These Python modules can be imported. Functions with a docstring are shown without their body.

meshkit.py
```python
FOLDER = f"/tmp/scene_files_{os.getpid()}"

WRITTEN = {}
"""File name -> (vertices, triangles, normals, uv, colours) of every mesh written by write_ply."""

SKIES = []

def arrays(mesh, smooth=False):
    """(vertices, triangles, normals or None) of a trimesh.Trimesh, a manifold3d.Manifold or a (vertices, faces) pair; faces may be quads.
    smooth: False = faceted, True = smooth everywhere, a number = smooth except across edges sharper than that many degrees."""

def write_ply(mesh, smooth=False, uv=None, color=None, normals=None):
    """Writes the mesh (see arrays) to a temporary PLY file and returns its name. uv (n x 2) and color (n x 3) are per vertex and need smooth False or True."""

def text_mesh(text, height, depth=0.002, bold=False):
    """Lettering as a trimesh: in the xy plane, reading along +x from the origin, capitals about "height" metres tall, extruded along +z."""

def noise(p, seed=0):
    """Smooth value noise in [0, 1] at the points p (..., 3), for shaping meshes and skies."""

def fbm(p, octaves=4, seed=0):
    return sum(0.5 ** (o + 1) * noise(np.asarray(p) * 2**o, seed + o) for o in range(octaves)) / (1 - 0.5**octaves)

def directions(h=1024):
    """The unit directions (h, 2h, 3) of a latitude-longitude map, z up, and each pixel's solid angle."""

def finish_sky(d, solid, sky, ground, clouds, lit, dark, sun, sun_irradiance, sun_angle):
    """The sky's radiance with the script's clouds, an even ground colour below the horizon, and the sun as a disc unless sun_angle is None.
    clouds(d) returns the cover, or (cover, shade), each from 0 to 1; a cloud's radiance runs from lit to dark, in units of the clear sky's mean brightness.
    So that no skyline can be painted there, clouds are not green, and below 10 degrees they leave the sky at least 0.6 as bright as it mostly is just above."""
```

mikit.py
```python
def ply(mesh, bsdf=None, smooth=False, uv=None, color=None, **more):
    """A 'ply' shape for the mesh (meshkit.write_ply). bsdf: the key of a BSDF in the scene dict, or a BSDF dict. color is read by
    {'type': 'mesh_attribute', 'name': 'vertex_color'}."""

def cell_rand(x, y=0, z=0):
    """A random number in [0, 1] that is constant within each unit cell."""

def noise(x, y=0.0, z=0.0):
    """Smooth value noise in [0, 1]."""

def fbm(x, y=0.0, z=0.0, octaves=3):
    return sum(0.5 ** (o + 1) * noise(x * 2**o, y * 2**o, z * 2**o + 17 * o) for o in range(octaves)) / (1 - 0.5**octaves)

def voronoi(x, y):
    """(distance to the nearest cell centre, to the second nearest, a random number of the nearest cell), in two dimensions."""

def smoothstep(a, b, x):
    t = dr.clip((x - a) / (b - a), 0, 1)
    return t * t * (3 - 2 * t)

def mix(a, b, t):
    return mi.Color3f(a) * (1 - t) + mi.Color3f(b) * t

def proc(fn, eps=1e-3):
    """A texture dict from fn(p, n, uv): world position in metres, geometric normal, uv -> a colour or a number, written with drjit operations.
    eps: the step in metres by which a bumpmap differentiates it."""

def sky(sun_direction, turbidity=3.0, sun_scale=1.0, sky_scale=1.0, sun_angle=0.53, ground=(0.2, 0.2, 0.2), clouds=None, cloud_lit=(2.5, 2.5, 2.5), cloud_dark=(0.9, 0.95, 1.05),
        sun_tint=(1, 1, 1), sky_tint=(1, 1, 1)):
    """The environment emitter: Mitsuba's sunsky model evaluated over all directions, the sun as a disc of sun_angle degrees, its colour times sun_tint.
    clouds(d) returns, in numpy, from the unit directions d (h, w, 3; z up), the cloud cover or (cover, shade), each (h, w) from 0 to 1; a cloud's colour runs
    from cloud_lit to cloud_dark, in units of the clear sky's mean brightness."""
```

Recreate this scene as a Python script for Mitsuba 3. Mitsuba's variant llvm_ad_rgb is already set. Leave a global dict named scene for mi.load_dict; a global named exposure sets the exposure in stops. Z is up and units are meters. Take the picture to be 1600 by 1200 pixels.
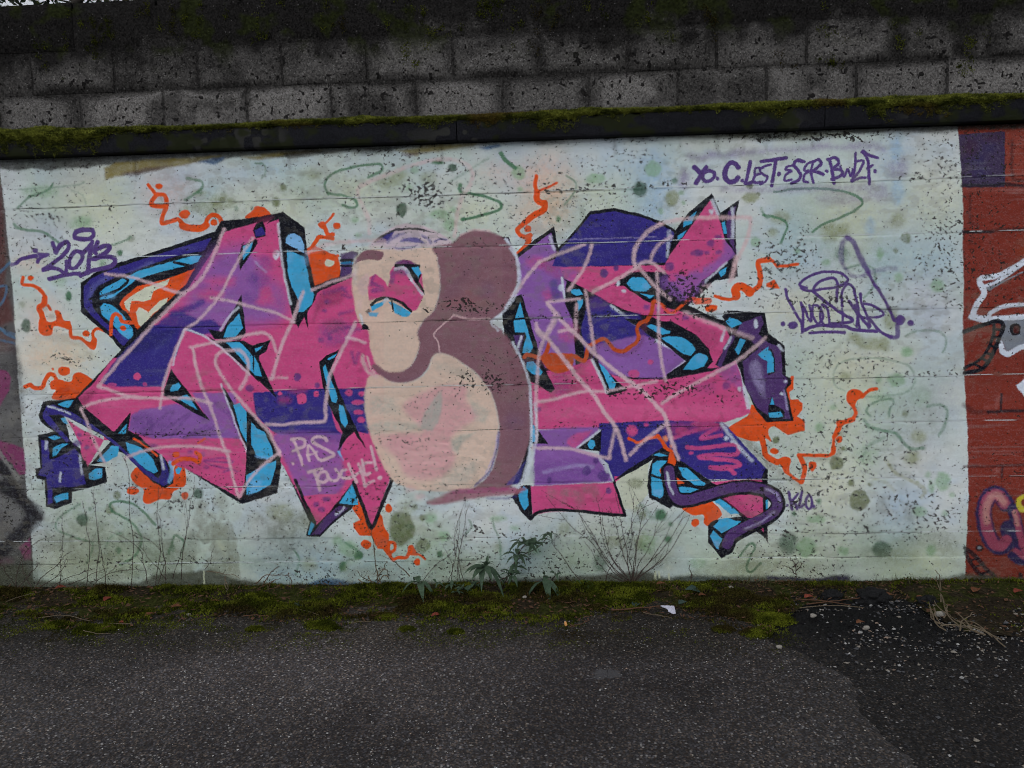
import math
import random
import numpy as np
import trimesh
import drjit as dr
import mitsuba as mi
import mikit
from meshkit import noise as vnoise, fbm as vfbm

T = mi.ScalarTransform4f
scene, labels = {}, {}
random.seed(11)
RNG = np.random.default_rng(11)

# ---------------------------------------------------------------- camera, sky, exposure
scene["camera"] = dict(type="perspective", fov=2 * math.degrees(math.atan(800 / 1333.0)), fov_axis="x", near_clip=0.05, far_clip=400.0,
                       to_world=T().look_at([0, -3.8695, 1.4231], [-0.05392, -2.87842, 1.30123], [0.02046, 0.12312, 0.99218]))
scene["sky"] = mikit.sky([-0.25, -1.0, 0.62], turbidity=4, sun_scale=0.28, sun_angle=34, sun_tint=(0.74, 0.95, 1.42), ground=(0.06, 0.06, 0.06),
                         clouds=lambda d: (1.0, np.clip(1.1 * vfbm(d * np.array([2.2, 2.2, 4.0]), 4, 3) - 0.1, 0, 1)),
                         cloud_lit=(2.3, 2.42, 2.6), cloud_dark=(1.35, 1.44, 1.58))
exposure = 1.9


# ---------------------------------------------------------------- helpers
def thing(key, label, category, group=None):
    n, k = 0, key
    while k in labels:
        n += 1
        k = f"{key}_{n:03d}"
    labels[k] = {"label": label, "category": category}
    if group:
        labels[k]["group"] = group
    return k


def put(key, mesh, bsdf, smooth=False, **more):
    n, k = 0, key
    while k in scene:
        n += 1
        k = f"{key}_{n:03d}"
    scene[k] = mikit.ply(mesh, bsdf, smooth=smooth, **more)
    return k


def mesh_of(v, f):
    return trimesh.Trimesh(np.asarray(v, float), np.asarray(f), process=False)


def join(parts):
    vs, fs, at = [], [], 0
    for v, f in parts:
        vs.append(v)
        fs.append(np.asarray(f) + at)
        at += len(v)
    return mesh_of(np.vstack(vs), np.vstack(fs))


def grid_faces(nu, nv):
    i, j = np.meshgrid(np.arange(nu - 1), np.arange(nv - 1), indexing="ij")
    a = (i * nv + j).ravel()
    return np.vstack([np.stack([a, a + nv, a + nv + 1], 1), np.stack([a, a + nv + 1, a + 1], 1)])


def tube(points, radii, sides=5):
    p = np.asarray(points, float)
    t = np.gradient(p, axis=0)
    t /= np.linalg.norm(t, axis=1, keepdims=True) + 1e-12
    a = np.cross(t, np.where(np.abs(t[:, 2:]) < 0.9, [[0, 0, 1.0]], [[1.0, 0, 0]]))
    a /= np.linalg.norm(a, axis=1, keepdims=True) + 1e-12
    b, ang = np.cross(t, a), np.arange(sides) * 2 * np.pi / sides
    r = np.broadcast_to(radii, (len(p),))
    v = p[:, None] + r[:, None, None] * (np.cos(ang)[None, :, None] * a[:, None] + np.sin(ang)[None, :, None] * b[:, None])
    i, j = np.meshgrid(np.arange(len(p) - 1), np.arange(sides), indexing="ij")
    q = np.stack([i * sides + j, i * sides + (j + 1) % sides, (i + 1) * sides + (j + 1) % sides, (i + 1) * sides + j], -1).reshape(-1, 4)
    f = np.vstack([q[:, [0, 1, 2]], q[:, [0, 2, 3]]])
    v = np.vstack([v.reshape(-1, 3), p[-1:] + t[-1:] * r[-1], p[:1]])
    e = (len(p) - 1) * sides
    k = np.arange(sides)
    cap = np.stack([e + k, e + (k + 1) % sides, k * 0 + len(v) - 2], 1)
    cap0 = np.stack([(k + 1) % sides, k, k * 0 + len(v) - 1], 1)
    return v, np.vstack([f, cap, cap0])


def bend(pts, n=12, wob=0.0, seed=0):
    """A smooth path through the points, with a little natural crookedness."""
    p = np.asarray(pts, float)
    q = catmull3(p, max(2, n // max(len(p) - 1, 1)))
    if wob:
        s = np.linspace(0, 6, len(q))
        for k in range(3):
            q[:, k] += wob * (vfbm(np.stack([s, s * 0 + seed * 7.3, s * 0 + k * 3.1], 1), 2, seed) - 0.5) * np.minimum(1, s)
    return q


def catmull3(p, n=5):
    if len(p) < 3:
        return p[0] + np.linspace(0, 1, n + 1)[:, None] * (p[-1] - p[0])
    q = np.vstack([2 * p[:1] - p[1:2], p, 2 * p[-1:] - p[-2:-1]])
    t, out = np.linspace(0, 1, n, endpoint=False)[:, None], []
    for k in range(len(q) - 3):
        a, b, c, d = q[k:k + 4]
        out.append(b + 0.5 * t * (c - a + t * (2 * a - 5 * b + 4 * c - d + t * (3 * (b - c) + d - a))))
    return np.vstack(out + [p[-1:]])


# ---- spray paint: vector strokes and fills on the wall plane (x, z in metres), composited in the order they were sprayed ----
CELL, PX0, PX1, PZ0, PZ1 = 0.03, -3.2, 3.2, -0.12, 2.16
NCX, NCZ = int(math.ceil((PX1 - PX0) / CELL)), int(math.ceil((PZ1 - PZ0) / CELL))


def catmull(p, closed, n=5):
    p = np.asarray(p, float)
    if len(p) < 3:
        return p
    q = np.vstack([p[-1:], p, p[:2]]) if closed else np.vstack([2 * p[:1] - p[1:2], p, 2 * p[-1:] - p[-2:-1]])
    t = np.linspace(0, 1, n, endpoint=False)[:, None]
    out = []
    for k in range(len(q) - 3):
        a, b, c, d = q[k:k + 4]
        out.append(b + 0.5 * t * (c - a + t * (2 * a - 5 * b + 4 * c - d + t * (3 * (b - c) + d - a))))
    return np.vstack(out + ([] if closed else [p[-1:]]))


def srgb(c):
    c = np.asarray(c, float) / 255
    return np.where(c < 0.04045, c / 12.92, ((c + 0.055) / 1.055) ** 2.4)


def inside(px, pz, poly):
    a, b = poly, np.roll(poly, -1, 0)
    hit = np.zeros(len(px), bool)
    for (ax, az), (bx, bz) in zip(a, b):
        if az != bz:
            hit ^= ((az > pz) != (bz > pz)) & (px < (bx - ax) * (pz - az) / (bz - az) + ax)
    return hit


def build_paint(text, palette, gain):
    cells = [[] for _ in range(NCX * NCZ)]
    params = []
    for line in text.strip().splitlines():
        head, _, body = line.partition("|")
        kind, col, rad, soft, op = head.split()
        rad, soft, op = float(rad) / 1e3, max(float(soft), 0.5) / 1e3, float(op)
        pts = np.array([float(v) for v in body.split()]).reshape(-1, 2) / 1e3
        fill = kind in "pq"
        if kind in "sq":
            pts = catmull(pts, kind == "q", 5 if len(pts) < 30 else 3)
        if len(pts) == 1:
            pts = np.vstack([pts, pts + 1e-4])
        layer = len(params)
        params.append((*(srgb(palette[col]) * gain), rad, soft, op, float(fill)))
        a, b = (pts, np.roll(pts, -1, 0)) if fill else (pts[:-1], pts[1:])
        reach = rad + soft + 0.006
        near = {}
        for (ax, az), (bx, bz) in zip(a, b):
            i0, i1 = int((min(ax, bx) - reach - PX0) / CELL), int((max(ax, bx) + reach - PX0) / CELL)
            j0, j1 = int((min(az, bz) - reach - PZ0) / CELL), int((max(az, bz) + reach - PZ0) / CELL)
            ii, jj = np.meshgrid(np.arange(max(i0, 0), min(i1, NCX - 1) + 1), np.arange(max(j0, 0), min(j1, NCZ - 1) + 1))
            ii, jj = ii.ravel(), jj.ravel()
            mx, mz = PX0 + (ii + 0.5) * CELL, PZ0 + (jj + 0.5) * CELL
            dx, dz = bx - ax, bz - az
            t = np.clip(((mx - ax) * dx + (mz - az) * dz) / max(dx * dx + dz * dz, 1e-12), 0, 1)
            ok = np.hypot(mx - ax - t * dx, mz - az - t * dz) < reach + CELL * 0.7072
            for c in (ii + jj * NCX)[ok]:
                near.setdefault(int(c), []).append((ax, az, bx, bz))
        corner = {}
        if fill:
            lo, hi = pts.min(0), pts.max(0)
            ii, jj = np.meshgrid(np.arange(max(int((lo[0] - PX0) / CELL) - 1, 0), min(int((hi[0] - PX0) / CELL) + 1, NCX - 1) + 1),
                                 np.arange(max(int((lo[1] - PZ0) / CELL) - 1, 0), min(int((hi[1] - PZ0) / CELL) + 1, NCZ - 1) + 1))
            ii, jj = ii.ravel(), jj.ravel()
            for c, h in zip(ii + jj * NCX, inside(PX0 + ii * CELL, PZ0 + jj * CELL, pts)):
                corner[int(c)] = bool(h)
                if h and int(c) not in near:
                    near[int(c)] = []
        for c, edges in near.items():
            if not edges:                       # wholly painted over
                if op >= 0.999:
                    cells[c] = []
                cells[c].append((9e3, 9e3, 9e3, 9.1e3, 7, layer))
            for k, e in enumerate(edges):
                cells[c].append((*e, 1 * (k == 0) + 2 * (k == len(edges) - 1) + 4 * (fill and corner.get(c, False)), layer))
    start = np.cumsum([0] + [len(c) for c in cells])
    rec = np.array([r for c in cells for r in c], float)
    return dict(start=mi.UInt32(start.astype(np.uint32)), seg=mi.Float(np.ascontiguousarray(rec[:, :4]).ravel().astype(np.float32)),
                flag=mi.UInt32((rec[:, 4] + 8 * rec[:, 5]).astype(np.uint32)), par=mi.Float(np.array(params, np.float32).ravel()), n=len(rec), longest=int(np.diff(start).max()))


def paint_colour(buf, base, x, z, grit, mottle):
    """base colour under the paint; grit (about -1 to 1) frays the edges, mottle (0 to 1) thins soft coats."""
    i = mi.Int32(dr.clip(dr.floor((x - PX0) / CELL), 0, NCX - 1))
    j = mi.Int32(dr.clip(dr.floor((z - PZ0) / CELL), 0, NCZ - 1))
    c = mi.UInt32(i + j * NCX)
    ox, oz = PX0 + mi.Float(i) * CELL, PZ0 + mi.Float(j) * CELL
    k, end = dr.gather(mi.UInt32, buf["start"], c), dr.gather(mi.UInt32, buf["start"], c + 1)

    def cond(k, d2, odd, r, g, b):
        return k < end

    def body(k, d2, odd, r, g, b):
        s = dr.gather(mi.Vector4f, buf["seg"], k)
        f = dr.gather(mi.UInt32, buf["flag"], k)
        first, last = (f & 1) > 0, (f & 2) > 0
        d2 = dr.select(first, 1e6, d2)
        odd = dr.select(first, mi.Float((f >> 2) & 1), odd)
        ax, az, bx, bz = s.x, s.y, s.z, s.w
        dx, dz = bx - ax, bz - az
        t = dr.clip(((x - ax) * dx + (z - az) * dz) / dr.maximum(dx * dx + dz * dz, 1e-12), 0, 1)
        d2 = dr.minimum(d2, dr.square(x - ax - t * dx) + dr.square(z - az - t * dz))
        # crossings of the path point -> (ox, z) -> (ox, oz)
        xh = ax + dx * (z - az) / dr.select(dz == 0, 1e-9, dz)
        h = ((az > z) != (bz > z)) & (xh > ox) & (xh <= x)
        zv = az + dz * (ox - ax) / dr.select(dx == 0, 1e-9, dx)
        v = ((ax > ox) != (bx > ox)) & (zv > oz) & (zv <= z)
        odd = dr.select(h, 1 - odd, odd)
        odd = dr.select(v, 1 - odd, odd)
        q = (f >> 3) * 7
        rad, soft, op, fill = (dr.gather(mi.Float, buf["par"], q + n, last) for n in (3, 4, 5, 6))
        d = dr.sqrt(d2)
        d = dr.select((fill > 0.5) & (odd > 0.5), -d, d) - rad + grit * dr.minimum(soft * 0.8, 0.005)
        u = dr.clip((soft - d) / (2 * dr.maximum(soft, 1e-5)), 0, 1)
        al = u * u * (3 - 2 * u) * op
        al = dr.select(last, al * (1 - dr.minimum((1 - op) * 1.6, 0.6) * mottle), 0)
        r = r + al * (dr.gather(mi.Float, buf["par"], q, last) - r)
        g = g + al * (dr.gather(mi.Float, buf["par"], q + 1, last) - g)
        b = b + al * (dr.gather(mi.Float, buf["par"], q + 2, last) - b)
        return k + 1, d2, odd, r, g, b

    out = dr.while_loop((k, mi.Float(1e6) + 0 * x, mi.Float(0) * x, mi.Float(base.x), mi.Float(base.y), mi.Float(base.z)), cond, body)
    return mi.Color3f(out[3], out[4], out[5])


# ---------------------------------------------------------------- materials
N, FB, SS = mikit.noise, mikit.fbm, mikit.smoothstep


def matte(base, rough=0.85, spec=0.3, height=None, scale=1.0, eps=1e-3, two=True):
    b = {"type": "principled", "base_color": mikit.proc(base) if callable(base) else {"type": "rgb", "value": list(base)},
         "roughness": mikit.proc(rough) if callable(rough) else rough, "specular": spec}
    if height is not None:
        b = {"type": "bumpmap", "arbitrary": mikit.proc(height, eps), "scale": scale, "b": b}
    return {"type": "twosided", "b": b} if two else b


GAIN = 1.1
PALETTE = dict(
    lg=(88, 86, 86), lgd=(50, 47, 50), lgl=(125, 124, 122), lgg=(84, 90, 80), lred=(88, 50, 48), lred2=(98, 62, 62), sky=(70, 115, 150), plum=(125, 52, 95), blk2=(30, 27, 34),
    red=(122, 47, 36), red2=(130, 55, 43), redd=(72, 30, 29), redl=(150, 84, 76), navy=(62, 48, 78), navyl=(46, 46, 92), amber=(140, 70, 30), helmg=(125, 130, 140), wht=(208, 214, 226),
    blk=(14, 14, 26), navyd=(48, 36, 78), rose=(150, 66, 92), peach2=(190, 140, 132), yel=(190, 175, 50),
    pblue=(146, 180, 208), pgreen=(160, 180, 148), pyel=(206, 208, 176), pviol=(168, 166, 184), tanl=(186, 176, 156), grim=(120, 122, 112), grimz=(112, 118, 98), glow=(226, 178, 150),
    gdk=(28, 72, 44), grn=(60, 106, 72), gsoft=(126, 164, 122), olv=(88, 98, 44), osoft=(132, 138, 90), viols=(134, 120, 158), swg=(64, 114, 80), olvs=(140, 140, 84),
    skp=(212, 178, 180), skp2=(204, 184, 192), skw=(214, 182, 190), oshad=(128, 118, 100), ora=(220, 80, 26), orad=(176, 56, 26), orad2=(186, 74, 34), orash=(120, 60, 90), orap=(214, 128, 96),
    ind=(52, 43, 126), ind2=(66, 62, 138), indl=(104, 108, 164), indd=(30, 32, 72), inds=(84, 54, 122), indx=(70, 62, 140), cyn=(62, 164, 210), cynl=(124, 178, 224), cynd=(44, 110, 150),
    bone=(206, 208, 186), bone2=(196, 200, 180), pink=(203, 76, 130), pinkd=(146, 52, 92), pinks=(160, 60, 116), pinkl=(216, 104, 150), pur=(138, 90, 164), pur2=(108, 66, 142), purd=(94, 58, 124),
    dpur=(80, 52, 106), dpurs=(84, 60, 108), lav=(178, 168, 208), maur=(120, 74, 88),
    peach=(216, 188, 170), brn=(130, 88, 99), brnd=(112, 78, 98), brnr=(140, 86, 86), brnv=(104, 76, 112), brnp=(150, 92, 108), bpink=(210, 154, 160), bgrn=(166, 172, 162),
    tag=(84, 60, 122), tagl=(220, 170, 140), dirt=(40, 38, 34), yelo=(126, 110, 38), plumb=(80, 60, 66), dirtk=(24, 22, 22), dblue=(58, 98, 142), dblue2=(70, 92, 104), olvd=(86, 84, 50),
    bare=(78, 78, 68), bare2=(132, 134, 118), bpatch=(48, 52, 66))
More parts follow.
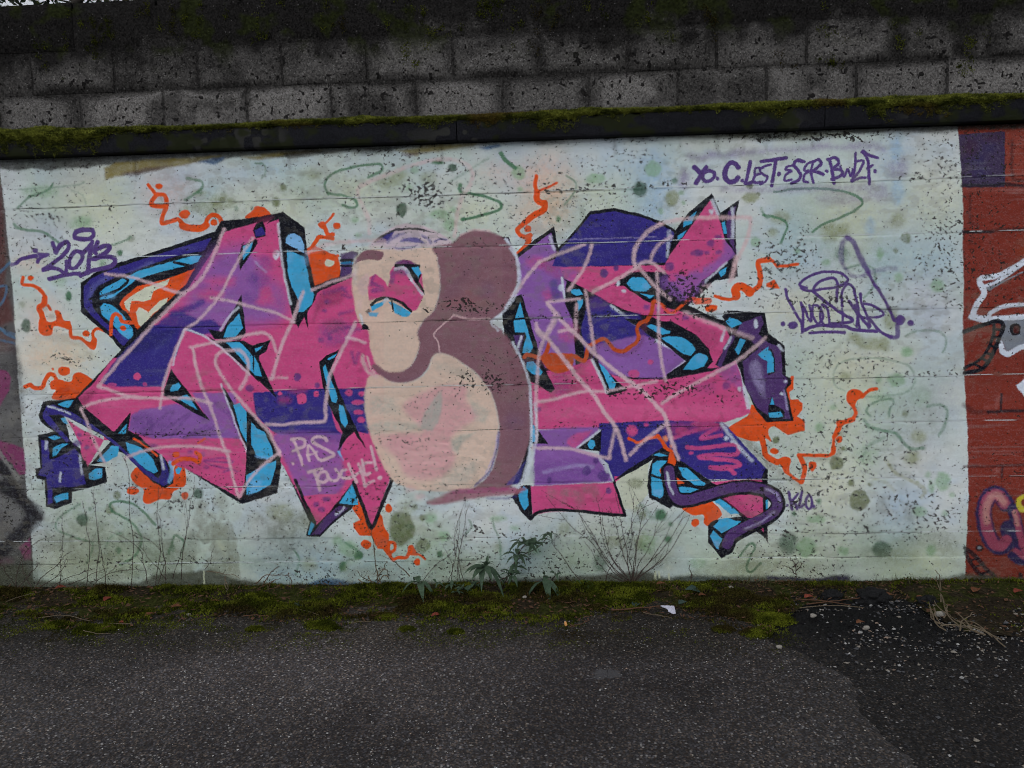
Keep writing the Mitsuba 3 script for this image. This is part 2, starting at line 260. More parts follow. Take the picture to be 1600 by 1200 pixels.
MURAL = """
q pblue 0 113.8 0.56|-1506 1850 -1525 1810 -1580 1773 -1676 1774 -1771 1780 -1828 1818 -1843 1861 -1813 1901 -1753 1932 -1663 1945 -1583 1921 -1501 1896
q pblue 0 113.2 0.56|-1189 1939 -1201 1910 -1238 1890 -1284 1889 -1329 1894 -1363 1915 -1367 1945 -1357 1974 -1323 1995 -1277 1996 -1231 1992 -1209 1966
q pblue 0 113.0 0.56|-97 1861 -109 1772 -147 1719 -190 1705 -230 1728 -259 1786 -275 1867 -262 1955 -221 1997 -182 2017 -142 1998 -113 1941
q pblue 0 112.6 0.56|544 1868 534 1810 463 1774 378 1759 290 1776 232 1822 214 1879 228 1936 297 1970 380 1987 458 1959 522 1922
q pblue 0 113.4 0.56|495 1703 484 1615 452 1568 419 1522 387 1573 357 1622 356 1708 364 1785 389 1838 422 1879 456 1847 482 1787
q pblue 0 113.1 0.56|151 1798 141 1720 128 1659 108 1632 88 1648 75 1717 73 1800 80 1879 94 1943 114 1963 135 1955 144 1876
q pblue 0 112.9 0.56|1517 1672 1508 1552 1491 1439 1453 1441 1421 1477 1391 1552 1377 1676 1390 1789 1405 1901 1441 1922 1474 1876 1503 1796
q pblue 0 113.7 0.56|1254 1541 1229 1457 1182 1389 1108 1380 1033 1392 979 1460 978 1549 981 1635 1034 1693 1103 1709 1172 1688 1220 1623
q pblue 0 113.4 0.56|1755 1554 1754 1452 1689 1386 1606 1378 1526 1398 1455 1462 1436 1564 1452 1662 1507 1742 1595 1742 1673 1714 1731 1645
q pblue 0 116.7 0.56|1171 919 1165 828 1133 763 1089 738 1049 782 1015 836 1008 922 1016 1004 1042 1073 1084 1089 1126 1068 1164 1012
q pblue 0 119.6 0.56|1644 262 1635 166 1591 100 1532 74 1474 110 1422 167 1406 265 1417 363 1464 424 1522 442 1583 430 1621 350
q pblue 0 121.7 0.56|-575 102 -634 64 -713 31 -844 24 -976 33 -1038 70 -1072 107 -1034 143 -952 169 -837 189 -723 167 -636 140
q pblue 0 121.8 0.56|-1086 139 -1103 89 -1176 52 -1275 52 -1376 52 -1423 97 -1454 142 -1417 186 -1363 228 -1264 226 -1170 223 -1103 187
q pblue 0 122.2 0.56|-1035 44 -1058 22 -1143 8 -1247 2 -1350 10 -1426 26 -1481 47 -1437 70 -1351 85 -1242 88 -1133 83 -1050 66
q pblue 0 121.1 0.56|-50 159 -70 114 -115 81 -174 68 -233 81 -282 113 -287 162 -272 207 -226 236 -170 245 -113 236 -65 206
q pblue 0 117.2 0.56|1717 763 1702 685 1639 645 1574 617 1501 639 1442 690 1434 768 1435 847 1499 886 1565 922 1633 885 1680 831
q pblue 0 85.3 0.62|-1666 1884 -1673 1849 -1699 1823 -1732 1817 -1763 1829 -1783 1854 -1790 1888 -1777 1920 -1757 1953 -1722 1954 -1689 1948 -1670 1918
q pblue 0 84.8 0.62|494 1759 492 1659 480 1580 462 1573 445 1589 434 1668 431 1761 433 1861 446 1942 464 1940 480 1926 491 1851
q pblue 0 84.0 0.62|1536 1862 1531 1782 1518 1731 1501 1702 1482 1729 1465 1781 1456 1865 1461 1946 1474 2006 1492 2034 1511 1997 1525 1939
q pblue 0 85.6 0.62|1474 1424 1466 1368 1449 1335 1429 1317 1406 1326 1387 1367 1382 1426 1385 1484 1400 1530 1423 1528 1446 1523 1465 1483
q pgreen 0 114.0 0.5|-1961 1865 -2007 1813 -2072 1777 -2157 1761 -2238 1783 -2309 1819 -2312 1876 -2302 1935 -2222 1965 -2137 1985 -2050 1965 -1990 1922
q pgreen 0 114.5 0.5|-2236 1788 -2270 1747 -2310 1710 -2374 1712 -2433 1719 -2468 1754 -2480 1795 -2460 1835 -2423 1873 -2358 1871 -2298 1865 -2251 1834
q pgreen 0 114.0 0.5|-1338 1788 -1388 1751 -1446 1720 -1532 1705 -1612 1729 -1671 1759 -1689 1799 -1667 1838 -1610 1871 -1520 1884 -1437 1861 -1358 1835
q pgreen 0 113.3 0.5|-573 1849 -613 1815 -677 1791 -764 1782 -844 1801 -911 1825 -945 1861 -902 1893 -841 1915 -758 1919 -674 1911 -612 1884
q pgreen 0 113.7 0.5|-943 1804 -976 1767 -1035 1739 -1118 1722 -1198 1744 -1277 1769 -1284 1815 -1265 1858 -1194 1884 -1108 1896 -1022 1879 -972 1844
q pgreen 0 113.9 0.5|-304 1700 -338 1661 -395 1630 -481 1621 -562 1638 -626 1668 -640 1710 -639 1756 -557 1777 -474 1797 -395 1771 -339 1740
q pgreen 0 113.2 0.5|382 1762 360 1723 319 1696 265 1687 208 1695 171 1729 159 1769 170 1810 215 1834 267 1849 323 1836 362 1804
q pgreen 0 113.5 0.5|150 1714 136 1658 94 1617 36 1609 -24 1616 -55 1668 -70 1721 -51 1771 -21 1824 41 1821 100 1817 136 1769
q pgreen 0 113.2 0.5|1353 1649 1335 1579 1279 1522 1189 1516 1100 1529 1054 1594 1031 1659 1048 1725 1109 1766 1184 1802 1274 1781 1334 1721
q pgreen 0 113.9 0.5|1530 1478 1499 1424 1446 1377 1358 1372 1272 1385 1226 1435 1192 1487 1216 1540 1272 1580 1353 1588 1439 1580 1497 1534
q pgreen 0 116.8 0.5|1709 850 1674 796 1612 751 1514 731 1419 759 1347 801 1320 858 1344 913 1413 953 1508 965 1608 954 1692 913
q pgreen 0 116.2 0.5|1159 1035 1152 991 1106 955 1029 950 957 962 912 999 895 1040 900 1086 960 1111 1027 1122 1099 1112 1160 1081
q pgreen 0 117.8 0.5|1545 649 1512 569 1457 508 1379 465 1299 512 1232 568 1213 655 1221 745 1287 805 1371 832 1452 796 1524 740
q pgreen 0 118.2 0.5|1165 626 1145 543 1087 484 1007 457 923 481 866 548 840 632 843 727 911 795 1003 794 1085 774 1147 712
q pgreen 0 120.2 0.5|1461 174 1413 99 1333 41 1215 15 1093 39 1024 107 987 179 1024 250 1093 312 1210 337 1319 299 1426 256
q pgreen 0 120.5 0.5|1775 80 1748 1 1676 -46 1593 -62 1506 -50 1451 12 1402 84 1435 160 1498 216 1585 229 1674 216 1747 162
q pgreen 0 120.9 0.5|988 87 950 44 901 3 807 0 723 14 666 48 617 91 645 139 710 177 806 184 893 168 950 131
q pgreen 0 120.4 0.5|574 245 540 187 483 139 394 117 309 146 246 189 224 249 247 308 310 350 396 364 486 353 560 310
q pgreen 0 121.0 0.5|246 156 227 93 159 46 65 25 -28 47 -97 95 -126 160 -77 217 -26 273 70 273 166 272 221 217
q pgreen 0 121.4 0.5|-343 131 -366 64 -450 27 -539 12 -634 21 -698 71 -715 135 -692 198 -624 245 -530 268 -447 232 -361 199
q pgreen 0 121.2 0.5|-548 195 -567 137 -633 96 -720 67 -810 91 -870 139 -895 199 -876 264 -807 314 -710 311 -627 295 -562 255
q pgreen 0 122.1 0.5|-1912 178 -1951 120 -2032 62 -2185 54 -2340 62 -2428 119 -2471 184 -2417 248 -2315 300 -2163 311 -2015 295 -1912 244
q pgreen 0 121.5 0.5|-2026 306 -2056 239 -2138 194 -2237 182 -2328 202 -2397 246 -2410 311 -2390 376 -2306 413 -2214 445 -2130 408 -2043 374
q pgreen 0 122.3 0.5|-1760 113 -1797 49 -1867 -4 -1969 -20 -2068 -1 -2121 56 -2135 117 -2117 180 -2037 218 -1949 237 -1850 229 -1800 174
q pgreen 0 121.1 0.5|-2260 403 -2266 354 -2317 319 -2384 309 -2451 318 -2484 361 -2500 406 -2488 457 -2432 489 -2366 503 -2305 484 -2253 454
q pyel 0 143.0 0.69|-1941 1778 -1974 1713 -2018 1662 -2078 1634 -2141 1650 -2172 1716 -2175 1786 -2158 1853 -2110 1898 -2053 1919 -1996 1901 -1957 1849
q pyel 0 141.9 0.69|-758 1827 -787 1802 -821 1779 -881 1773 -942 1781 -977 1806 -1004 1834 -976 1862 -934 1881 -875 1884 -816 1878 -769 1857
q pyel 0 142.1 0.69|-144 1723 -166 1684 -227 1658 -307 1648 -396 1655 -463 1688 -484 1733 -450 1774 -394 1809 -301 1816 -221 1794 -163 1763
q pyel 0 141.2 0.69|1496 1672 1463 1620 1406 1582 1326 1559 1242 1583 1176 1625 1163 1683 1189 1733 1237 1778 1321 1791 1400 1765 1459 1726
q pyel 0 140.9 0.69|1792 1691 1775 1605 1705 1560 1629 1544 1551 1563 1472 1611 1466 1701 1488 1778 1541 1835 1619 1845 1696 1827 1761 1773
q pyel 0 147.1 0.69|-2122 1107 -2164 1037 -2230 982 -2322 969 -2406 993 -2473 1041 -2494 1116 -2454 1186 -2386 1238 -2294 1265 -2198 1247 -2134 1186
q pyel 0 146.2 0.69|1374 857 1350 769 1288 708 1204 688 1112 698 1049 772 1042 863 1064 943 1109 1019 1198 1029 1288 1018 1338 940
q pyel 0 148.6 0.69|1402 445 1398 349 1318 303 1240 270 1155 295 1101 367 1064 450 1077 544 1144 610 1233 631 1321 603 1382 534
q pyel 0 151.2 0.69|1176 55 1161 16 1072 -11 954 -23 832 -11 737 18 736 59 746 98 836 124 952 139 1076 126 1142 91
q pyel 0 150.6 0.69|1825 80 1784 45 1741 10 1649 5 1570 22 1490 43 1478 83 1493 122 1553 152 1644 164 1736 151 1786 116
q pyel 0 145.2 0.69|1522 998 1510 956 1459 919 1369 909 1282 927 1223 962 1183 1005 1220 1048 1276 1082 1365 1086 1448 1073 1514 1042
q pyel 0 142.6 0.69|-1138 1754 -1174 1728 -1215 1702 -1295 1703 -1373 1709 -1427 1733 -1428 1763 -1412 1789 -1358 1807 -1289 1812 -1212 1807 -1157 1784
q pyel 0 153.1 0.69|-2099 117 -2138 84 -2217 63 -2312 56 -2402 67 -2489 86 -2508 121 -2475 153 -2396 174 -2300 186 -2208 172 -2138 149
q pyel 0 141.4 0.69|263 1794 260 1764 226 1744 181 1740 139 1751 111 1772 89 1799 104 1828 142 1844 182 1856 223 1842 259 1823
q pyel 0 144.0 0.69|1267 1232 1265 1187 1198 1158 1111 1150 1031 1168 956 1194 931 1240 969 1281 1026 1311 1109 1321 1190 1305 1245 1272
q pyel 0 142.5 0.69|-2054 1868 -2078 1829 -2112 1801 -2155 1789 -2195 1804 -2229 1831 -2229 1874 -2223 1918 -2182 1941 -2139 1957 -2097 1942 -2067 1910
q pviol 0 85.3 0.4|-2048 1925 -2074 1898 -2120 1881 -2177 1871 -2240 1879 -2282 1903 -2293 1933 -2271 1960 -2226 1979 -2167 1983 -2105 1978 -2063 1955
q pviol 0 86.2 0.4|-2248 1701 -2269 1672 -2316 1650 -2381 1645 -2446 1652 -2492 1677 -2487 1708 -2476 1737 -2426 1752 -2369 1766 -2308 1754 -2259 1733
q pviol 0 85.9 0.4|-1396 1676 -1407 1646 -1474 1625 -1568 1625 -1651 1637 -1724 1656 -1733 1686 -1712 1713 -1650 1734 -1559 1742 -1467 1730 -1420 1703
q pviol 0 86.0 0.4|1753 1276 1730 1223 1695 1180 1641 1163 1588 1189 1549 1228 1519 1282 1547 1333 1581 1375 1634 1383 1690 1377 1730 1333
q pviol 0 87.5 0.4|1812 848 1804 791 1763 753 1710 731 1656 755 1609 793 1588 852 1612 907 1645 955 1702 970 1757 946 1797 903
q tanl 0 117.3 0.4|1728 734 1727 673 1666 642 1602 611 1535 642 1478 680 1453 739 1473 797 1530 831 1595 843 1664 834 1718 792
q tanl 0 118.2 0.4|1653 559 1654 528 1618 510 1577 502 1538 514 1505 533 1492 562 1497 593 1532 612 1573 619 1617 612 1645 588
q tanl 0 113.3 0.4|122 1771 101 1746 67 1724 10 1718 -48 1726 -80 1751 -111 1778 -92 1807 -46 1825 12 1831 70 1821 113 1800
q tanl 0 114.9 0.4|1238 1289 1236 1231 1180 1193 1111 1170 1037 1191 988 1239 981 1296 991 1351 1032 1401 1107 1412 1175 1385 1236 1349
q tanl 0 116.2 0.4|1428 1000 1409 981 1381 966 1340 958 1299 969 1272 985 1251 1004 1267 1023 1297 1037 1338 1042 1377 1034 1416 1022
q tanl 0 114.9 0.4|-229 1470 -245 1427 -315 1399 -402 1390 -485 1406 -549 1437 -567 1480 -545 1521 -489 1557 -396 1554 -309 1548 -251 1513
q grim 0 136.2 0.38|-1159 296 -1201 236 -1269 192 -1361 164 -1453 189 -1524 235 -1533 300 -1499 358 -1441 410 -1345 426 -1259 399 -1196 356
q grim 0 136.7 0.38|-1185 202 -1198 152 -1239 119 -1287 106 -1334 120 -1362 158 -1369 204 -1355 249 -1326 291 -1276 291 -1230 285 -1198 249
q grim 0 137.1 0.38|-2144 244 -2176 200 -2241 165 -2335 153 -2428 166 -2497 200 -2525 248 -2495 298 -2410 326 -2318 339 -2227 325 -2158 292
q grim 0 137.1 0.38|-1878 210 -1916 162 -1995 134 -2085 110 -2177 131 -2237 168 -2258 214 -2229 259 -2159 290 -2069 303 -1973 295 -1920 255
q glow 0 86.7 0.5|-2368 1559 -2381 1540 -2408 1530 -2438 1526 -2470 1529 -2494 1543 -2497 1562 -2485 1579 -2460 1589 -2431 1593 -2401 1590 -2380 1577
q glow 0 88.3 0.5|-2211 1109 -2235 1068 -2287 1034 -2363 1030 -2435 1040 -2497 1069 -2518 1116 -2494 1164 -2419 1186 -2347 1202 -2265 1194 -2227 1152
q glow 0 87.6 0.5|-2297 1291 -2306 1245 -2343 1210 -2392 1206 -2434 1222 -2470 1249 -2471 1295 -2458 1338 -2423 1372 -2375 1388 -2328 1372 -2307 1332
q glow 0 84.6 0.5|-41 1887 -61 1860 -112 1839 -187 1836 -262 1843 -303 1869 -327 1897 -298 1921 -256 1943 -184 1950 -114 1937 -63 1915
q glow 0 84.7 0.5|91 1855 77 1803 44 1752 -18 1745 -76 1761 -112 1808 -128 1862 -106 1913 -67 1952 -13 1975 39 1946 78 1907
q glow 0 85.2 0.5|62 1717 43 1657 -8 1624 -63 1616 -118 1629 -155 1670 -181 1724 -153 1776 -119 1825 -59 1833 -6 1809 31 1769
q glow 0 85.4 0.5|-1644 1855 -1668 1817 -1705 1783 -1766 1774 -1826 1784 -1864 1819 -1869 1862 -1856 1903 -1811 1932 -1752 1949 -1695 1930 -1644 1901
p lg 0.0 3.5 1|-2956 2241 -2522 2225 -2529 1984 -2524 1796 -2526 1592 -2523 1445 -2532 1237 -2538 1086 -2542 919 -2546 719 -2552 533 -2549 375 -2552 217 -2561 57 -2574 -72 -3230 -68
p red 0.0 3.5 1|1731 2044 1751 1936 1764 1800 1774 1664 1779 1471 1789 1331 1790 1163 1801 1020 1811 877 1825 732 1837 557 1844 379 1844 230 1841 79 1845 -103 2562 -108 2438 2018
p lred 0.0 14.5 0.9|-2762 1934 -2529 1912 -2539 1593 -2558 1476 -2530 1297 -2849 1154
p lred2 0.0 22.0 0.55|-2832 1304 -2529 1237 -2538 1147 -2849 1154
s sky 6.5 2.9 0.75|-2625 1500 -2577 1520 -2526 1563
s sky 5.8 2.9 0.75|-2615 1447 -2553 1453 -2575 1387 -2628 1329
s sky 6.6 2.9 0.75|-2645 1314 -2590 1246 -2539 1214
s sky 5.9 2.9 0.6|-2632 1284 -2589 1253 -2537 1229
s sky 5.9 2.9 0.6|-2655 1217 -2541 1188
s lgd 29.5 18.4 0.5|-2700 1082 -2545 1071
q plum 0.0 4.4 0.9|-2696 1052 -2608 1065 -2576 1034 -2587 973 -2623 921 -2659 875 -2714 876
s lgd 22.2 16.3 0.6|-2544 1162 -2540 1011 -2550 873
s lgl 29.8 22.3 0.5|-2650 814 -2601 828 -2558 873
p plum 0.0 6.0 0.95|-2690 737 -2613 713 -2545 688 -2545 564 -2582 557 -2622 627 -2699 644
s lgl 10.5 3.8 0.9|-2691 722 -2652 643 -2591 541
s blk2 22.7 9.1 0.95|-2699 644 -2644 565 -2598 471 -2542 399 -2507 351
s blk2 30.4 12.2 0.95|-2666 503 -2586 431 -2537 363 -2593 289 -2681 202 -2770 123
s lgd 16.7 10.6 0.8|-2569 447 -2489 367 -2553 288
s lgl 37.9 22.8 0.6|-2706 425 -2630 392 -2628 337
p plum 0.0 7.6 0.85|-2617 202 -2557 249 -2564 137 -2600 137
s plum 19.2 19.2 0.4|-2714 122 -2673 130
s lgg 53.7 46.1 0.5|-2777 59 -2573 89
s lgg 53.9 38.5 0.5|-2782 10 -2579 25
p navy 0.0 2.8 1|1742 1990 1936 1996 1946 1761 1767 1766
q navyl 0 20.9 0.5|1860 1885 1853 1873 1842 1861 1821 1859 1800 1863 1783 1873 1776 1888 1782 1902 1801 1908 1819 1911 1840 1910 1854 1899
q navyl 0 20.9 0.5|1900 1931 1895 1921 1887 1912 1873 1912 1859 1914 1847 1922 1845 1933 1848 1943 1858 1950 1871 1953 1883 1947 1896 1942
q navyl 0 21.0 0.5|1873 1824 1873 1813 1861 1805 1843 1803 1826 1807 1816 1816 1807 1826 1814 1836 1825 1843 1842 1846 1857 1841 1873 1835
q redd 0 20.9 0.35|1818 1927 1817 1905 1806 1892 1793 1886 1779 1891 1769 1908 1765 1929 1766 1950 1777 1963 1790 1969 1803 1960 1814 1947
q redd 0 20.9 0.35|1921 1970 1919 1960 1906 1952 1884 1951 1864 1954 1851 1963 1840 1973 1848 1983 1861 1991 1883 1991 1903 1988 1919 1981
p red2 0.0 4.2 1|1942 2009 2148 2002 2160 1767 2053 1771 1965 1780 1943 1821
s redd 7.0 7.0 0.8|1968 1955 1974 1814 2005 1789 2092 1783
s blk2 7.7 4.9 0.9|1767 1774 1892 1768 1945 1774 2026 1763
s redl 9.8 9.8 0.45|1778 1752 2094 1749
s redd 7.0 7.0 0.7|1802 1738 1806 1622 1844 1600
s blk2 6.4 2.8 0.95|1777 1576 1832 1573 1906 1572
s redd 8.5 4.9 0.8|1900 1576 1967 1578 2102 1579
s redd 7.1 7.1 0.6|1816 1553 1810 1525
q amber 0 42.5 0.35|2117 1503 2113 1482 2092 1469 2067 1465 2038 1467 2015 1483 2011 1506 2014 1528 2037 1540 2063 1542 2090 1539 2107 1522
s redd 6.6 4.4 0.8|1823 531 1942 529 2081 534
s blk2 5.9 5.2 0.75|1988 525 1986 477
s redd 10.2 8.8 0.7|1812 812 1855 779 1918 777
s blk2 7.3 4.4 0.9|1918 777 1987 780 2070 780
s redl 8.8 7.3 0.5|1903 796 1958 813
s blk2 5.1 2.9 0.9|1970 856 1970 787
s redl 7.4 7.4 0.6|1964 514 1964 496
s redl 6.6 7.3 0.5|1957 852 1952 795
p helmg 0.0 3.6 1|1868 1340 1948 1376 2107 1475 2109 1427 1963 1355 1896 1315
p red 0.0 2.9 1|1888 1346 1976 1375 2068 1442 2069 1414 1963 1362 1902 1335
s wht 12.1 3.6 1|2106 1482 2014 1423 1935 1383 1854 1365 1876 1308 1844 1253 1839 1204 1901 1195
s wht 7.1 3.6 1|1875 1336 1942 1362 2015 1416 2107 1462
s wht 9.3 3.6 1|1901 1202 1914 1223 1981 1249 2117 1249
p helmg 0.0 7.2 1|1942 1201 2119 1211 2127 1041 2029 1086 1972 1144
p helmg 0.0 7.2 1|1956 1187 2119 1211 2127 1049 2057 1071 1983 1045 1953 1102
q blk2 0 2.2 1|2038 1143 2039 1127 2028 1120 2018 1117 2006 1118 1997 1129 1992 1144 1994 1159 2004 1168 2015 1170 2027 1167 2037 1157
q redd 0 2.2 1|2034 1143 2031 1130 2021 1126 2010 1131 2007 1143 2010 1155 2019 1160 2029 1155
s wht 11.5 3.6 1|1825 1204 1874 1189 1949 1194 2120 1204
s wht 11.6 3.6 1|1946 1095 1983 1034 2057 1068 2128 1034
p wht 0.0 4.4 1|2031 894 2064 922 2132 942 2137 827 2068 843
s blk 9.4 2.9 1|1797 1138 1868 1164 1929 1182 1957 1173 1962 1144 1940 1081 1915 1018 1876 969 1807 956
s blk 7.2 2.9 1|1923 1166 1922 1117 1900 1054 1867 1012 1806 977
s blk 5.8 2.2 1|1918 1110 1953 1109
s blk 5.8 2.2 1|1906 1075 1941 1067
s blk 5.8 2.2 1|1890 1043 1928 1035
s blk 5.8 2.2 1|1874 1019 1912 1000
s blk 5.8 2.2 1|1847 994 1883 972
s blk 5.8 2.2 1|1920 1145 1958 1144
s blk 9.8 3.8 0.9|1837 151 1881 117 1925 64 1970 18
s blk 9.0 3.8 0.9|1841 129 1875 64 1912 26 1949 10
s blk 5.3 3.0 0.9|1867 94 1895 102
s blk 5.3 3.0 0.9|1890 64 1918 71
s blk 6.8 3.8 0.9|1912 26 1947 41
q blk2 0 4.5 0.9|2098 17 2095 4 2088 -1 2079 3 2076 17 2079 29 2086 34 2094 30
q blk2 0 3.7 0.9|1917 150 1913 140 1901 135 1889 140 1882 151 1888 162 1900 165 1912 161
q helmg 0 3.0 0.9|1909 151 1907 146 1901 144 1895 146 1892 151 1894 157 1900 158 1906 156
s navyd 35.8 6.0 1|2012 355 1975 400 1937 393 1915 326 1929 237 1964 169 2000 153 2030 183 2024 243
s rose 24.6 6.0 1|2005 355 1975 396 1937 389 1918 326 1933 236 1963 172 1996 161 2019 187
s peach2 14.9 8.9 0.8|2001 362 1972 396 1941 385 1923 326 1930 274
s navyd 25.4 4.5 1|2041 332 2066 242 2077 152 2115 92
s rose 14.9 4.5 1|2053 317 2070 242 2091 167 2114 122
s peach2 8.9 6.0 0.8|2049 317 2064 257
s navyd 22.5 6.0 1|2051 115 2080 92 2130 84
s rose 12.0 6.0 1|2064 138 2101 107
q yel 0 3.7 1|2138 357 2136 334 2119 319 2098 314 2075 317 2060 336 2055 358 2059 379 2075 393 2094 401 2116 395 2131 378
q red 0 4.5 1|2118 359 2112 346 2099 340 2084 346 2077 360 2081 375 2097 379 2112 374
q gdk 0 6.6 0.85|-2455 1269 -2458 1251 -2467 1238 -2478 1237 -2488 1241 -2495 1253 -2498 1270 -2492 1286 -2483 1299 -2472 1302 -2462 1298 -2455 1285
q olv 0 5.7 0.75|-1489 1814 -1494 1806 -1503 1803 -1512 1807 -1517 1815 -1510 1823 -1502 1827 -1492 1824
q grn 0 6.5 0.95|-2243 1401 -2247 1388 -2253 1380 -2261 1377 -2269 1378 -2274 1388 -2275 1402 -2271 1414 -2265 1424 -2256 1427 -2249 1422 -2243 1414
q grn 0 6.5 0.95|-1988 1592 -1993 1583 -2003 1578 -2012 1584 -2015 1593 -2010 1601 -2001 1604 -1992 1601
q grn 0 7.2 0.69|-2073 1539 -2077 1530 -2087 1526 -2096 1531 -2099 1540 -2095 1550 -2085 1553 -2076 1549
q grn 0 7.1 0.69|-1430 1773 -1433 1766 -1439 1764 -1446 1766 -1448 1774 -1444 1781 -1438 1783 -1432 1781
q olv 0 8.6 0.6|-1906 1575 -1910 1563 -1918 1560 -1925 1564 -1927 1576 -1924 1587 -1915 1591 -1908 1586
q olv 0 8.6 0.6|-1923 1655 -1929 1645 -1941 1640 -1954 1645 -1959 1656 -1952 1667 -1939 1672 -1927 1666
q olv 0 8.7 0.6|-2470 1366 -2475 1356 -2486 1352 -2497 1356 -2499 1367 -2495 1378 -2483 1382 -2473 1376
q gsoft 0 18.6 0.62|-2122 1726 -2129 1712 -2153 1704 -2178 1698 -2204 1704 -2224 1714 -2231 1730 -2219 1743 -2201 1756 -2173 1756 -2146 1753 -2125 1742
q gsoft 0 18.6 0.62|-2123 1741 -2126 1729 -2143 1724 -2161 1719 -2178 1725 -2191 1732 -2195 1743 -2189 1753 -2177 1763 -2157 1762 -2137 1761 -2124 1752
q gsoft 0 18.8 0.62|-2267 1468 -2272 1456 -2285 1449 -2300 1448 -2314 1451 -2324 1459 -2329 1469 -2323 1480 -2311 1487 -2296 1491 -2282 1487 -2270 1479
q gsoft 0 18.5 0.62|-2265 1875 -2277 1860 -2313 1852 -2353 1850 -2393 1855 -2427 1865 -2428 1880 -2421 1894 -2392 1906 -2347 1909 -2309 1900 -2282 1889
q gsoft 0 18.8 0.62|-2062 1557 -2069 1541 -2086 1537 -2102 1543 -2109 1559 -2099 1574 -2083 1578 -2067 1573
q osoft 0 18.5 0.62|-1507 1779 -1519 1763 -1538 1747 -1574 1745 -1607 1751 -1630 1765 -1644 1784 -1628 1801 -1603 1814 -1569 1816 -1538 1810 -1508 1798
q osoft 0 18.6 0.62|-1649 1769 -1653 1759 -1662 1750 -1678 1750 -1693 1752 -1705 1760 -1707 1771 -1699 1781 -1689 1788 -1675 1793 -1660 1789 -1652 1779
q osoft 0 18.5 0.62|-1447 1806 -1458 1788 -1477 1774 -1505 1774 -1529 1780 -1552 1790 -1556 1809 -1546 1827 -1526 1838 -1501 1842 -1477 1835 -1460 1823
q osoft 0 18.5 0.62|-1575 1846 -1578 1838 -1589 1833 -1605 1832 -1618 1836 -1628 1841 -1633 1847 -1627 1854 -1617 1859 -1603 1860 -1589 1858 -1576 1853
q grn 0 10.0 0.75|-1593 1850 -1596 1842 -1604 1840 -1611 1843 -1614 1850 -1611 1858 -1603 1859 -1596 1856
q olv 0 7.1 0.85|-1238 1798 -1243 1781 -1258 1777 -1270 1784 -1275 1799 -1268 1814 -1255 1820 -1243 1813
q olv 0 7.1 0.85|-1204 1861 -1209 1849 -1220 1845 -1230 1851 -1234 1862 -1229 1872 -1218 1878 -1208 1872
q gdk 0 5.7 0.9|-661 1746 -665 1731 -673 1720 -686 1714 -697 1721 -707 1731 -710 1747 -704 1762 -695 1774 -683 1777 -671 1773 -663 1761
q gdk 0 5.6 0.9|-430 1922 -436 1910 -449 1903 -463 1910 -468 1924 -461 1936 -448 1940 -434 1935
q gdk 0 5.7 0.9|-395 1697 -399 1690 -408 1687 -415 1691 -420 1698 -415 1704 -407 1707 -399 1704
q grn 0 5.7 0.95|-408 1843 -412 1836 -419 1833 -426 1836 -429 1844 -425 1852 -418 1854 -411 1851
q grn 0 5.6 0.95|-486 1947 -489 1941 -501 1938 -516 1937 -529 1940 -542 1943 -542 1949 -540 1954 -528 1957 -515 1960 -501 1957 -492 1953
q gsoft 0 9.9 0.75|-632 1840 -637 1833 -646 1830 -656 1833 -660 1841 -656 1849 -645 1853 -636 1847
q gsoft 0 9.9 0.75|-604 1920 -609 1908 -621 1904 -633 1910 -638 1921 -633 1933 -620 1936 -608 1932
q gsoft 0 9.9 0.75|-440 1739 -444 1731 -455 1728 -464 1733 -469 1740 -464 1747 -454 1752 -444 1747
q gsoft 0 10.0 0.75|-441 1676 -448 1662 -458 1652 -473 1646 -487 1652 -498 1663 -500 1677 -494 1690 -485 1702 -470 1706 -457 1699 -447 1689
q gsoft 0 10.0 0.75|-882 1707 -887 1698 -899 1693 -912 1698 -917 1708 -911 1717 -898 1720 -886 1716
q gsoft 0 10.0 0.75|-871 1639 -878 1632 -888 1630 -898 1633 -902 1640 -897 1646 -887 1648 -877 1646
q gsoft 0 10.0 0.75|-469 1719 -475 1708 -492 1701 -514 1701 -534 1704 -549 1711 -556 1722 -549 1732 -533 1738 -512 1742 -491 1737 -474 1730
q osoft 0 21.2 0.62|-700 1867 -710 1854 -727 1845 -747 1840 -767 1846 -782 1856 -792 1870 -780 1883 -765 1891 -744 1898 -723 1892 -706 1882
q osoft 0 21.2 0.62|-524 1882 -524 1867 -541 1859 -558 1857 -577 1859 -588 1871 -596 1884 -588 1898 -573 1906 -556 1910 -539 1906 -524 1897
q osoft 0 21.2 0.62|-1049 1913 -1054 1903 -1068 1897 -1086 1892 -1105 1896 -1117 1905 -1120 1916 -1113 1925 -1103 1934 -1083 1936 -1067 1931 -1055 1923
q osoft 0 21.2 0.62|-653 1893 -658 1880 -671 1872 -688 1864 -704 1873 -716 1882 -726 1896 -715 1908 -703 1919 -685 1922 -669 1916 -654 1908
q gdk 0 8.5 0.9|409 1801 406 1785 393 1776 379 1770 362 1774 352 1788 347 1803 353 1818 363 1830 379 1836 395 1828 408 1817
q osoft 0 8.5 0.81|549 1757 543 1741 534 1728 519 1723 503 1728 494 1743 486 1759 491 1777 503 1789 519 1793 535 1788 546 1775
q osoft 0 8.5 0.81|898 1750 889 1739 877 1730 861 1728 843 1730 830 1739 823 1752 833 1763 844 1771 860 1773 879 1772 890 1762
q gsoft 0 7.1 0.75|577 1739 575 1732 568 1730 561 1733 557 1740 561 1747 568 1748 574 1745
q gsoft 0 7.1 0.75|573 1781 570 1774 561 1772 552 1774 548 1781 552 1788 561 1791 570 1788
q gsoft 0 7.1 0.75|482 1702 479 1694 471 1689 462 1694 457 1703 461 1712 471 1716 480 1712
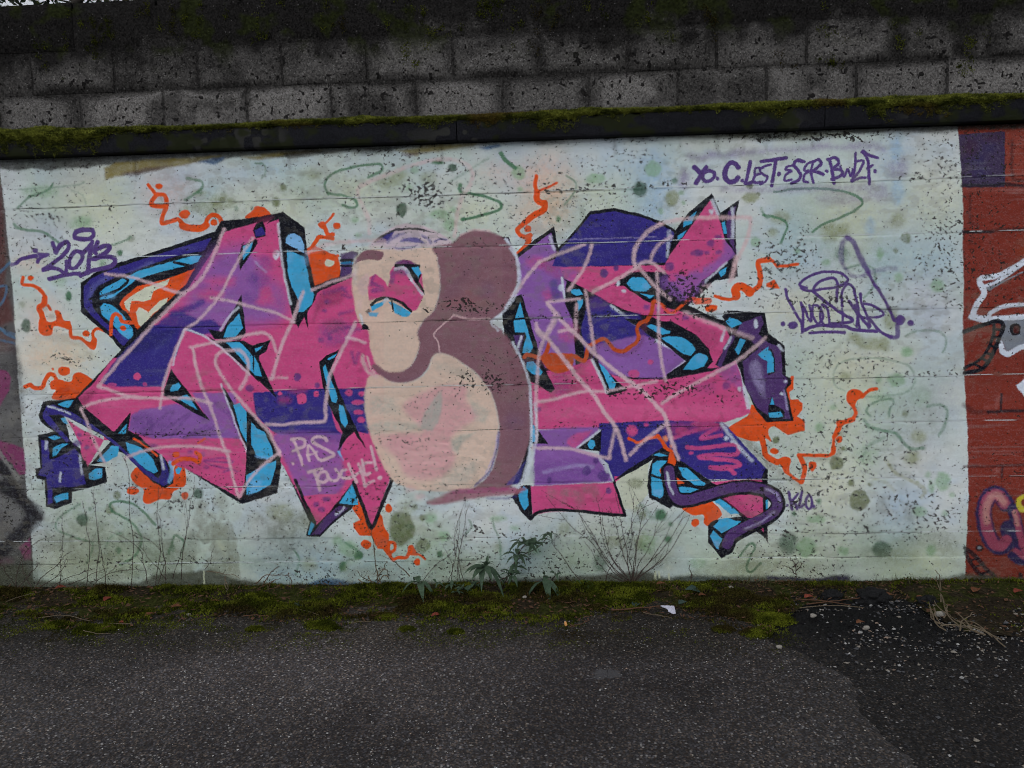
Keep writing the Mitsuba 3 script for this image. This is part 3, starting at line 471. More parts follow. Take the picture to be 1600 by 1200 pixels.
q gsoft 0 7.1 0.75|-127 1890 -129 1874 -141 1862 -157 1859 -172 1867 -182 1878 -190 1892 -182 1906 -171 1917 -156 1923 -141 1916 -130 1905
q gsoft 0 7.0 0.75|474 1887 468 1870 455 1856 435 1856 416 1858 405 1873 396 1890 405 1906 419 1917 436 1926 453 1917 466 1904
q gsoft 0 7.1 0.75|26 1683 23 1673 16 1670 10 1674 7 1683 9 1693 17 1697 24 1693
q gsoft 0 7.1 0.75|-141 1817 -145 1809 -153 1807 -161 1811 -163 1818 -161 1826 -153 1829 -145 1825
q gsoft 0 7.1 0.75|224 1854 218 1844 203 1837 182 1835 160 1837 142 1846 142 1857 149 1866 163 1873 183 1877 204 1873 221 1865
q gsoft 0 7.1 0.75|904 1559 899 1543 883 1539 867 1544 862 1560 868 1574 883 1581 897 1573
q grn 0 6.3 0.75|543 1833 538 1825 530 1820 520 1825 517 1834 521 1843 530 1845 539 1842
q grn 0 6.4 0.75|24 1683 21 1674 15 1670 9 1675 7 1683 9 1693 15 1695 22 1692
q olv 0 4.2 0.85|904 1765 901 1759 895 1758 889 1760 887 1766 889 1772 895 1773 901 1772
q olv 0 4.2 0.85|873 1802 868 1792 857 1787 844 1792 841 1803 846 1813 856 1819 869 1813
q viols 0 16.9 0.45|595 1839 592 1819 585 1803 575 1800 565 1805 555 1817 553 1840 555 1862 564 1878 575 1880 585 1872 593 1859
q olv 0 6.4 0.75|1558 1555 1556 1542 1548 1533 1537 1532 1526 1536 1516 1543 1512 1556 1515 1569 1524 1578 1535 1579 1546 1577 1554 1567
q olv 0 6.4 0.75|1501 1503 1499 1495 1492 1493 1485 1496 1482 1504 1484 1512 1491 1514 1498 1510
q grn 0 11.4 0.62|1293 1492 1290 1473 1276 1461 1259 1456 1244 1465 1230 1476 1228 1493 1231 1510 1243 1521 1258 1529 1274 1522 1288 1510
q gsoft 0 10.0 0.75|1526 1384 1520 1370 1507 1363 1492 1369 1488 1385 1493 1399 1506 1405 1519 1398
q gsoft 0 10.0 0.75|1709 1344 1704 1329 1693 1319 1677 1316 1661 1320 1649 1331 1643 1346 1648 1361 1658 1373 1675 1375 1691 1369 1701 1358
q gsoft 0 10.0 0.75|1079 1512 1074 1504 1064 1501 1055 1505 1052 1512 1054 1520 1064 1523 1074 1520
q gsoft 0 10.0 0.75|1439 1487 1436 1475 1432 1464 1425 1459 1419 1465 1413 1474 1411 1488 1413 1502 1417 1513 1424 1516 1431 1512 1435 1500
q gsoft 0 10.0 0.75|1211 1459 1205 1449 1190 1445 1176 1450 1170 1460 1176 1469 1190 1473 1206 1470
q osoft 0 15.6 0.69|1530 1630 1524 1615 1511 1607 1497 1600 1481 1606 1470 1617 1464 1632 1469 1647 1480 1658 1495 1660 1512 1659 1523 1645
q osoft 0 15.6 0.69|1247 1590 1245 1569 1229 1556 1209 1552 1188 1554 1170 1570 1170 1592 1170 1614 1189 1625 1208 1636 1227 1624 1242 1610
q osoft 0 15.6 0.69|1289 1596 1286 1583 1279 1571 1264 1568 1250 1573 1239 1583 1237 1597 1239 1611 1248 1622 1263 1622 1277 1620 1285 1609
q osoft 0 15.6 0.69|980 1598 973 1585 959 1579 945 1585 938 1599 945 1613 959 1618 973 1613
q osoft 0 15.6 0.69|1034 1659 1027 1646 1013 1637 993 1633 974 1638 955 1647 950 1661 959 1674 970 1687 993 1688 1015 1685 1026 1672
q viols 0 23.8 0.5|1526 1849 1520 1828 1504 1816 1484 1812 1463 1813 1450 1832 1441 1852 1445 1873 1462 1886 1482 1892 1504 1887 1515 1868
q viols 0 23.8 0.5|1530 1862 1527 1843 1522 1826 1511 1821 1501 1828 1493 1843 1489 1864 1492 1884 1500 1896 1509 1904 1520 1900 1528 1884
q viols 0 24.0 0.5|1360 1731 1352 1718 1314 1707 1255 1705 1198 1712 1157 1724 1144 1738 1159 1752 1194 1763 1253 1764 1305 1756 1351 1746
q viols 0 23.9 0.5|1473 1742 1465 1728 1448 1717 1419 1714 1391 1720 1368 1730 1365 1745 1367 1760 1389 1769 1417 1769 1447 1768 1463 1755
q pblue 0 14.0 0.62|1503 1931 1499 1905 1493 1884 1483 1875 1472 1883 1463 1904 1461 1932 1462 1961 1470 1977 1480 1990 1490 1977 1499 1959
q pblue 0 14.1 0.62|1522 1754 1515 1729 1507 1708 1494 1696 1480 1706 1470 1728 1465 1756 1469 1782 1477 1804 1491 1805 1504 1798 1516 1782
q pblue 0 14.2 0.62|1400 1606 1398 1586 1391 1571 1381 1565 1371 1574 1363 1587 1358 1608 1363 1627 1369 1645 1379 1650 1389 1641 1398 1628
q olv 0 6.0 0.85|1407 378 1395 355 1381 339 1361 332 1339 337 1319 353 1317 379 1320 404 1335 423 1358 432 1382 423 1395 401
q olv 0 5.9 0.85|1286 556 1282 538 1269 527 1253 526 1236 526 1227 541 1223 557 1227 572 1235 586 1252 587 1267 584 1279 572
q olv 0 5.9 0.85|1336 464 1332 453 1322 446 1312 452 1307 464 1312 476 1322 479 1332 476
q olv 0 5.9 0.85|1413 452 1410 447 1404 443 1399 447 1396 452 1398 458 1404 461 1410 458
q olv 0 5.9 0.85|999 666 994 655 983 650 971 655 965 667 971 679 983 685 996 679
q olv 0 5.9 0.85|1296 620 1293 612 1285 609 1278 613 1274 620 1277 628 1284 632 1292 628
q osoft 0 15.9 0.75|1359 1123 1356 1113 1342 1107 1326 1104 1310 1107 1295 1114 1294 1125 1296 1135 1307 1143 1325 1146 1342 1142 1353 1133
q osoft 0 15.9 0.75|1476 1092 1473 1074 1467 1059 1456 1060 1446 1062 1439 1076 1433 1093 1436 1111 1443 1126 1454 1126 1465 1123 1473 1109
q osoft 0 15.9 0.75|1457 1092 1448 1078 1427 1066 1393 1067 1362 1070 1339 1081 1324 1095 1336 1110 1362 1118 1392 1123 1425 1119 1445 1106
q osoft 0 15.8 0.75|1512 1198 1510 1177 1497 1164 1481 1156 1463 1160 1452 1179 1443 1199 1451 1219 1462 1237 1479 1241 1496 1234 1508 1217
q osoft 0 16.0 0.75|1304 952 1299 942 1284 937 1267 942 1263 953 1269 963 1283 967 1298 963
q osoft 0 16.2 0.75|1624 575 1621 559 1608 548 1590 543 1571 549 1557 560 1551 576 1560 589 1569 603 1588 603 1607 602 1618 589
q osoft 0 16.2 0.75|1650 670 1644 655 1633 644 1615 639 1598 646 1586 657 1580 671 1584 685 1594 698 1613 697 1630 694 1645 685
q olv 0 7.3 0.7|1565 777 1561 766 1552 763 1542 766 1539 777 1541 788 1551 792 1560 787
q gsoft 0 10.4 0.75|1761 462 1758 441 1747 426 1731 420 1714 422 1701 441 1695 463 1702 484 1710 504 1729 507 1745 500 1761 486
q gsoft 0 10.2 0.75|1545 929 1543 912 1527 903 1509 899 1491 902 1480 916 1469 931 1476 947 1490 957 1508 963 1525 956 1541 946
q gsoft 0 10.3 0.75|1248 812 1244 803 1236 798 1227 803 1222 812 1227 821 1235 825 1244 821
q gsoft 0 10.3 0.75|1198 721 1191 705 1175 701 1159 706 1155 722 1159 738 1174 745 1190 737
q gsoft 0 10.1 0.75|1581 1054 1576 1039 1561 1035 1546 1039 1541 1055 1545 1070 1560 1075 1574 1068
q gsoft 0 10.2 0.75|1444 935 1442 924 1432 920 1422 926 1417 935 1421 946 1431 949 1442 946
q gsoft 0 10.4 0.75|1781 399 1778 392 1771 388 1764 391 1762 399 1763 407 1771 409 1778 406
q gsoft 0 10.4 0.75|1672 493 1670 484 1662 481 1654 485 1651 493 1654 501 1662 506 1670 502
q gsoft 0 10.1 0.75|1566 1054 1562 1039 1547 1033 1533 1040 1526 1055 1530 1071 1546 1076 1562 1070
q gsoft 0 10.4 0.75|1693 441 1691 425 1686 414 1679 409 1671 413 1667 427 1663 441 1666 455 1669 469 1677 470 1683 464 1689 455
q gsoft 0 29.5 0.38|1439 585 1435 562 1417 546 1391 542 1365 546 1351 566 1343 587 1346 609 1367 621 1389 629 1414 623 1436 609
q gsoft 0 29.2 0.38|1661 851 1661 829 1645 813 1624 808 1601 811 1586 830 1584 853 1583 876 1602 888 1621 893 1641 886 1659 873
q gsoft 0 29.2 0.38|1485 854 1479 835 1464 821 1441 821 1421 826 1405 838 1398 856 1406 873 1418 889 1439 891 1460 886 1478 874
q gdk 0 10.5 0.8|1083 182 1080 154 1065 132 1043 129 1023 138 1007 155 1000 183 1006 210 1023 225 1042 234 1061 225 1078 209
q gdk 0 10.5 0.8|1511 149 1502 131 1490 114 1468 114 1445 115 1430 131 1423 150 1428 170 1445 183 1466 186 1486 182 1502 168
q grn 0 7.5 0.88|1078 322 1076 313 1068 310 1059 313 1057 322 1060 331 1067 333 1075 330
q grn 0 7.5 0.88|1190 377 1186 367 1179 362 1172 367 1168 377 1172 387 1179 392 1186 388
q gsoft 0 10.5 0.75|1318 141 1317 129 1306 122 1293 120 1281 123 1269 130 1267 142 1268 154 1280 161 1292 163 1305 161 1317 154
q gsoft 0 10.4 0.75|1660 326 1656 312 1643 305 1629 300 1614 305 1604 315 1597 327 1601 340 1612 349 1627 350 1642 347 1654 339
q gsoft 0 10.4 0.75|1755 313 1752 305 1743 301 1732 304 1727 314 1732 323 1742 327 1752 323
q gsoft 0 10.5 0.75|1210 294 1205 285 1191 277 1168 277 1146 279 1131 286 1125 295 1127 305 1145 311 1167 313 1189 310 1202 302
q gsoft 0 10.5 0.75|1708 141 1706 127 1698 116 1688 111 1678 116 1668 125 1664 142 1669 157 1675 170 1686 170 1697 167 1705 156
q gsoft 0 10.5 0.75|1172 162 1166 138 1147 125 1127 114 1104 122 1087 139 1079 163 1089 185 1106 199 1125 210 1145 199 1163 184
q gdk 0 6.8 0.85|-2263 334 -2268 319 -2278 307 -2293 305 -2307 309 -2317 319 -2321 335 -2314 350 -2302 360 -2288 364 -2272 363 -2262 351
q gdk 0 6.8 0.85|-1690 454 -1698 435 -1715 428 -1731 436 -1737 455 -1727 472 -1711 481 -1697 471
q olv 0 6.0 0.75|-2089 452 -2096 438 -2109 432 -2122 437 -2127 452 -2119 466 -2105 473 -2093 465
q olv 0 6.1 0.75|-2127 384 -2135 369 -2150 363 -2166 367 -2171 385 -2162 401 -2146 410 -2132 400
q grn 0 6.1 0.75|-2238 387 -2241 381 -2247 379 -2253 381 -2254 387 -2252 393 -2246 395 -2240 393
q grn 0 6.1 0.75|-2109 180 -2116 169 -2128 164 -2139 169 -2143 181 -2136 191 -2125 197 -2114 192
q grn 0 6.1 0.75|-1847 194 -1852 178 -1860 168 -1867 176 -1869 194 -1864 209 -1856 219 -1849 210
q olv 0 10.6 0.85|-685 275 -696 232 -724 209 -754 189 -784 206 -806 236 -808 276 -803 317 -780 349 -747 354 -715 348 -699 312
q olv 0 15.1 0.4|-710 244 -719 216 -738 200 -761 187 -783 198 -797 219 -803 245 -795 271 -777 288 -756 297 -733 292 -716 272
q gdk 0 9.1 0.5|-687 282 -695 275 -711 272 -727 275 -735 283 -726 290 -710 293 -694 290
q olv 0 6.1 0.75|-616 187 -625 170 -638 160 -654 151 -670 158 -683 170 -687 188 -679 204 -667 216 -651 222 -635 216 -625 203
q olv 0 6.0 0.75|-667 375 -670 365 -681 362 -692 365 -695 375 -691 385 -680 389 -669 385
q olv 0 6.0 0.75|-630 323 -637 313 -647 307 -657 313 -662 324 -657 335 -646 338 -634 335
q olv 0 6.0 0.75|-559 282 -562 277 -567 275 -572 277 -575 283 -572 288 -567 290 -561 288
q grn 0 7.6 0.95|-559 145 -564 133 -574 130 -584 134 -587 145 -583 156 -573 161 -564 156
q grn 0 7.6 0.95|-936 145 -946 129 -962 122 -978 129 -985 145 -976 161 -960 167 -945 161
q grn 0 7.6 0.95|-1022 91 -1027 74 -1038 68 -1050 73 -1052 91 -1047 108 -1036 115 -1024 109
q gsoft 0 13.6 0.75|-524 234 -530 223 -537 213 -551 210 -564 213 -572 223 -575 235 -573 247 -562 255 -549 258 -535 255 -528 245
q gsoft 0 13.6 0.75|-580 320 -586 309 -597 301 -612 298 -627 300 -636 309 -639 320 -636 332 -624 339 -610 343 -595 340 -585 331
q gsoft 0 13.6 0.75|-1032 216 -1041 199 -1059 193 -1076 199 -1080 217 -1073 234 -1056 241 -1041 232
q gsoft 0 13.7 0.75|-957 176 -970 159 -983 140 -1008 136 -1028 146 -1046 158 -1052 177 -1046 197 -1026 210 -1004 218 -982 210 -967 195
q gsoft 0 13.5 0.75|-255 316 -263 310 -277 306 -295 303 -314 306 -328 310 -330 317 -325 322 -314 327 -295 328 -276 327 -261 322
q osoft 0 19.6 0.62|-1260 359 -1265 335 -1291 316 -1328 316 -1360 323 -1382 339 -1392 361 -1385 384 -1356 398 -1323 407 -1287 402 -1268 381
q osoft 0 20.1 0.62|-549 -277 -549 -277 -550 -277 -550 -277 -550 -277 -550 -277 -550 -277 -549 -277
q osoft 0 19.6 0.62|-686 375 -688 358 -705 349 -723 347 -740 351 -754 361 -762 376 -756 392 -739 402 -721 406 -702 402 -691 389
q osoft 0 19.7 0.62|-278 177 -280 162 -289 151 -300 146 -311 151 -318 163 -320 178 -317 192 -309 203 -298 206 -287 204 -280 192
q osoft 0 19.8 0.62|-1162 100 -1170 84 -1186 75 -1204 69 -1224 72 -1234 86 -1237 101 -1235 116 -1219 127 -1200 134 -1181 128 -1170 115
q grn 0 10.5 0.94|489 322 484 308 473 299 460 297 447 299 436 308 435 322 438 336 447 346 460 350 474 347 484 336
q grn 0 10.5 0.94|517 280 515 272 507 269 500 272 496 280 500 287 507 292 515 287
q grn 0 10.5 0.94|511 207 506 195 494 191 484 197 478 207 483 219 494 224 505 218
q olv 0 7.5 0.75|397 323 392 306 377 300 363 308 356 323 362 340 377 344 393 340
q olv 0 7.5 0.75|323 426 320 418 312 416 305 419 301 427 304 435 312 436 319 433
q olv 0 7.5 0.75|385 403 381 391 370 389 359 392 356 403 360 414 371 417 381 413
q gdk 0 16.7 0.75|212 95 204 73 194 53 178 52 163 58 149 71 146 95 151 119 164 133 179 145 194 133 205 117
q osoft 0 18.0 0.62|372 376 370 358 359 343 344 337 328 341 318 357 315 377 319 397 331 408 345 415 359 409 372 397
q osoft 0 18.1 0.62|48 258 43 243 31 233 17 229 1 231 -10 243 -11 259 -8 275 3 285 18 287 33 286 45 274
q osoft 0 18.1 0.62|426 193 417 174 402 159 380 156 357 159 341 174 338 194 343 212 359 225 380 233 403 228 415 210
q osoft 0 18.1 0.62|288 202 288 189 269 182 246 178 225 183 207 191 200 203 207 215 225 222 247 226 267 220 288 214
q gsoft 0 16.6 0.62|-98 160 -101 148 -115 139 -135 139 -153 141 -169 148 -173 161 -164 171 -153 182 -134 182 -114 181 -101 172
q gsoft 0 16.6 0.62|-193 269 -199 258 -214 255 -230 258 -238 269 -229 280 -213 283 -198 279
q gsoft 0 16.6 0.62|665 91 665 81 650 74 630 71 610 74 598 82 595 91 598 101 611 108 630 108 648 107 663 100
q gsoft 0 16.6 0.62|438 185 434 162 421 144 402 136 383 146 369 162 363 186 373 207 382 229 402 235 419 222 435 208
s grn 8.2 6.0 0.55|330 437 359 392 388 353 425 307
s swg 5.0 3.6 0.81|-2463 1809 -2398 1857 -2312 1883 -2287 1911
s swg 3.6 3.6 0.54|-2447 1891 -2197 1901 -2136 1914
s swg 6.5 3.6 0.81|-2486 1737 -2465 1715 -2360 1697 -2310 1667 -2282 1644
s swg 6.4 3.6 0.81|-1658 1916 -1600 1903 -1587 1881 -1611 1854 -1673 1820
s swg 4.3 4.3 0.47|-2199 1880 -2149 1857 -2137 1813
s swg 5.0 3.6 0.68|-2033 1629 -1979 1642 -1940 1663
s swg 5.7 3.5 0.88|-1017 1824 -1029 1871 -990 1915 -901 1940 -792 1950 -764 1939 -772 1918 -831 1892
s swg 5.7 3.6 0.88|-1016 1828 -937 1815 -894 1792 -888 1771 -910 1762 -954 1773
s swg 6.4 3.5 0.94|-426 1830 -409 1812 -345 1803 -274 1780 -239 1761 -247 1733 -333 1708 -413 1696
s swg 8.4 4.2 0.94|-232 1977 -205 1941 -170 1912
s swg 4.2 5.6 0.54|-472 1859 -406 1892 -326 1938 -290 1958
s swg 4.2 3.5 0.68|-1337 1972 -1301 1964 -1296 1929 -1312 1908
s swg 4.2 3.5 0.74|56 1870 91 1848 97 1820 75 1779 46 1745
s swg 5.7 4.2 0.68|909 1704 924 1669 938 1662
s swg 5.7 3.5 0.88|917 1673 965 1664 1007 1649 1023 1618 1008 1583 994 1549
s swg 5.6 3.5 0.88|964 1772 1074 1782 1212 1774 1309 1747 1344 1715 1317 1685 1249 1652 1180 1627 1132 1594
s swg 5.0 3.6 0.68|1274 1429 1329 1442 1384 1433 1406 1398 1400 1349 1360 1300
s swg 5.1 4.3 0.61|1545 1126 1593 1146 1683 1144 1718 1115 1720 1079 1707 1051
s swg 4.4 4.4 0.54|1285 887 1249 903 1234 939 1241 990 1282 1021 1380 1031 1478 1020 1563 990 1592 932 1579 896 1545 871 1468 858 1370 857
s swg 5.1 4.4 0.68|1400 769 1382 791 1399 820 1441 841 1490 844 1501 825 1484 796 1485 767
s swg 7.4 4.4 0.74|1372 748 1401 718 1458 702 1515 687 1552 642 1588 616 1637 618
s swg 6.6 4.4 0.68|1652 808 1701 814 1736 792 1731 734 1705 676
s olvs 8.2 5.2 0.6|1476 562 1506 517 1556 483 1621 453 1650 419 1637 389
s olvs 7.4 6.7 0.4|1421 482 1479 459 1515 421
s swg 8.8 7.4 0.47|1369 571 1389 630 1459 666
s swg 5.3 3.8 0.88|824 124 864 177 886 180 890 157 861 96 858 58 880 50 920 88
s swg 6.1 3.8 0.88|-2141 378 -2146 410 -2106 423 -2036 408 -1985 368 -1935 305
s swg 6.1 3.8 0.81|-2141 374 -2067 330 -2023 282 -2008 235 -2023 187 -2058 144 -2125 109
s swg 5.3 3.8 0.68|-2295 412 -2379 365 -2423 319 -2411 279 -2326 246 -2257 222 -2252 190 -2290 118
s swg 6.1 3.8 0.81|-1880 162 -1860 217 -1838 253 -1801 217 -1822 154
s swg 5.3 4.6 0.54|-2188 197 -2152 252 -2103 267
s swg 5.3 3.8 0.68|-317 316 -311 270 -290 216 -285 123
s swg 5.3 3.8 0.68|-1268 172 -1247 124 -1267 54
s swg 6.8 4.6 0.68|-1034 216 -990 185 -946 145 -1040 107 -1050 67
s swg 4.5 3.8 0.68|-430 310 -416 279 -448 241
s pgreen 12.2 10.7 0.5|-1026 75 -1009 106 -962 122
s skp 9.2 5.0 0.6|-836 1645 -837 1709 -866 1774 -881 1838 -832 1871 -722 1910 -612 1944 -497 1961 -412 1948 -363 1905 -372 1849 -410 1794 -434 1725 -452 1619
s oshad 12.9 11.4 0.3|-1784 1831 -1777 1730 -1697 1699 -1593 1689
s ora 8.5 2.1 1|-1842 1893 -1808 1849
q ora 0 2.1 1|-1775 1885 -1781 1876 -1793 1873 -1803 1878 -1808 1886 -1803 1895 -1791 1898 -1780 1893
s ora 10.0 2.1 1|-1801 1849 -1825 1825 -1831 1804 -1794 1795 -1771 1798
s ora 10.0 2.1 1|-1801 1849 -1771 1845 -1762 1823 -1768 1787 -1786 1752 -1789 1720 -1754 1726 -1716 1736 -1696 1713
s ora 15.8 2.1 1|-1696 1706 -1667 1695 -1608 1693 -1584 1706
s ora 10.0 2.1 1|-1588 1707 -1575 1735 -1548 1748 -1523 1737 -1514 1708 -1523 1679
q ora 0 2.1 1|-1656 1757 -1662 1748 -1669 1739 -1683 1737 -1696 1739 -1703 1748 -1708 1758 -1702 1768 -1692 1774 -1680 1776 -1667 1775 -1659 1767
q ora 0 2.1 1|-1533 1716 -1536 1705 -1549 1702 -1561 1706 -1565 1717 -1558 1726 -1547 1730 -1537 1725
s ora 8.7 2.2 1|-2468 1492 -2475 1462 -2430 1454 -2393 1434 -2373 1404 -2372 1374
q ora 0 2.2 1|-2416 1488 -2423 1481 -2433 1476 -2443 1481 -2447 1489 -2441 1497 -2431 1500 -2421 1496
s ora 13.1 2.2 1|-2374 1397 -2381 1367 -2406 1349 -2397 1323 -2389 1286
s ora 7.3 2.2 1|-2362 1359 -2353 1341
q ora 0.0 2.2 1|-2406 1301 -2369 1285 -2330 1292 -2330 1336 -2307 1332 -2292 1291 -2262 1283 -2262 1245 -2295 1254 -2341 1262 -2356 1225 -2391 1218 -2416 1241
s ora 8.1 2.2 1|-2264 1260 -2265 1212 -2223 1203 -2180 1169
q ora 0.0 2.2 1|-2223 1207 -2179 1184 -2162 1206 -2143 1198 -2155 1153 -2182 1154
s ora 7.3 2.2 1|-2158 1198 -2160 1228 -2135 1246 -2098 1234
q ora 0 2.2 1|-2174 1225 -2181 1214 -2194 1211 -2206 1215 -2210 1225 -2204 1235 -2191 1240 -2180 1234
s oshad 17.6 14.7 0.3|-2376 1218 -2240 1185 -2183 1139
s oshad 14.8 10.4 0.35|-2525 965 -2416 962
s ora 9.6 2.2 1|-2508 983 -2483 990 -2462 975 -2426 978 -2407 1015 -2385 1038 -2366 1033 -2356 1018
q ora 0.0 2.2 1|-2385 1000 -2349 1014 -2288 1001 -2269 1035 -2238 1046 -2194 1018 -2184 999 -2233 921 -2381 920 -2362 961 -2384 969
q ora 0 2.2 1|-2285 1051 -2288 1040 -2301 1034 -2315 1031 -2329 1034 -2340 1041 -2343 1052 -2338 1063 -2326 1071 -2311 1073 -2296 1070 -2286 1061
q ora 0 2.2 1|-2362 1061 -2364 1057 -2368 1055 -2371 1058 -2373 1062 -2371 1066 -2366 1068 -2363 1065
q orad 0 7.4 0.7|-2292 960 -2297 952 -2309 948 -2324 945 -2341 947 -2351 953 -2355 961 -2347 968 -2336 973 -2322 974 -2306 973 -2295 968
s oshad 18.1 12.1 0.3|-2020 509 -1979 439
q ora 0.0 2.3 1|-2032 556 -1990 586 -1925 531 -1849 515 -1811 599 -1773 591 -1766 529 -1780 490 -1829 468 -1855 429 -1902 430 -1958 407 -1984 423 -1980 478 -2027 517
q oshad 0 7.5 0.3|-1995 439 -2004 429 -2019 424 -2036 428 -2041 439 -2033 450 -2017 453 -2000 451
q ora 0 2.3 1|-2000 472 -2009 462 -2019 455 -2033 453 -2047 455 -2059 461 -2060 473 -2057 485 -2043 491 -2029 494 -2015 491 -2006 483
q ora 0 2.3 1|-1762 447 -1768 434 -1780 428 -1792 434 -1798 447 -1790 461 -1777 464 -1765 459
q ora 0.0 2.1 1|-1357 1775 -1320 1777 -1292 1758 -1282 1733 -1302 1712 -1332 1702 -1362 1703
s ora 10.0 2.1 1|-1489 1689 -1428 1705 -1368 1721
q ora 0.0 2.1 1|-1404 1733 -1373 1761 -1343 1771 -1315 1745 -1325 1702 -1361 1718
s ora 5.0 2.1 1|-996 1739 -1008 1721 -1038 1694
q ora 0.0 2.1 1|-1069 1695 -1045 1705 -1032 1679 -1022 1665 -1054 1673
s ora 10.0 2.1 1|-1043 1679 -1023 1643 -1004 1646
s ora 9.3 2.1 1|-1005 1628 -1063 1637 -1079 1623 -1103 1592
q ora 0 2.1 1|-966 1684 -971 1673 -983 1670 -996 1673 -1001 1685 -995 1696 -982 1699 -969 1695
p ora 0.0 2.9 1|-1133 1582 -1102 1603 -1052 1580 -987 1549 -976 1484 -978 1448 -1106 1408 -1121 1524
q bone 0 2.9 1|-1003 1521 -1010 1507 -1027 1502 -1043 1508 -1047 1522 -1040 1534 -1025 1539 -1009 1535
s ora 7.2 2.2 1|-1039 1550 -1010 1535 -987 1549
s ora 8.5 2.1 1|-77 1874 -83 1840 -77 1808
s ora 4.9 2.1 1|-77 1808 -30 1821 13 1842
s ora 12.7 2.1 1|-77 1808 -76 1770 -46 1751
s ora 14.2 2.1 1|-43 1755 -47 1727 -97 1700 -134 1673
s ora 10.0 2.1 1|-126 1680 -167 1639 -139 1610 -110 1616
s ora 12.9 2.1 1|-117 1609 -125 1574 -166 1533
q ora 0 2.1 1|-107 1644 -110 1633 -122 1630 -133 1634 -136 1645 -132 1655 -121 1661 -110 1656
s ora 11.4 2.1 1|946 1479 897 1471 905 1425 902 1369 863 1334
s ora 18.7 2.2 1|800 1322 796 1350 821 1364 849 1349 860 1335
s ora 7.2 2.2 1|807 1322 765 1307 708 1324
s ora 14.4 2.9 0.9|623 1305 680 1304
q ora 0 2.9 1|716 1271 714 1262 704 1256 691 1254 677 1256 668 1263 664 1272 667 1281 679 1285 691 1288 704 1286 715 1280
s ora 6.4 2.1 1|932 1481 960 1473 981 1451 1023 1450 1069 1456
p ora 0.0 2.2 1|933 1372 968 1392 993 1349 954 1353 933 1361
s oshad 14.7 11.8 0.45|1343 799 1288 712 1261 654 1248 581 1113 583
s oshad 14.8 11.9 0.45|948 571 1006 518 1093 457
q ora 0.0 2.2 1|1292 866 1306 887 1334 892 1359 879 1370 857 1342 843 1332 814 1315 811 1296 836
s ora 8.0 2.2 1|1363 857 1390 885 1425 890
s ora 8.1 2.2 1|1321 821 1336 785 1316 749
s ora 11.0 2.2 1|1323 756 1274 735 1257 706 1243 677
s ora 6.6 2.2 1|1243 677 1239 633
q ora 0.0 2.2 1|1233 640 1251 625 1244 596 1213 581 1198 589 1227 603
s ora 7.4 2.2 1|1212 590 1148 593 1087 597
s ora 10.4 2.2 1|1087 594 1110 546 1112 509 1099 468
s ora 7.4 2.2 1|1096 468 1049 502
q ora 0.0 2.2 1|991 577 1027 588 1052 576 1045 539 1046 502 1020 517 1006 547
s ora 9.6 2.2 1|1005 570 969 574 933 601
q ora 0 2.2 1|1279 664 1275 654 1266 649 1256 653 1252 665 1256 675 1266 679 1276 676
q ora 0 2.2 1|994 614 989 604 975 599 962 605 955 615 962 625 975 629 987 625
q ora 0 2.2 1|1166 543 1159 528 1148 519 1136 528 1129 544 1134 562 1147 565 1160 561
q ora 0 2.2 1|1287 738 1280 729 1267 725 1253 729 1249 739 1255 747 1266 752 1280 748
q oshad 0 7.4 0.4|1165 493 1157 488 1143 486 1127 488 1120 494 1126 499 1142 501 1157 498
p ora 0.0 2.2 1|1030 922 1047 958 1058 957 1058 899 1041 885 1045 849 1080 852 1100 833 1099 804 1074 775 1107 752 1111 708 1033 689 961 740 946 763
s oshad 19.2 13.3 0.5|782 707 861 661 919 571 963 541
q ora 0.0 2.2 1|760 715 817 758 860 786 874 830 903 800 924 785 960 770 1018 747 975 733 947 711 961 659 933 675 890 661 832 676
s ora 13.3 2.2 1|918 690 929 638 940 593 991 563
p ora 0.0 2.3 1|-980 375 -948 413 -894 277 -852 350 -838 331 -832 284 -811 245 -813 214 -837 175 -868 175 -895 238 -949 243 -978 278 -978 301 -945 316
q ora 0.0 2.3 1|-843 214 -805 206 -815 151 -794 120 -809 128 -838 167
s ora 7.6 2.3 1|-813 206 -787 202 -784 175 -800 159
s ora 8.4 2.3 1|-815 167 -805 132 -794 120 -774 132 -736 131 -720 154
q ora 0.0 2.3 1|-728 143 -723 182 -703 193 -685 166 -679 142 -717 143
s ora 5.3 2.3 1|-686 154 -656 134 -645 122
q ora 0 2.3 1|-788 370 -795 355 -808 349 -821 355 -824 371 -819 386 -806 393 -794 385
q ora 0 2.3 1|-896 198 -905 182 -922 173 -937 183 -947 198 -938 215 -919 221 -903 213
q ora 0 2.3 1|-669 109 -672 97 -684 93 -694 99 -699 110 -693 120 -682 126 -671 121
s oshad 13.5 10.5 0.35|572 324 659 304
q ora 0.0 2.2 1|559 351 586 374 674 399 740 330 718 296 685 266 659 282 656 323 608 320
q oshad 0 7.5 0.4|644 259 641 253 630 251 620 254 617 259 619 265 630 266 640 264
q ora 0 2.3 1|638 283 632 272 619 264 605 270 599 284 605 298 619 303 634 297
p blk 0.0 1.8 1|-2208 1326 -2196 1459 -2135 1499 -2041 1539 -1809 1601 -1527 1680 -1279 1737 -1294 1485 -1641 1436 -1937 1148 -2029 1143 -2077 1204
p ind 0.0 2.2 1|-2191 1348 -2184 1443 -2145 1479 -2042 1519 -1811 1583 -1521 1659 -1280 1715 -1283 1665 -1585 1595 -1737 1570 -1929 1514 -2046 1473 -2118 1442 -2152 1398 -2149 1347 -2101 1279 -2037 1229 -1956 1186 -1989 1157 -2019 1165 -2075 1226 -2160 1310
s indl 10.2 11.6 0.6|-2160 1391 -2133 1442 -2061 1484
s indl 7.2 5.8 0.5|-1953 1503 -1851 1544
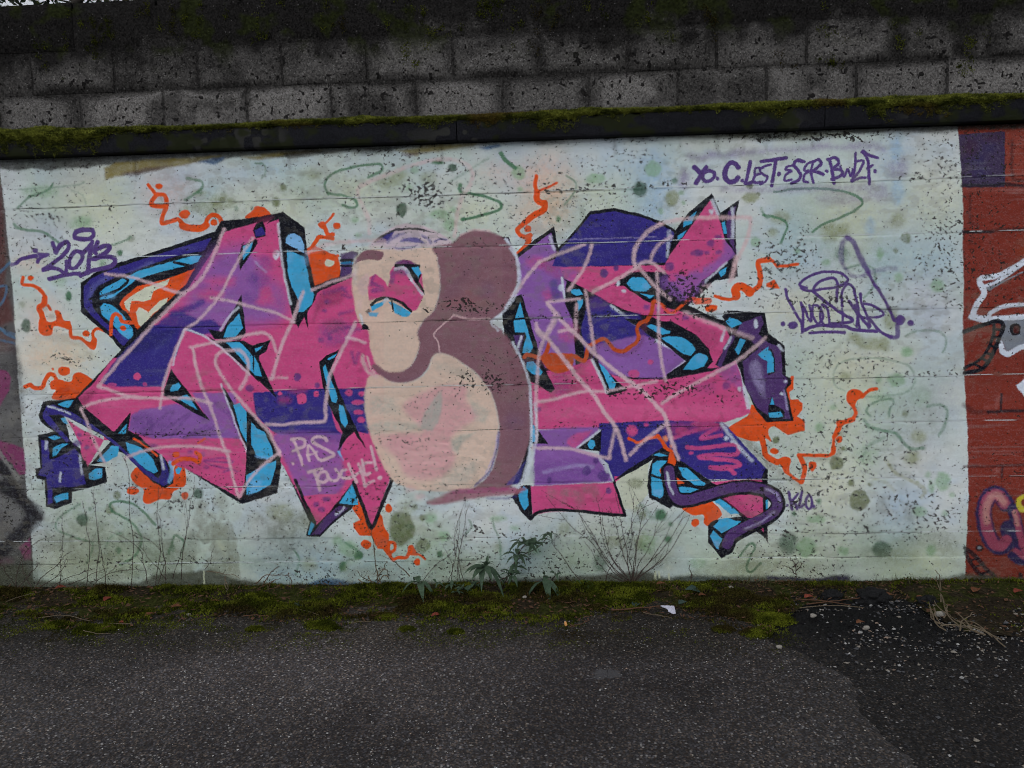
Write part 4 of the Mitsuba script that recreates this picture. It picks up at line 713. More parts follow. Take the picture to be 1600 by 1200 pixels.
p cyn 0.0 2.2 1|-2111 1383 -2109 1412 -2080 1437 -2001 1472 -1922 1506 -1799 1536 -1662 1568 -1594 1568 -1603 1548 -1680 1526 -1817 1500 -1925 1470 -1989 1431 -2038 1399 -2070 1382
p cyn 0.0 2.2 1|-2115 1346 -2094 1365 -2057 1355 -2014 1314 -1967 1242 -1968 1208 -1994 1193 -2030 1221 -2064 1270 -2106 1308
s blk 6.5 2.2 1|-1746 1541 -1665 1521
s blk 5.8 2.2 1|-2052 1491 -1971 1467 -2036 1417 -2161 1384
p ora 0.0 2.2 1|-2022 1358 -2001 1386 -1928 1437 -1782 1469 -1620 1523 -1639 1466 -1712 1402 -1793 1330 -1883 1251 -1935 1219 -1958 1260 -1984 1313 -2013 1336
s orad 5.8 5.8 0.5|-1760 1454 -1683 1481 -1638 1480
p bone 0.0 2.2 1|-1999 1365 -1978 1385 -1898 1429 -1775 1466 -1788 1440 -1854 1413 -1872 1376 -1907 1366 -1964 1371 -1977 1320 -1993 1339
p bone 0.0 2.2 1|-1945 1319 -1928 1341 -1885 1318 -1828 1368 -1789 1382 -1799 1352 -1863 1310 -1912 1259 -1929 1246 -1940 1275
s ora 8.8 2.2 1|-2076 1218 -2063 1285 -2045 1311 -2023 1303 -2010 1276 -1957 1271
q ora 0 2.2 1|-1998 1245 -2002 1236 -2014 1232 -2024 1237 -2027 1246 -2023 1254 -2012 1258 -2001 1253
q cynl 0 14.5 0.5|-2038 1395 -2044 1389 -2054 1383 -2070 1382 -2083 1385 -2097 1389 -2100 1397 -2095 1405 -2082 1409 -2067 1410 -2052 1408 -2042 1403
q cynl 0 14.4 0.5|-1600 1555 -1609 1551 -1623 1548 -1641 1546 -1659 1548 -1675 1552 -1678 1558 -1671 1562 -1659 1566 -1639 1566 -1621 1565 -1607 1561
q cynl 0 14.6 0.5|-1983 1216 -1987 1205 -2001 1201 -2015 1206 -2017 1217 -2011 1227 -1998 1232 -1986 1227
p blk 0.0 3.0 1|-2035 1141 -1945 1238 -1701 1438 -1516 1722 -1359 1732 -1233 1751 -1132 1682 -1126 1567 -1099 1419 -919 1478 -778 1486 -825 446 -891 268 -952 454 -1073 351 -1141 239 -1208 240 -1180 296 -1303 600 -1331 453 -1507 400 -1781 589 -1950 601 -2180 820 -2304 893
p pink 0.0 2.9 1|-2035 1105 -1893 1236 -1704 1400 -1499 1673 -1378 1704 -1259 1717 -1254 1556 -1213 1294 -1187 1228 -1086 1387 -920 1455 -779 1463 -824 477 -890 296 -955 460 -1069 363 -1143 302 -1178 333 -1317 622 -1369 531 -1511 428 -1772 583 -1918 616 -2165 820 -2292 893 -2181 988 -2075 1106
q pur 0.0 63.7 0.95|-1556 1580 -1361 1603 -1293 1500 -1258 1353 -1323 1267 -1597 1215 -1748 1218 -1672 1423
q pink 0.0 40.4 0.8|-1356 1675 -1266 1695 -1237 1440 -1225 1294 -1319 1326 -1353 1501
q pur 0.0 34.8 0.7|-1282 1441 -1228 1353 -1263 1266 -1383 1268 -1345 1385
q pink 0 23.0 0.8|-1323 1587 -1325 1572 -1342 1562 -1364 1562 -1383 1566 -1397 1576 -1400 1590 -1396 1604 -1381 1614 -1360 1616 -1339 1613 -1324 1602
q pink 0 23.2 0.8|-1295 1354 -1301 1342 -1320 1336 -1340 1330 -1360 1336 -1374 1345 -1379 1356 -1371 1367 -1357 1376 -1337 1380 -1314 1377 -1298 1367
q pink 0 23.1 0.8|-1470 1446 -1473 1435 -1499 1426 -1537 1427 -1573 1429 -1593 1439 -1612 1450 -1597 1462 -1571 1470 -1534 1470 -1499 1467 -1467 1459
q pink 0 23.2 0.8|-1526 1390 -1537 1376 -1558 1366 -1587 1361 -1618 1365 -1640 1377 -1646 1393 -1635 1407 -1611 1416 -1582 1423 -1554 1414 -1536 1403
q pur2 0 8.7 0.6|-1358 1458 -1361 1448 -1371 1438 -1387 1438 -1403 1439 -1411 1449 -1415 1460 -1411 1470 -1399 1478 -1384 1482 -1370 1477 -1361 1468
q pur2 0 8.7 0.6|-1363 1371 -1371 1361 -1385 1353 -1407 1349 -1428 1355 -1444 1362 -1454 1373 -1445 1384 -1426 1391 -1404 1393 -1381 1391 -1364 1382
s ind 14.5 11.6 0.85|-1772 1308 -1695 1328 -1632 1356
q ind 0.0 8.8 0.95|-1869 1236 -1803 1294 -1733 1314 -1646 1275 -1585 1273 -1547 1228 -1651 1201 -1729 1173 -1772 1107 -1924 1110
p ind 0.0 4.4 1|-2142 995 -2081 1076 -2014 1142 -1931 1215 -1867 1258 -1739 1248 -1767 1167 -1804 1085 -1840 966 -2090 967
s ind2 11.7 10.3 0.8|-1877 1128 -1836 1168 -1796 1197
p indd 0.0 14.6 0.5|-2031 1120 -1915 1222 -1762 1233 -1813 1168 -1938 1133
q pink 0 2.9 1|-1945 1019 -1954 1007 -1966 1002 -1979 1007 -1983 1020 -1976 1032 -1963 1039 -1951 1032
q pink 0 3.0 0.8|-1920 981 -1923 974 -1932 971 -1939 975 -1942 981 -1938 988 -1930 991 -1922 988
q pink 0 3.0 0.8|-2065 982 -2073 974 -2090 972 -2105 976 -2111 983 -2103 990 -2088 992 -2072 989
p pink 0.0 5.9 1|-2248 929 -2136 976 -1850 965 -1863 925 -2047 925 -2205 890
q pinkd 0.0 10.4 0.8|-2293 868 -2266 906 -2199 958 -2169 950 -2204 905 -2254 868
p pink 0.0 2.2 1|-2262 860 -2174 897 -1895 906 -1867 876 -1906 861 -2008 848 -2109 750 -2182 798 -2241 837
p pur 0.0 6.7 1|-2009 833 -1960 862 -1875 872 -1789 889 -1684 849 -1619 795 -1479 716 -1910 722 -1978 744 -2030 764
s purd 5.9 5.9 0.6|-1929 770 -1863 822 -1807 852 -1825 814
s purd 6.7 6.0 0.6|-1869 754 -1796 798 -1731 835 -1799 760 -1832 722
s purd 7.4 6.0 0.6|-1763 721 -1651 780 -1716 736 -1621 772
q purd 0.0 22.3 0.6|-2009 833 -1931 846 -1903 800 -1924 739 -1985 748
p pink 0.0 3.0 1|-1910 720 -1495 715 -1445 593 -1514 432 -1773 583 -1855 631
q inds 0 6.0 0.7|-1726 655 -1730 648 -1738 646 -1746 649 -1750 656 -1745 663 -1736 666 -1728 663
q inds 0 6.0 0.7|-1666 647 -1669 639 -1677 635 -1685 639 -1687 647 -1683 654 -1675 657 -1668 654
q inds 0 6.0 0.7|-1653 581 -1658 574 -1666 571 -1675 574 -1679 582 -1674 589 -1665 593 -1656 589
q inds 0 6.0 0.7|-1890 685 -1896 674 -1914 671 -1930 675 -1937 686 -1929 697 -1911 699 -1895 696
s inds 4.5 4.5 0.7|-1671 612 -1578 626 -1541 603 -1671 612 -1626 589 -1551 572
s inds 5.2 4.5 0.7|-1582 557 -1543 568 -1521 556
q purd 0 19.3 0.5|-1813 791 -1826 777 -1843 764 -1876 762 -1904 767 -1929 777 -1940 793 -1928 809 -1903 820 -1871 821 -1839 819 -1820 806
q purd 0 19.3 0.5|-1597 825 -1599 809 -1619 798 -1642 796 -1665 800 -1681 811 -1687 827 -1678 841 -1662 853 -1638 854 -1616 851 -1599 840
q pinkl 0 17.8 0.45|-2032 894 -2043 885 -2064 877 -2098 877 -2127 881 -2154 887 -2157 896 -2146 905 -2125 911 -2095 912 -2064 910 -2038 904
q pinkl 0 17.9 0.45|-1602 657 -1616 647 -1631 638 -1654 636 -1676 639 -1691 648 -1701 659 -1694 671 -1674 679 -1651 679 -1629 677 -1611 669
q pinkl 0 18.0 0.45|-1965 602 -1965 601 -1966 601 -1967 601 -1967 602 -1966 602 -1966 602 -1965 602
q pinkd 0 22.3 0.5|-2164 866 -2165 854 -2187 848 -2209 845 -2234 846 -2252 855 -2251 868 -2247 879 -2229 888 -2205 890 -2184 885 -2163 878
q pinkd 0 22.5 0.5|-1674 597 -1680 585 -1704 577 -1735 576 -1767 578 -1787 587 -1793 599 -1787 611 -1763 618 -1732 622 -1702 617 -1681 608
p pink 0.0 2.9 1|-1724 1232 -1621 1193 -1401 979 -1374 926 -1510 937 -1724 941 -1791 1055
p pur 0.0 4.4 0.95|-1709 937 -1503 933 -1495 717 -1635 795
s purd 10.4 7.4 0.5|-1605 886 -1533 824 -1500 747
q inds 0 4.4 0.8|-1412 953 -1420 942 -1434 936 -1448 943 -1455 954 -1448 966 -1432 971 -1418 965
p blk 0.0 2.2 1|-1801 1051 -1634 803 -1693 834 -1781 889 -1851 928
p cyn 0.0 2.2 1|-1816 950 -1801 973 -1770 988 -1758 970 -1776 949 -1811 943
p cyn 0.0 2.2 1|-1783 912 -1736 930 -1718 910 -1688 857 -1728 877
p blk 0.0 2.2 1|-1568 979 -1534 922 -1488 823 -1423 647 -1406 431 -1516 401 -1455 624
p cyn 0.0 2.2 1|-1518 876 -1484 883 -1442 822 -1378 745 -1386 623 -1452 662 -1492 762
s wht 4.5 3.7 0.8|-1567 975 -1525 831 -1500 747 -1455 624
p blk 0.0 2.2 1|-1628 1212 -1577 1177 -1449 1174 -1376 1135 -1386 979 -1450 1048 -1528 1124
p cyn 0.0 2.2 1|-1532 1169 -1465 1167 -1422 1122 -1367 1046 -1371 986 -1428 1040 -1476 1108
s wht 5.1 3.7 0.8|-1717 1236 -1629 1197 -1542 1132 -1429 1017
s wht 4.4 3.7 0.8|-1724 1232 -1761 1152 -1790 1070
p blk 0.0 1.9 1|-2472 750 -2356 770 -2307 715 -2271 684 -2239 602 -2154 589 -2152 517 -2257 485 -2329 471 -2334 420 -2420 388 -2462 402 -2458 531 -2495 540 -2500 587 -2471 594 -2472 672
p ind 0.0 2.3 1|-2459 726 -2424 721 -2423 632 -2381 639 -2294 684 -2273 653 -2255 509 -2303 498 -2426 492 -2429 421 -2452 410 -2447 547 -2485 557 -2481 580 -2462 590
p pink 0.0 2.2 1|-2320 823 -2262 776 -2150 720 -2240 594 -2266 645 -2269 707
q inds 0 4.5 0.8|-2257 747 -2259 740 -2268 738 -2276 741 -2279 748 -2274 754 -2266 757 -2258 754
q inds 0 4.5 0.8|-2223 687 -2229 679 -2238 676 -2246 680 -2250 687 -2244 694 -2236 699 -2227 695
q inds 0 4.5 0.8|-2259 707 -2268 698 -2281 693 -2295 698 -2301 707 -2293 717 -2279 722 -2264 717
p blk 0.0 1.9 1|-2457 841 -2430 911 -2257 923 -2237 883 -2108 766 -2033 730 -1899 658 -1863 631 -1831 561 -1830 507 -1874 482 -1926 512 -1991 579 -2055 649 -2115 681 -2152 612 -2231 602 -2120 712 -2156 743 -2260 799 -2334 839 -2314 723 -2396 767 -2454 816
p ind 0.0 2.2 1|-2439 848 -2417 886 -2384 893 -2294 855 -2213 802 -2111 726 -2025 641 -1967 582 -1902 531 -1882 562 -1886 631 -1863 623 -1846 553 -1857 507 -1881 492 -1940 531 -2027 618 -2084 681 -2156 747 -2260 803 -2349 845 -2412 844 -2314 719 -2331 712 -2395 778 -2437 825
s wht 5.2 3.7 0.8|-2408 886 -2332 862 -2303 846
p cyn 0.0 2.2 1|-2360 896 -2328 909 -2281 912 -2307 878 -2334 881
p cyn 0.0 2.2 1|-2355 828 -2331 831 -2318 800 -2341 808
p cyn 0.0 2.2 1|-2046 718 -1996 706 -1918 624 -1900 566 -1923 553 -1989 602 -2039 661
p cyn 0.0 2.2 1|-2195 617 -2114 693 -2079 688 -2091 642 -2152 612
p cyn 0.0 2.2 1|-2078 754 -2031 796 -2039 753 -2063 746
p blk 0.0 1.9 1|-2118 735 -2007 855 -2030 764 -1971 732 -1900 654 -2050 711 -2080 727
p cyn 0.0 2.2 1|-2076 753 -2031 796 -2043 749 -2067 746
s ora 5.2 3.0 1|-2006 725 -1958 694 -1901 639
p cyn 0.0 2.2 1|-2422 740 -2390 747 -2356 733 -2392 723
p cyn 0.0 2.2 1|-2404 686 -2354 708 -2322 706 -2357 685 -2387 651 -2406 647
p cyn 0.0 2.3 1|-2417 449 -2394 460 -2349 467 -2348 437 -2389 429 -2413 417
p cyn 0.0 2.3 1|-2237 559 -2205 582 -2170 583 -2174 539 -2214 526 -2236 532
q cynl 0 7.6 0.6|-2384 436 -2391 429 -2405 425 -2417 429 -2422 437 -2415 444 -2403 448 -2389 445
q cynl 0 7.5 0.6|-2176 562 -2180 552 -2189 547 -2198 551 -2200 563 -2195 573 -2186 579 -2178 573
s wht 7.5 6.0 0.8|-2432 717 -2435 686
s wht 5.3 4.5 0.8|-2376 565 -2384 522
s wht 6.0 5.3 0.8|-2274 645 -2270 560
s wht 6.7 5.2 0.8|-1881 639 -1871 577
s cynl 9.0 5.3 0.9|-1840 607 -1833 561 -1849 515
s ora 9.7 3.0 1|-1826 599 -1786 622 -1732 621 -1702 605 -1692 636 -1710 651
s ora 5.2 3.0 0.9|-1696 697 -1663 719
q ora 0 2.2 1|-1790 645 -1795 635 -1809 631 -1822 635 -1826 646 -1819 654 -1806 659 -1792 656
p cyn 0.0 2.3 1|-1817 572 -1800 587 -1783 579 -1795 549 -1811 553
p blk 0.0 2.2 1|-1444 1387 -1437 1299 -1435 1211 -1464 1174 -1584 1185 -1611 1230 -1544 1221 -1502 1286
p cyn 0.0 2.2 1|-1459 1300 -1445 1233 -1485 1193 -1542 1191 -1520 1242
p blk 0.0 2.2 1|-1442 1497 -1446 1562 -1428 1605 -1359 1639 -1353 1617 -1394 1560
p cyn 0.0 2.2 1|-1427 1561 -1420 1605 -1374 1625 -1393 1575 -1424 1543
s wht 5.1 4.4 0.8|-1461 1329 -1509 1286 -1551 1228
p blk 0.0 1.8 1|-1355 1703 -1324 1717 -1299 1651 -1359 1639 -1371 1675
p ind 0.0 2.1 1|-1364 1675 -1326 1688 -1310 1655 -1358 1646
p blk 0.0 1.8 1|-1310 1702 -1230 1755 -1131 1679 -1129 1582 -1105 1415 -1101 1357 -1142 1292 -1204 1248 -1216 1323 -1231 1426 -1247 1585 -1250 1721
p pink 0.0 2.1 1|-1310 1687 -1250 1721 -1248 1628 -1314 1645
p cynl 0.0 2.1 1|-1223 1613 -1222 1635 -1206 1652 -1180 1659 -1152 1640 -1139 1604 -1141 1568
p cyn 0.0 2.2 1|-1221 1584 -1142 1553 -1130 1495 -1120 1415 -1104 1379 -1117 1335 -1157 1300 -1183 1300 -1176 1351 -1206 1410 -1220 1483
q cynl 0 11.5 0.5|-1121 1538 -1123 1524 -1129 1512 -1137 1511 -1145 1513 -1148 1526 -1150 1539 -1148 1555 -1141 1562 -1134 1568 -1127 1564 -1122 1552
q cynl 0 11.5 0.5|-1195 1548 -1197 1533 -1202 1524 -1207 1518 -1212 1522 -1216 1533 -1216 1548 -1214 1564 -1209 1573 -1203 1576 -1198 1573 -1195 1562
s wht 5.8 4.3 0.8|-1251 1700 -1250 1600 -1231 1426 -1214 1338
q wht 0 4.3 0.9|-1254 1564 -1261 1549 -1272 1541 -1283 1549 -1287 1565 -1282 1581 -1269 1586 -1258 1580
s blk 7.2 2.9 0.8|-1224 1606 -1135 1553
p blk 0.0 2.2 1|-1214 1264 -1197 1242 -1158 1278 -1139 1218 -1142 1292
p pink 0.0 2.2 1|-1102 1349 -1092 1385 -926 1450 -855 1401 -869 1109 -1167 1116 -1132 1204
q pinkd 0.0 17.4 0.8|-1078 1378 -1002 1405 -959 1382 -991 1332 -1051 1319 -1097 1291 -1114 1262
q pur2 0.0 29.1 0.5|-1086 1232 -995 1259 -923 1213 -971 1148 -1075 1151
s inds 8.7 8.7 0.6|-1055 1385 -958 1404
s inds 8.7 8.7 0.5|-1058 1194 -967 1222 -901 1213
s inds 7.3 7.3 0.6|-994 1288 -934 1301
q inds 0 7.2 0.7|-1029 1344 -1034 1336 -1045 1332 -1055 1336 -1060 1345 -1055 1353 -1043 1356 -1033 1352
q inds 0 7.3 0.7|-1073 1169 -1076 1160 -1086 1158 -1095 1161 -1098 1170 -1095 1178 -1085 1181 -1075 1178
q inds 0 7.3 0.7|-1027 1179 -1031 1171 -1041 1168 -1051 1171 -1054 1180 -1050 1189 -1040 1190 -1031 1187
q inds 0 7.3 0.7|-1049 1304 -1053 1298 -1060 1295 -1067 1299 -1069 1305 -1066 1310 -1059 1313 -1052 1310
s inds 5.8 5.8 0.6|-973 1404 -938 1360 -974 1375
q maur 0 21.8 0.5|-976 1237 -981 1222 -996 1210 -1020 1206 -1044 1211 -1058 1224 -1065 1239 -1058 1254 -1039 1262 -1017 1265 -995 1262 -981 1251
s lav 5.0 5.8 0.7|-1366 1531 -1324 1486
q pur2 0 21.7 0.6|-1306 1442 -1315 1422 -1330 1406 -1352 1398 -1373 1407 -1388 1423 -1395 1444 -1388 1467 -1368 1480 -1346 1484 -1326 1477 -1307 1465
q pur2 0 21.6 0.6|-1294 1529 -1295 1509 -1308 1497 -1323 1496 -1337 1501 -1350 1511 -1352 1530 -1344 1547 -1333 1559 -1319 1564 -1305 1559 -1293 1547
q pink 0 14.5 0.8|-1300 1391 -1304 1376 -1317 1366 -1332 1360 -1346 1368 -1359 1377 -1358 1392 -1355 1407 -1342 1415 -1328 1421 -1312 1418 -1305 1404
q pink 0 14.4 0.8|-1267 1586 -1270 1571 -1281 1560 -1297 1555 -1311 1563 -1321 1573 -1325 1587 -1320 1602 -1308 1610 -1294 1615 -1280 1610 -1267 1601
p blk 0.0 2.2 1|-965 1548 -928 1569 -891 1564 -911 1460 -985 1452 -968 1505 -974 1527
p dpur 0.0 2.2 1|-951 1548 -899 1554 -915 1518 -959 1519
p dpur 0.0 2.2 1|-965 1491 -923 1504 -925 1464 -973 1462
s cyn 5.8 2.2 1|-960 1509 -919 1515
p ind 0.0 3.7 1|-1420 931 -1313 936 -1207 942 -1072 943 -1054 845 -1037 754 -1008 723 -1303 728 -1347 752 -1412 821
q pink 0 3.0 1|-1167 898 -1169 884 -1180 874 -1192 873 -1205 874 -1214 885 -1213 899 -1212 913 -1201 921 -1189 926 -1177 923 -1169 912
q pink 0 2.9 1|-1107 919 -1111 910 -1120 906 -1130 910 -1132 920 -1128 929 -1119 932 -1109 929
q pink 0 3.0 1|-1280 923 -1284 916 -1292 914 -1299 917 -1302 923 -1298 929 -1291 933 -1284 929
q pinks 0 17.7 0.8|-1166 937 -1172 930 -1185 924 -1208 922 -1229 926 -1248 931 -1249 939 -1247 946 -1231 952 -1207 953 -1184 950 -1165 945
q pinks 0 17.7 0.8|-1243 894 -1246 886 -1257 882 -1271 880 -1287 881 -1299 887 -1298 895 -1295 902 -1285 908 -1270 908 -1254 907 -1246 901
q inds 0 3.7 0.9|-1188 1000 -1195 987 -1206 981 -1218 986 -1222 1000 -1217 1015 -1204 1019 -1192 1014
q inds 0 3.7 0.9|-1101 960 -1105 950 -1114 948 -1123 950 -1125 960 -1122 970 -1113 972 -1105 969
q pur 0.0 12.0 0.9|-1334 729 -1189 742 -1008 723 -1007 663 -1015 587 -1004 510 -1077 419 -1193 405 -1288 606
q pur2 0.0 14.9 0.7|-1264 743 -1112 748 -1008 723 -1025 693 -1191 696
p ind 0.0 3.7 1|-1027 942 -877 942 -887 725 -947 730 -987 844
q pink 0 3.7 0.9|-951 922 -956 911 -969 906 -980 912 -987 922 -979 932 -967 938 -954 932
q pink 0 3.7 0.9|-897 876 -901 870 -912 866 -926 864 -941 866 -953 870 -957 877 -951 883 -940 887 -925 887 -911 886 -901 881
q pink 0 3.7 0.9|-904 831 -911 821 -928 818 -946 821 -950 832 -944 841 -927 844 -911 840
q pink 0 3.7 0.9|-898 793 -905 782 -919 780 -931 783 -935 794 -930 804 -917 809 -905 804
q pink 0 3.7 0.9|-893 917 -899 909 -909 904 -918 909 -923 917 -918 926 -907 929 -897 925
p pink 0.0 3.0 1|-1006 693 -954 745 -895 729 -844 690 -783 537 -886 285 -974 502 -1020 640
p blk 0.0 1.8 1|-1099 1068 -1063 1097 -1001 1125 -1044 1039 -1025 972 -986 859 -952 783 -898 657 -953 737 -1002 693 -1031 648 -1044 618 -1007 738 -1034 799 -1075 890 -1086 950
p cyn 0.0 1.8 1|-1081 1040 -1069 1056 -1060 1024 -1034 949 -1020 893 -1030 874 -1049 882 -1068 950
p cyn 0.0 1.8 1|-1021 844 -1016 867 -997 866 -979 783 -991 759 -1012 784
p cyn 0.0 1.8 1|-1061 1080 -1010 1109 -1027 1087 -1053 1075
p cynl 0.0 3.7 1|-1038 648 -1023 651 -1007 602
p blk 0.0 1.8 1|-1405 1151 -1317 1177 -1347 1120 -1386 1098 -1353 1023 -1308 902 -1350 948 -1400 1002 -1412 1047
p cyn 0.0 1.8 1|-1401 1106 -1378 1046 -1373 1007 -1407 1013
p cyn 0.0 1.8 1|-1399 1136 -1356 1150 -1392 1121
s inds 7.3 7.3 0.7|-943 1111 -931 1059 -914 1103
p blk 0.0 1.9 1|-1455 852 -1412 810 -1362 760 -1306 622 -1347 453 -1437 425 -1500 409 -1470 624
p cyn 0.0 1.9 1|-1436 792 -1415 765 -1378 745 -1345 668 -1340 626 -1371 614 -1424 635 -1443 685
p cyn 0.0 1.9 1|-1476 540 -1428 566 -1373 596 -1330 607 -1336 569 -1364 492 -1435 454 -1482 447
p cynl 0.0 9.0 0.7|-1467 447 -1454 517 -1401 516 -1419 462
s cynl 6.0 4.5 0.7|-1424 631 -1371 619
p blk 0.0 1.9 1|-1209 246 -1177 335 -1112 334 -1039 414 -970 498 -947 432 -981 371 -1060 314 -1141 237 -1194 238
p pink 0.0 3.0 1|-1235 467 -1206 436 -1129 443 -1045 445 -1080 365 -1153 296 -1164 307
q inds 0 6.0 0.8|-1136 392 -1142 384 -1152 380 -1161 384 -1165 393 -1161 402 -1151 405 -1140 402
q inds 0 6.0 0.8|-1080 419 -1087 410 -1101 407 -1113 410 -1119 419 -1114 429 -1099 431 -1085 428
q inds 0 6.0 0.8|-1110 369 -1115 359 -1126 355 -1136 360 -1142 369 -1136 379 -1125 384 -1115 378
p dpur 0.0 2.3 1|-1146 288 -1113 330 -1041 387 -999 375 -1075 314 -1140 249 -1182 245
p cyn 0.0 2.3 1|-1040 399 -975 490 -955 432 -980 390
p cyn 0.0 2.3 1|-1200 249 -1179 311 -1164 296 -1190 245
s wht 5.3 3.8 0.8|-1058 345 -1027 364 -1018 379
s blk 8.3 2.3 1|-967 498 -927 378 -892 277 -843 377 -784 507
s blk 7.5 2.3 1|-1244 513 -1207 413 -1160 307
p blk 0.0 1.8 1|-237 1556 -264 1614 -207 1612 -181 1526 -100 1588 -4 1652 15 1556 94 1638 158 1715 265 1724 378 1696 476 1658 532 1618 589 1693 693 1775 729 1689 812 1742 795 1652 801 1498 808 1407 708 1392 609 1306 588 1285 730 1217 762 1209 816 1071 731 913 371 921 -211 933 -246 1241
p pur 0.0 2.2 1|-239 1492 -166 1519 -17 1626 5 1535 -74 1488 149 1545 46 1384 38 1306 72 1233 83 1015 -99 1019 -130 1238 -156 1354 -200 1341 -242 1385
q pink 0 18.6 0.6|-42 1494 -49 1479 -66 1469 -88 1469 -110 1471 -124 1483 -132 1496 -124 1510 -108 1520 -87 1521 -66 1519 -50 1508
q pink 0 18.7 0.6|-2 1350 -7 1335 -19 1324 -34 1323 -49 1326 -59 1337 -60 1351 -58 1366 -46 1374 -33 1378 -19 1374 -10 1363
q pink 0 18.9 0.6|93 1175 86 1154 72 1136 49 1129 27 1138 10 1154 6 1177 12 1198 30 1211 50 1216 73 1214 91 1198
s wht 7.1 6.4 0.8|-21 1607 -6 1550
q pinks 0.0 17.2 0.7|-73 1495 20 1492 105 1476 40 1420 -39 1451
p ind 0.0 2.1 1|21 1547 94 1624 160 1700 265 1709 378 1682 469 1647 527 1608 489 1479 305 1471 162 1471 34 1472 -16 1479
p pink 0.0 2.9 1|688 1747 722 1675 750 1584 785 1513 757 1472 631 1376 588 1306 489 1437 489 1479 525 1534 589 1617
q pur 0.0 15.7 0.9|750 1584 788 1541 789 1492 659 1389 595 1299 503 1344 475 1409 624 1440 729 1500
q inds 0 5.7 0.85|702 1557 698 1547 687 1543 675 1547 671 1558 676 1568 687 1573 699 1569
q inds 0 5.7 0.85|681 1516 678 1510 671 1508 665 1511 662 1516 664 1522 671 1524 678 1522
q inds 0 5.7 0.85|733 1518 728 1512 721 1510 712 1512 709 1519 713 1524 721 1527 729 1524
q inds 0 5.7 0.85|735 1584 732 1578 720 1577 710 1580 705 1585 709 1591 720 1594 732 1591
q inds 0 5.7 0.85|527 1460 522 1448 507 1441 493 1449 485 1461 491 1475 507 1480 522 1474
q inds 0 5.7 0.85|658 1517 654 1510 645 1504 631 1503 616 1505 604 1510 601 1518 608 1525 618 1529 631 1532 644 1528 656 1524
q pink 0 4.3 0.8|536 1407 531 1397 517 1393 504 1398 500 1408 506 1417 517 1421 530 1417
q pink 0 4.3 0.8|591 1425 587 1417 578 1414 567 1417 565 1426 567 1435 578 1439 588 1435
q pink 0 4.3 0.8|654 1439 651 1431 643 1426 636 1431 632 1440 636 1448 643 1452 651 1448
q inds 0.0 14.4 0.6|447 1416 489 1422 489 1366 460 1366
p pink 0.0 2.9 1|19 1469 162 1470 489 1468 489 1437 333 1441 261 1386 161 1353 40 1420
q pur 0.0 10.0 0.7|19 1464 105 1454 75 1405 19 1435
q inds 0 3.6 0.95|235 1438 228 1424 215 1418 201 1424 197 1439 201 1454 216 1459 229 1453
q inds 0 3.6 0.95|281 1459 278 1450 269 1447 261 1451 258 1460 261 1469 269 1472 278 1469
q inds 0 3.6 0.95|237 1354 234 1347 226 1345 219 1348 216 1354 220 1360 227 1363 234 1360
p blk 0.0 1.8 1|47 1406 26 1424 132 1368 135 1303 101 1232 38 1334
q wht 0 4.3 0.9|35 1378 31 1367 21 1364 12 1369 7 1378 12 1389 21 1393 31 1388
s wht 5.8 4.3 0.9|26 1421 38 1334
p cyn 0.0 2.2 1|61 1373 104 1370 121 1345 89 1342 67 1355
p cyn 0.0 2.2 1|94 1324 119 1325 117 1304 98 1272
q indx 0.0 11.5 0.8|-29 1401 4 1414 16 1321 -19 1336
p ind 0.0 2.9 1|134 1282 175 1331 246 1293 395 1196 445 1145 388 1139 200 1114 156 1050 127 1050 108 1196
q inds 0.0 14.4 0.8|153 1332 232 1337 231 1287 145 1274
p pink 0.0 2.9 1|161 1353 261 1386 318 1377 396 1311 517 1272 588 1249 751 1188 773 1144 745 1000 645 1002 552 1178 431 1238 331 1262 232 1308
q pinkd 0.0 14.5 0.5|588 1213 730 1159 695 1074 645 1118
q pur2 0 5.8 0.8|416 1282 413 1273 403 1270 393 1274 390 1282 394 1290 403 1293 413 1290
q pur2 0 5.8 0.8|465 1270 461 1263 453 1259 444 1262 441 1270 444 1279 453 1281 461 1277
q pur2 0 5.8 0.8|593 1231 589 1222 577 1219 566 1223 561 1232 566 1241 577 1245 588 1240
q pur2 0 5.8 0.8|516 1251 512 1245 503 1243 494 1246 490 1251 494 1257 503 1260 511 1256
p blk 0.0 1.8 1|283 1396 333 1437 397 1428 432 1367 446 1320 375 1329 318 1367
p cyn 0.0 2.2 1|313 1392 340 1418 390 1414 426 1374 403 1352 347 1355
q cynl 0 7.2 0.6|420 1375 416 1364 404 1362 392 1366 385 1375 392 1385 404 1390 415 1384
p cyn 0.0 2.2 1|375 1344 439 1333 417 1320
q wht 0 5.0 0.9|288 1392 285 1384 279 1381 273 1384 271 1393 273 1401 279 1404 285 1400
q wht 0 5.0 0.9|312 1356 310 1351 304 1350 298 1351 295 1356 297 1362 304 1363 310 1361
p blk 0.0 1.8 1|235 1301 346 1255 431 1224 559 1171 652 1111 688 1052 702 1030 659 988 487 961 487 977 559 1033 395 1167
s wht 6.5 5.1 0.9|246 1290 303 1249 352 1204
q pur 0.0 7.3 1|157 1108 258 1134 388 1153 516 1092 584 1040 487 966 343 969 220 990 185 1056
p pur 0.0 6.6 1|200 1121 388 1157 466 1115 584 1040 487 964 256 974 185 1042
p ind 0.0 13.0 0.9|130 1260 374 1254 395 1167 301 1148 186 1129 136 1159
q pink 0 4.4 0.9|371 983 366 973 355 967 343 963 330 968 320 974 317 984 321 993 331 999 343 1001 357 1001 366 993
q pink 0 4.4 0.9|432 1035 428 1026 419 1023 410 1027 407 1035 409 1044 419 1046 428 1043
q purd 0.0 7.3 0.5|200 1121 229 1092 301 1075 359 1103 388 1146 373 1110 315 1068 257 1073
s wht 6.5 5.1 0.9|445 1130 530 1085 580 1040
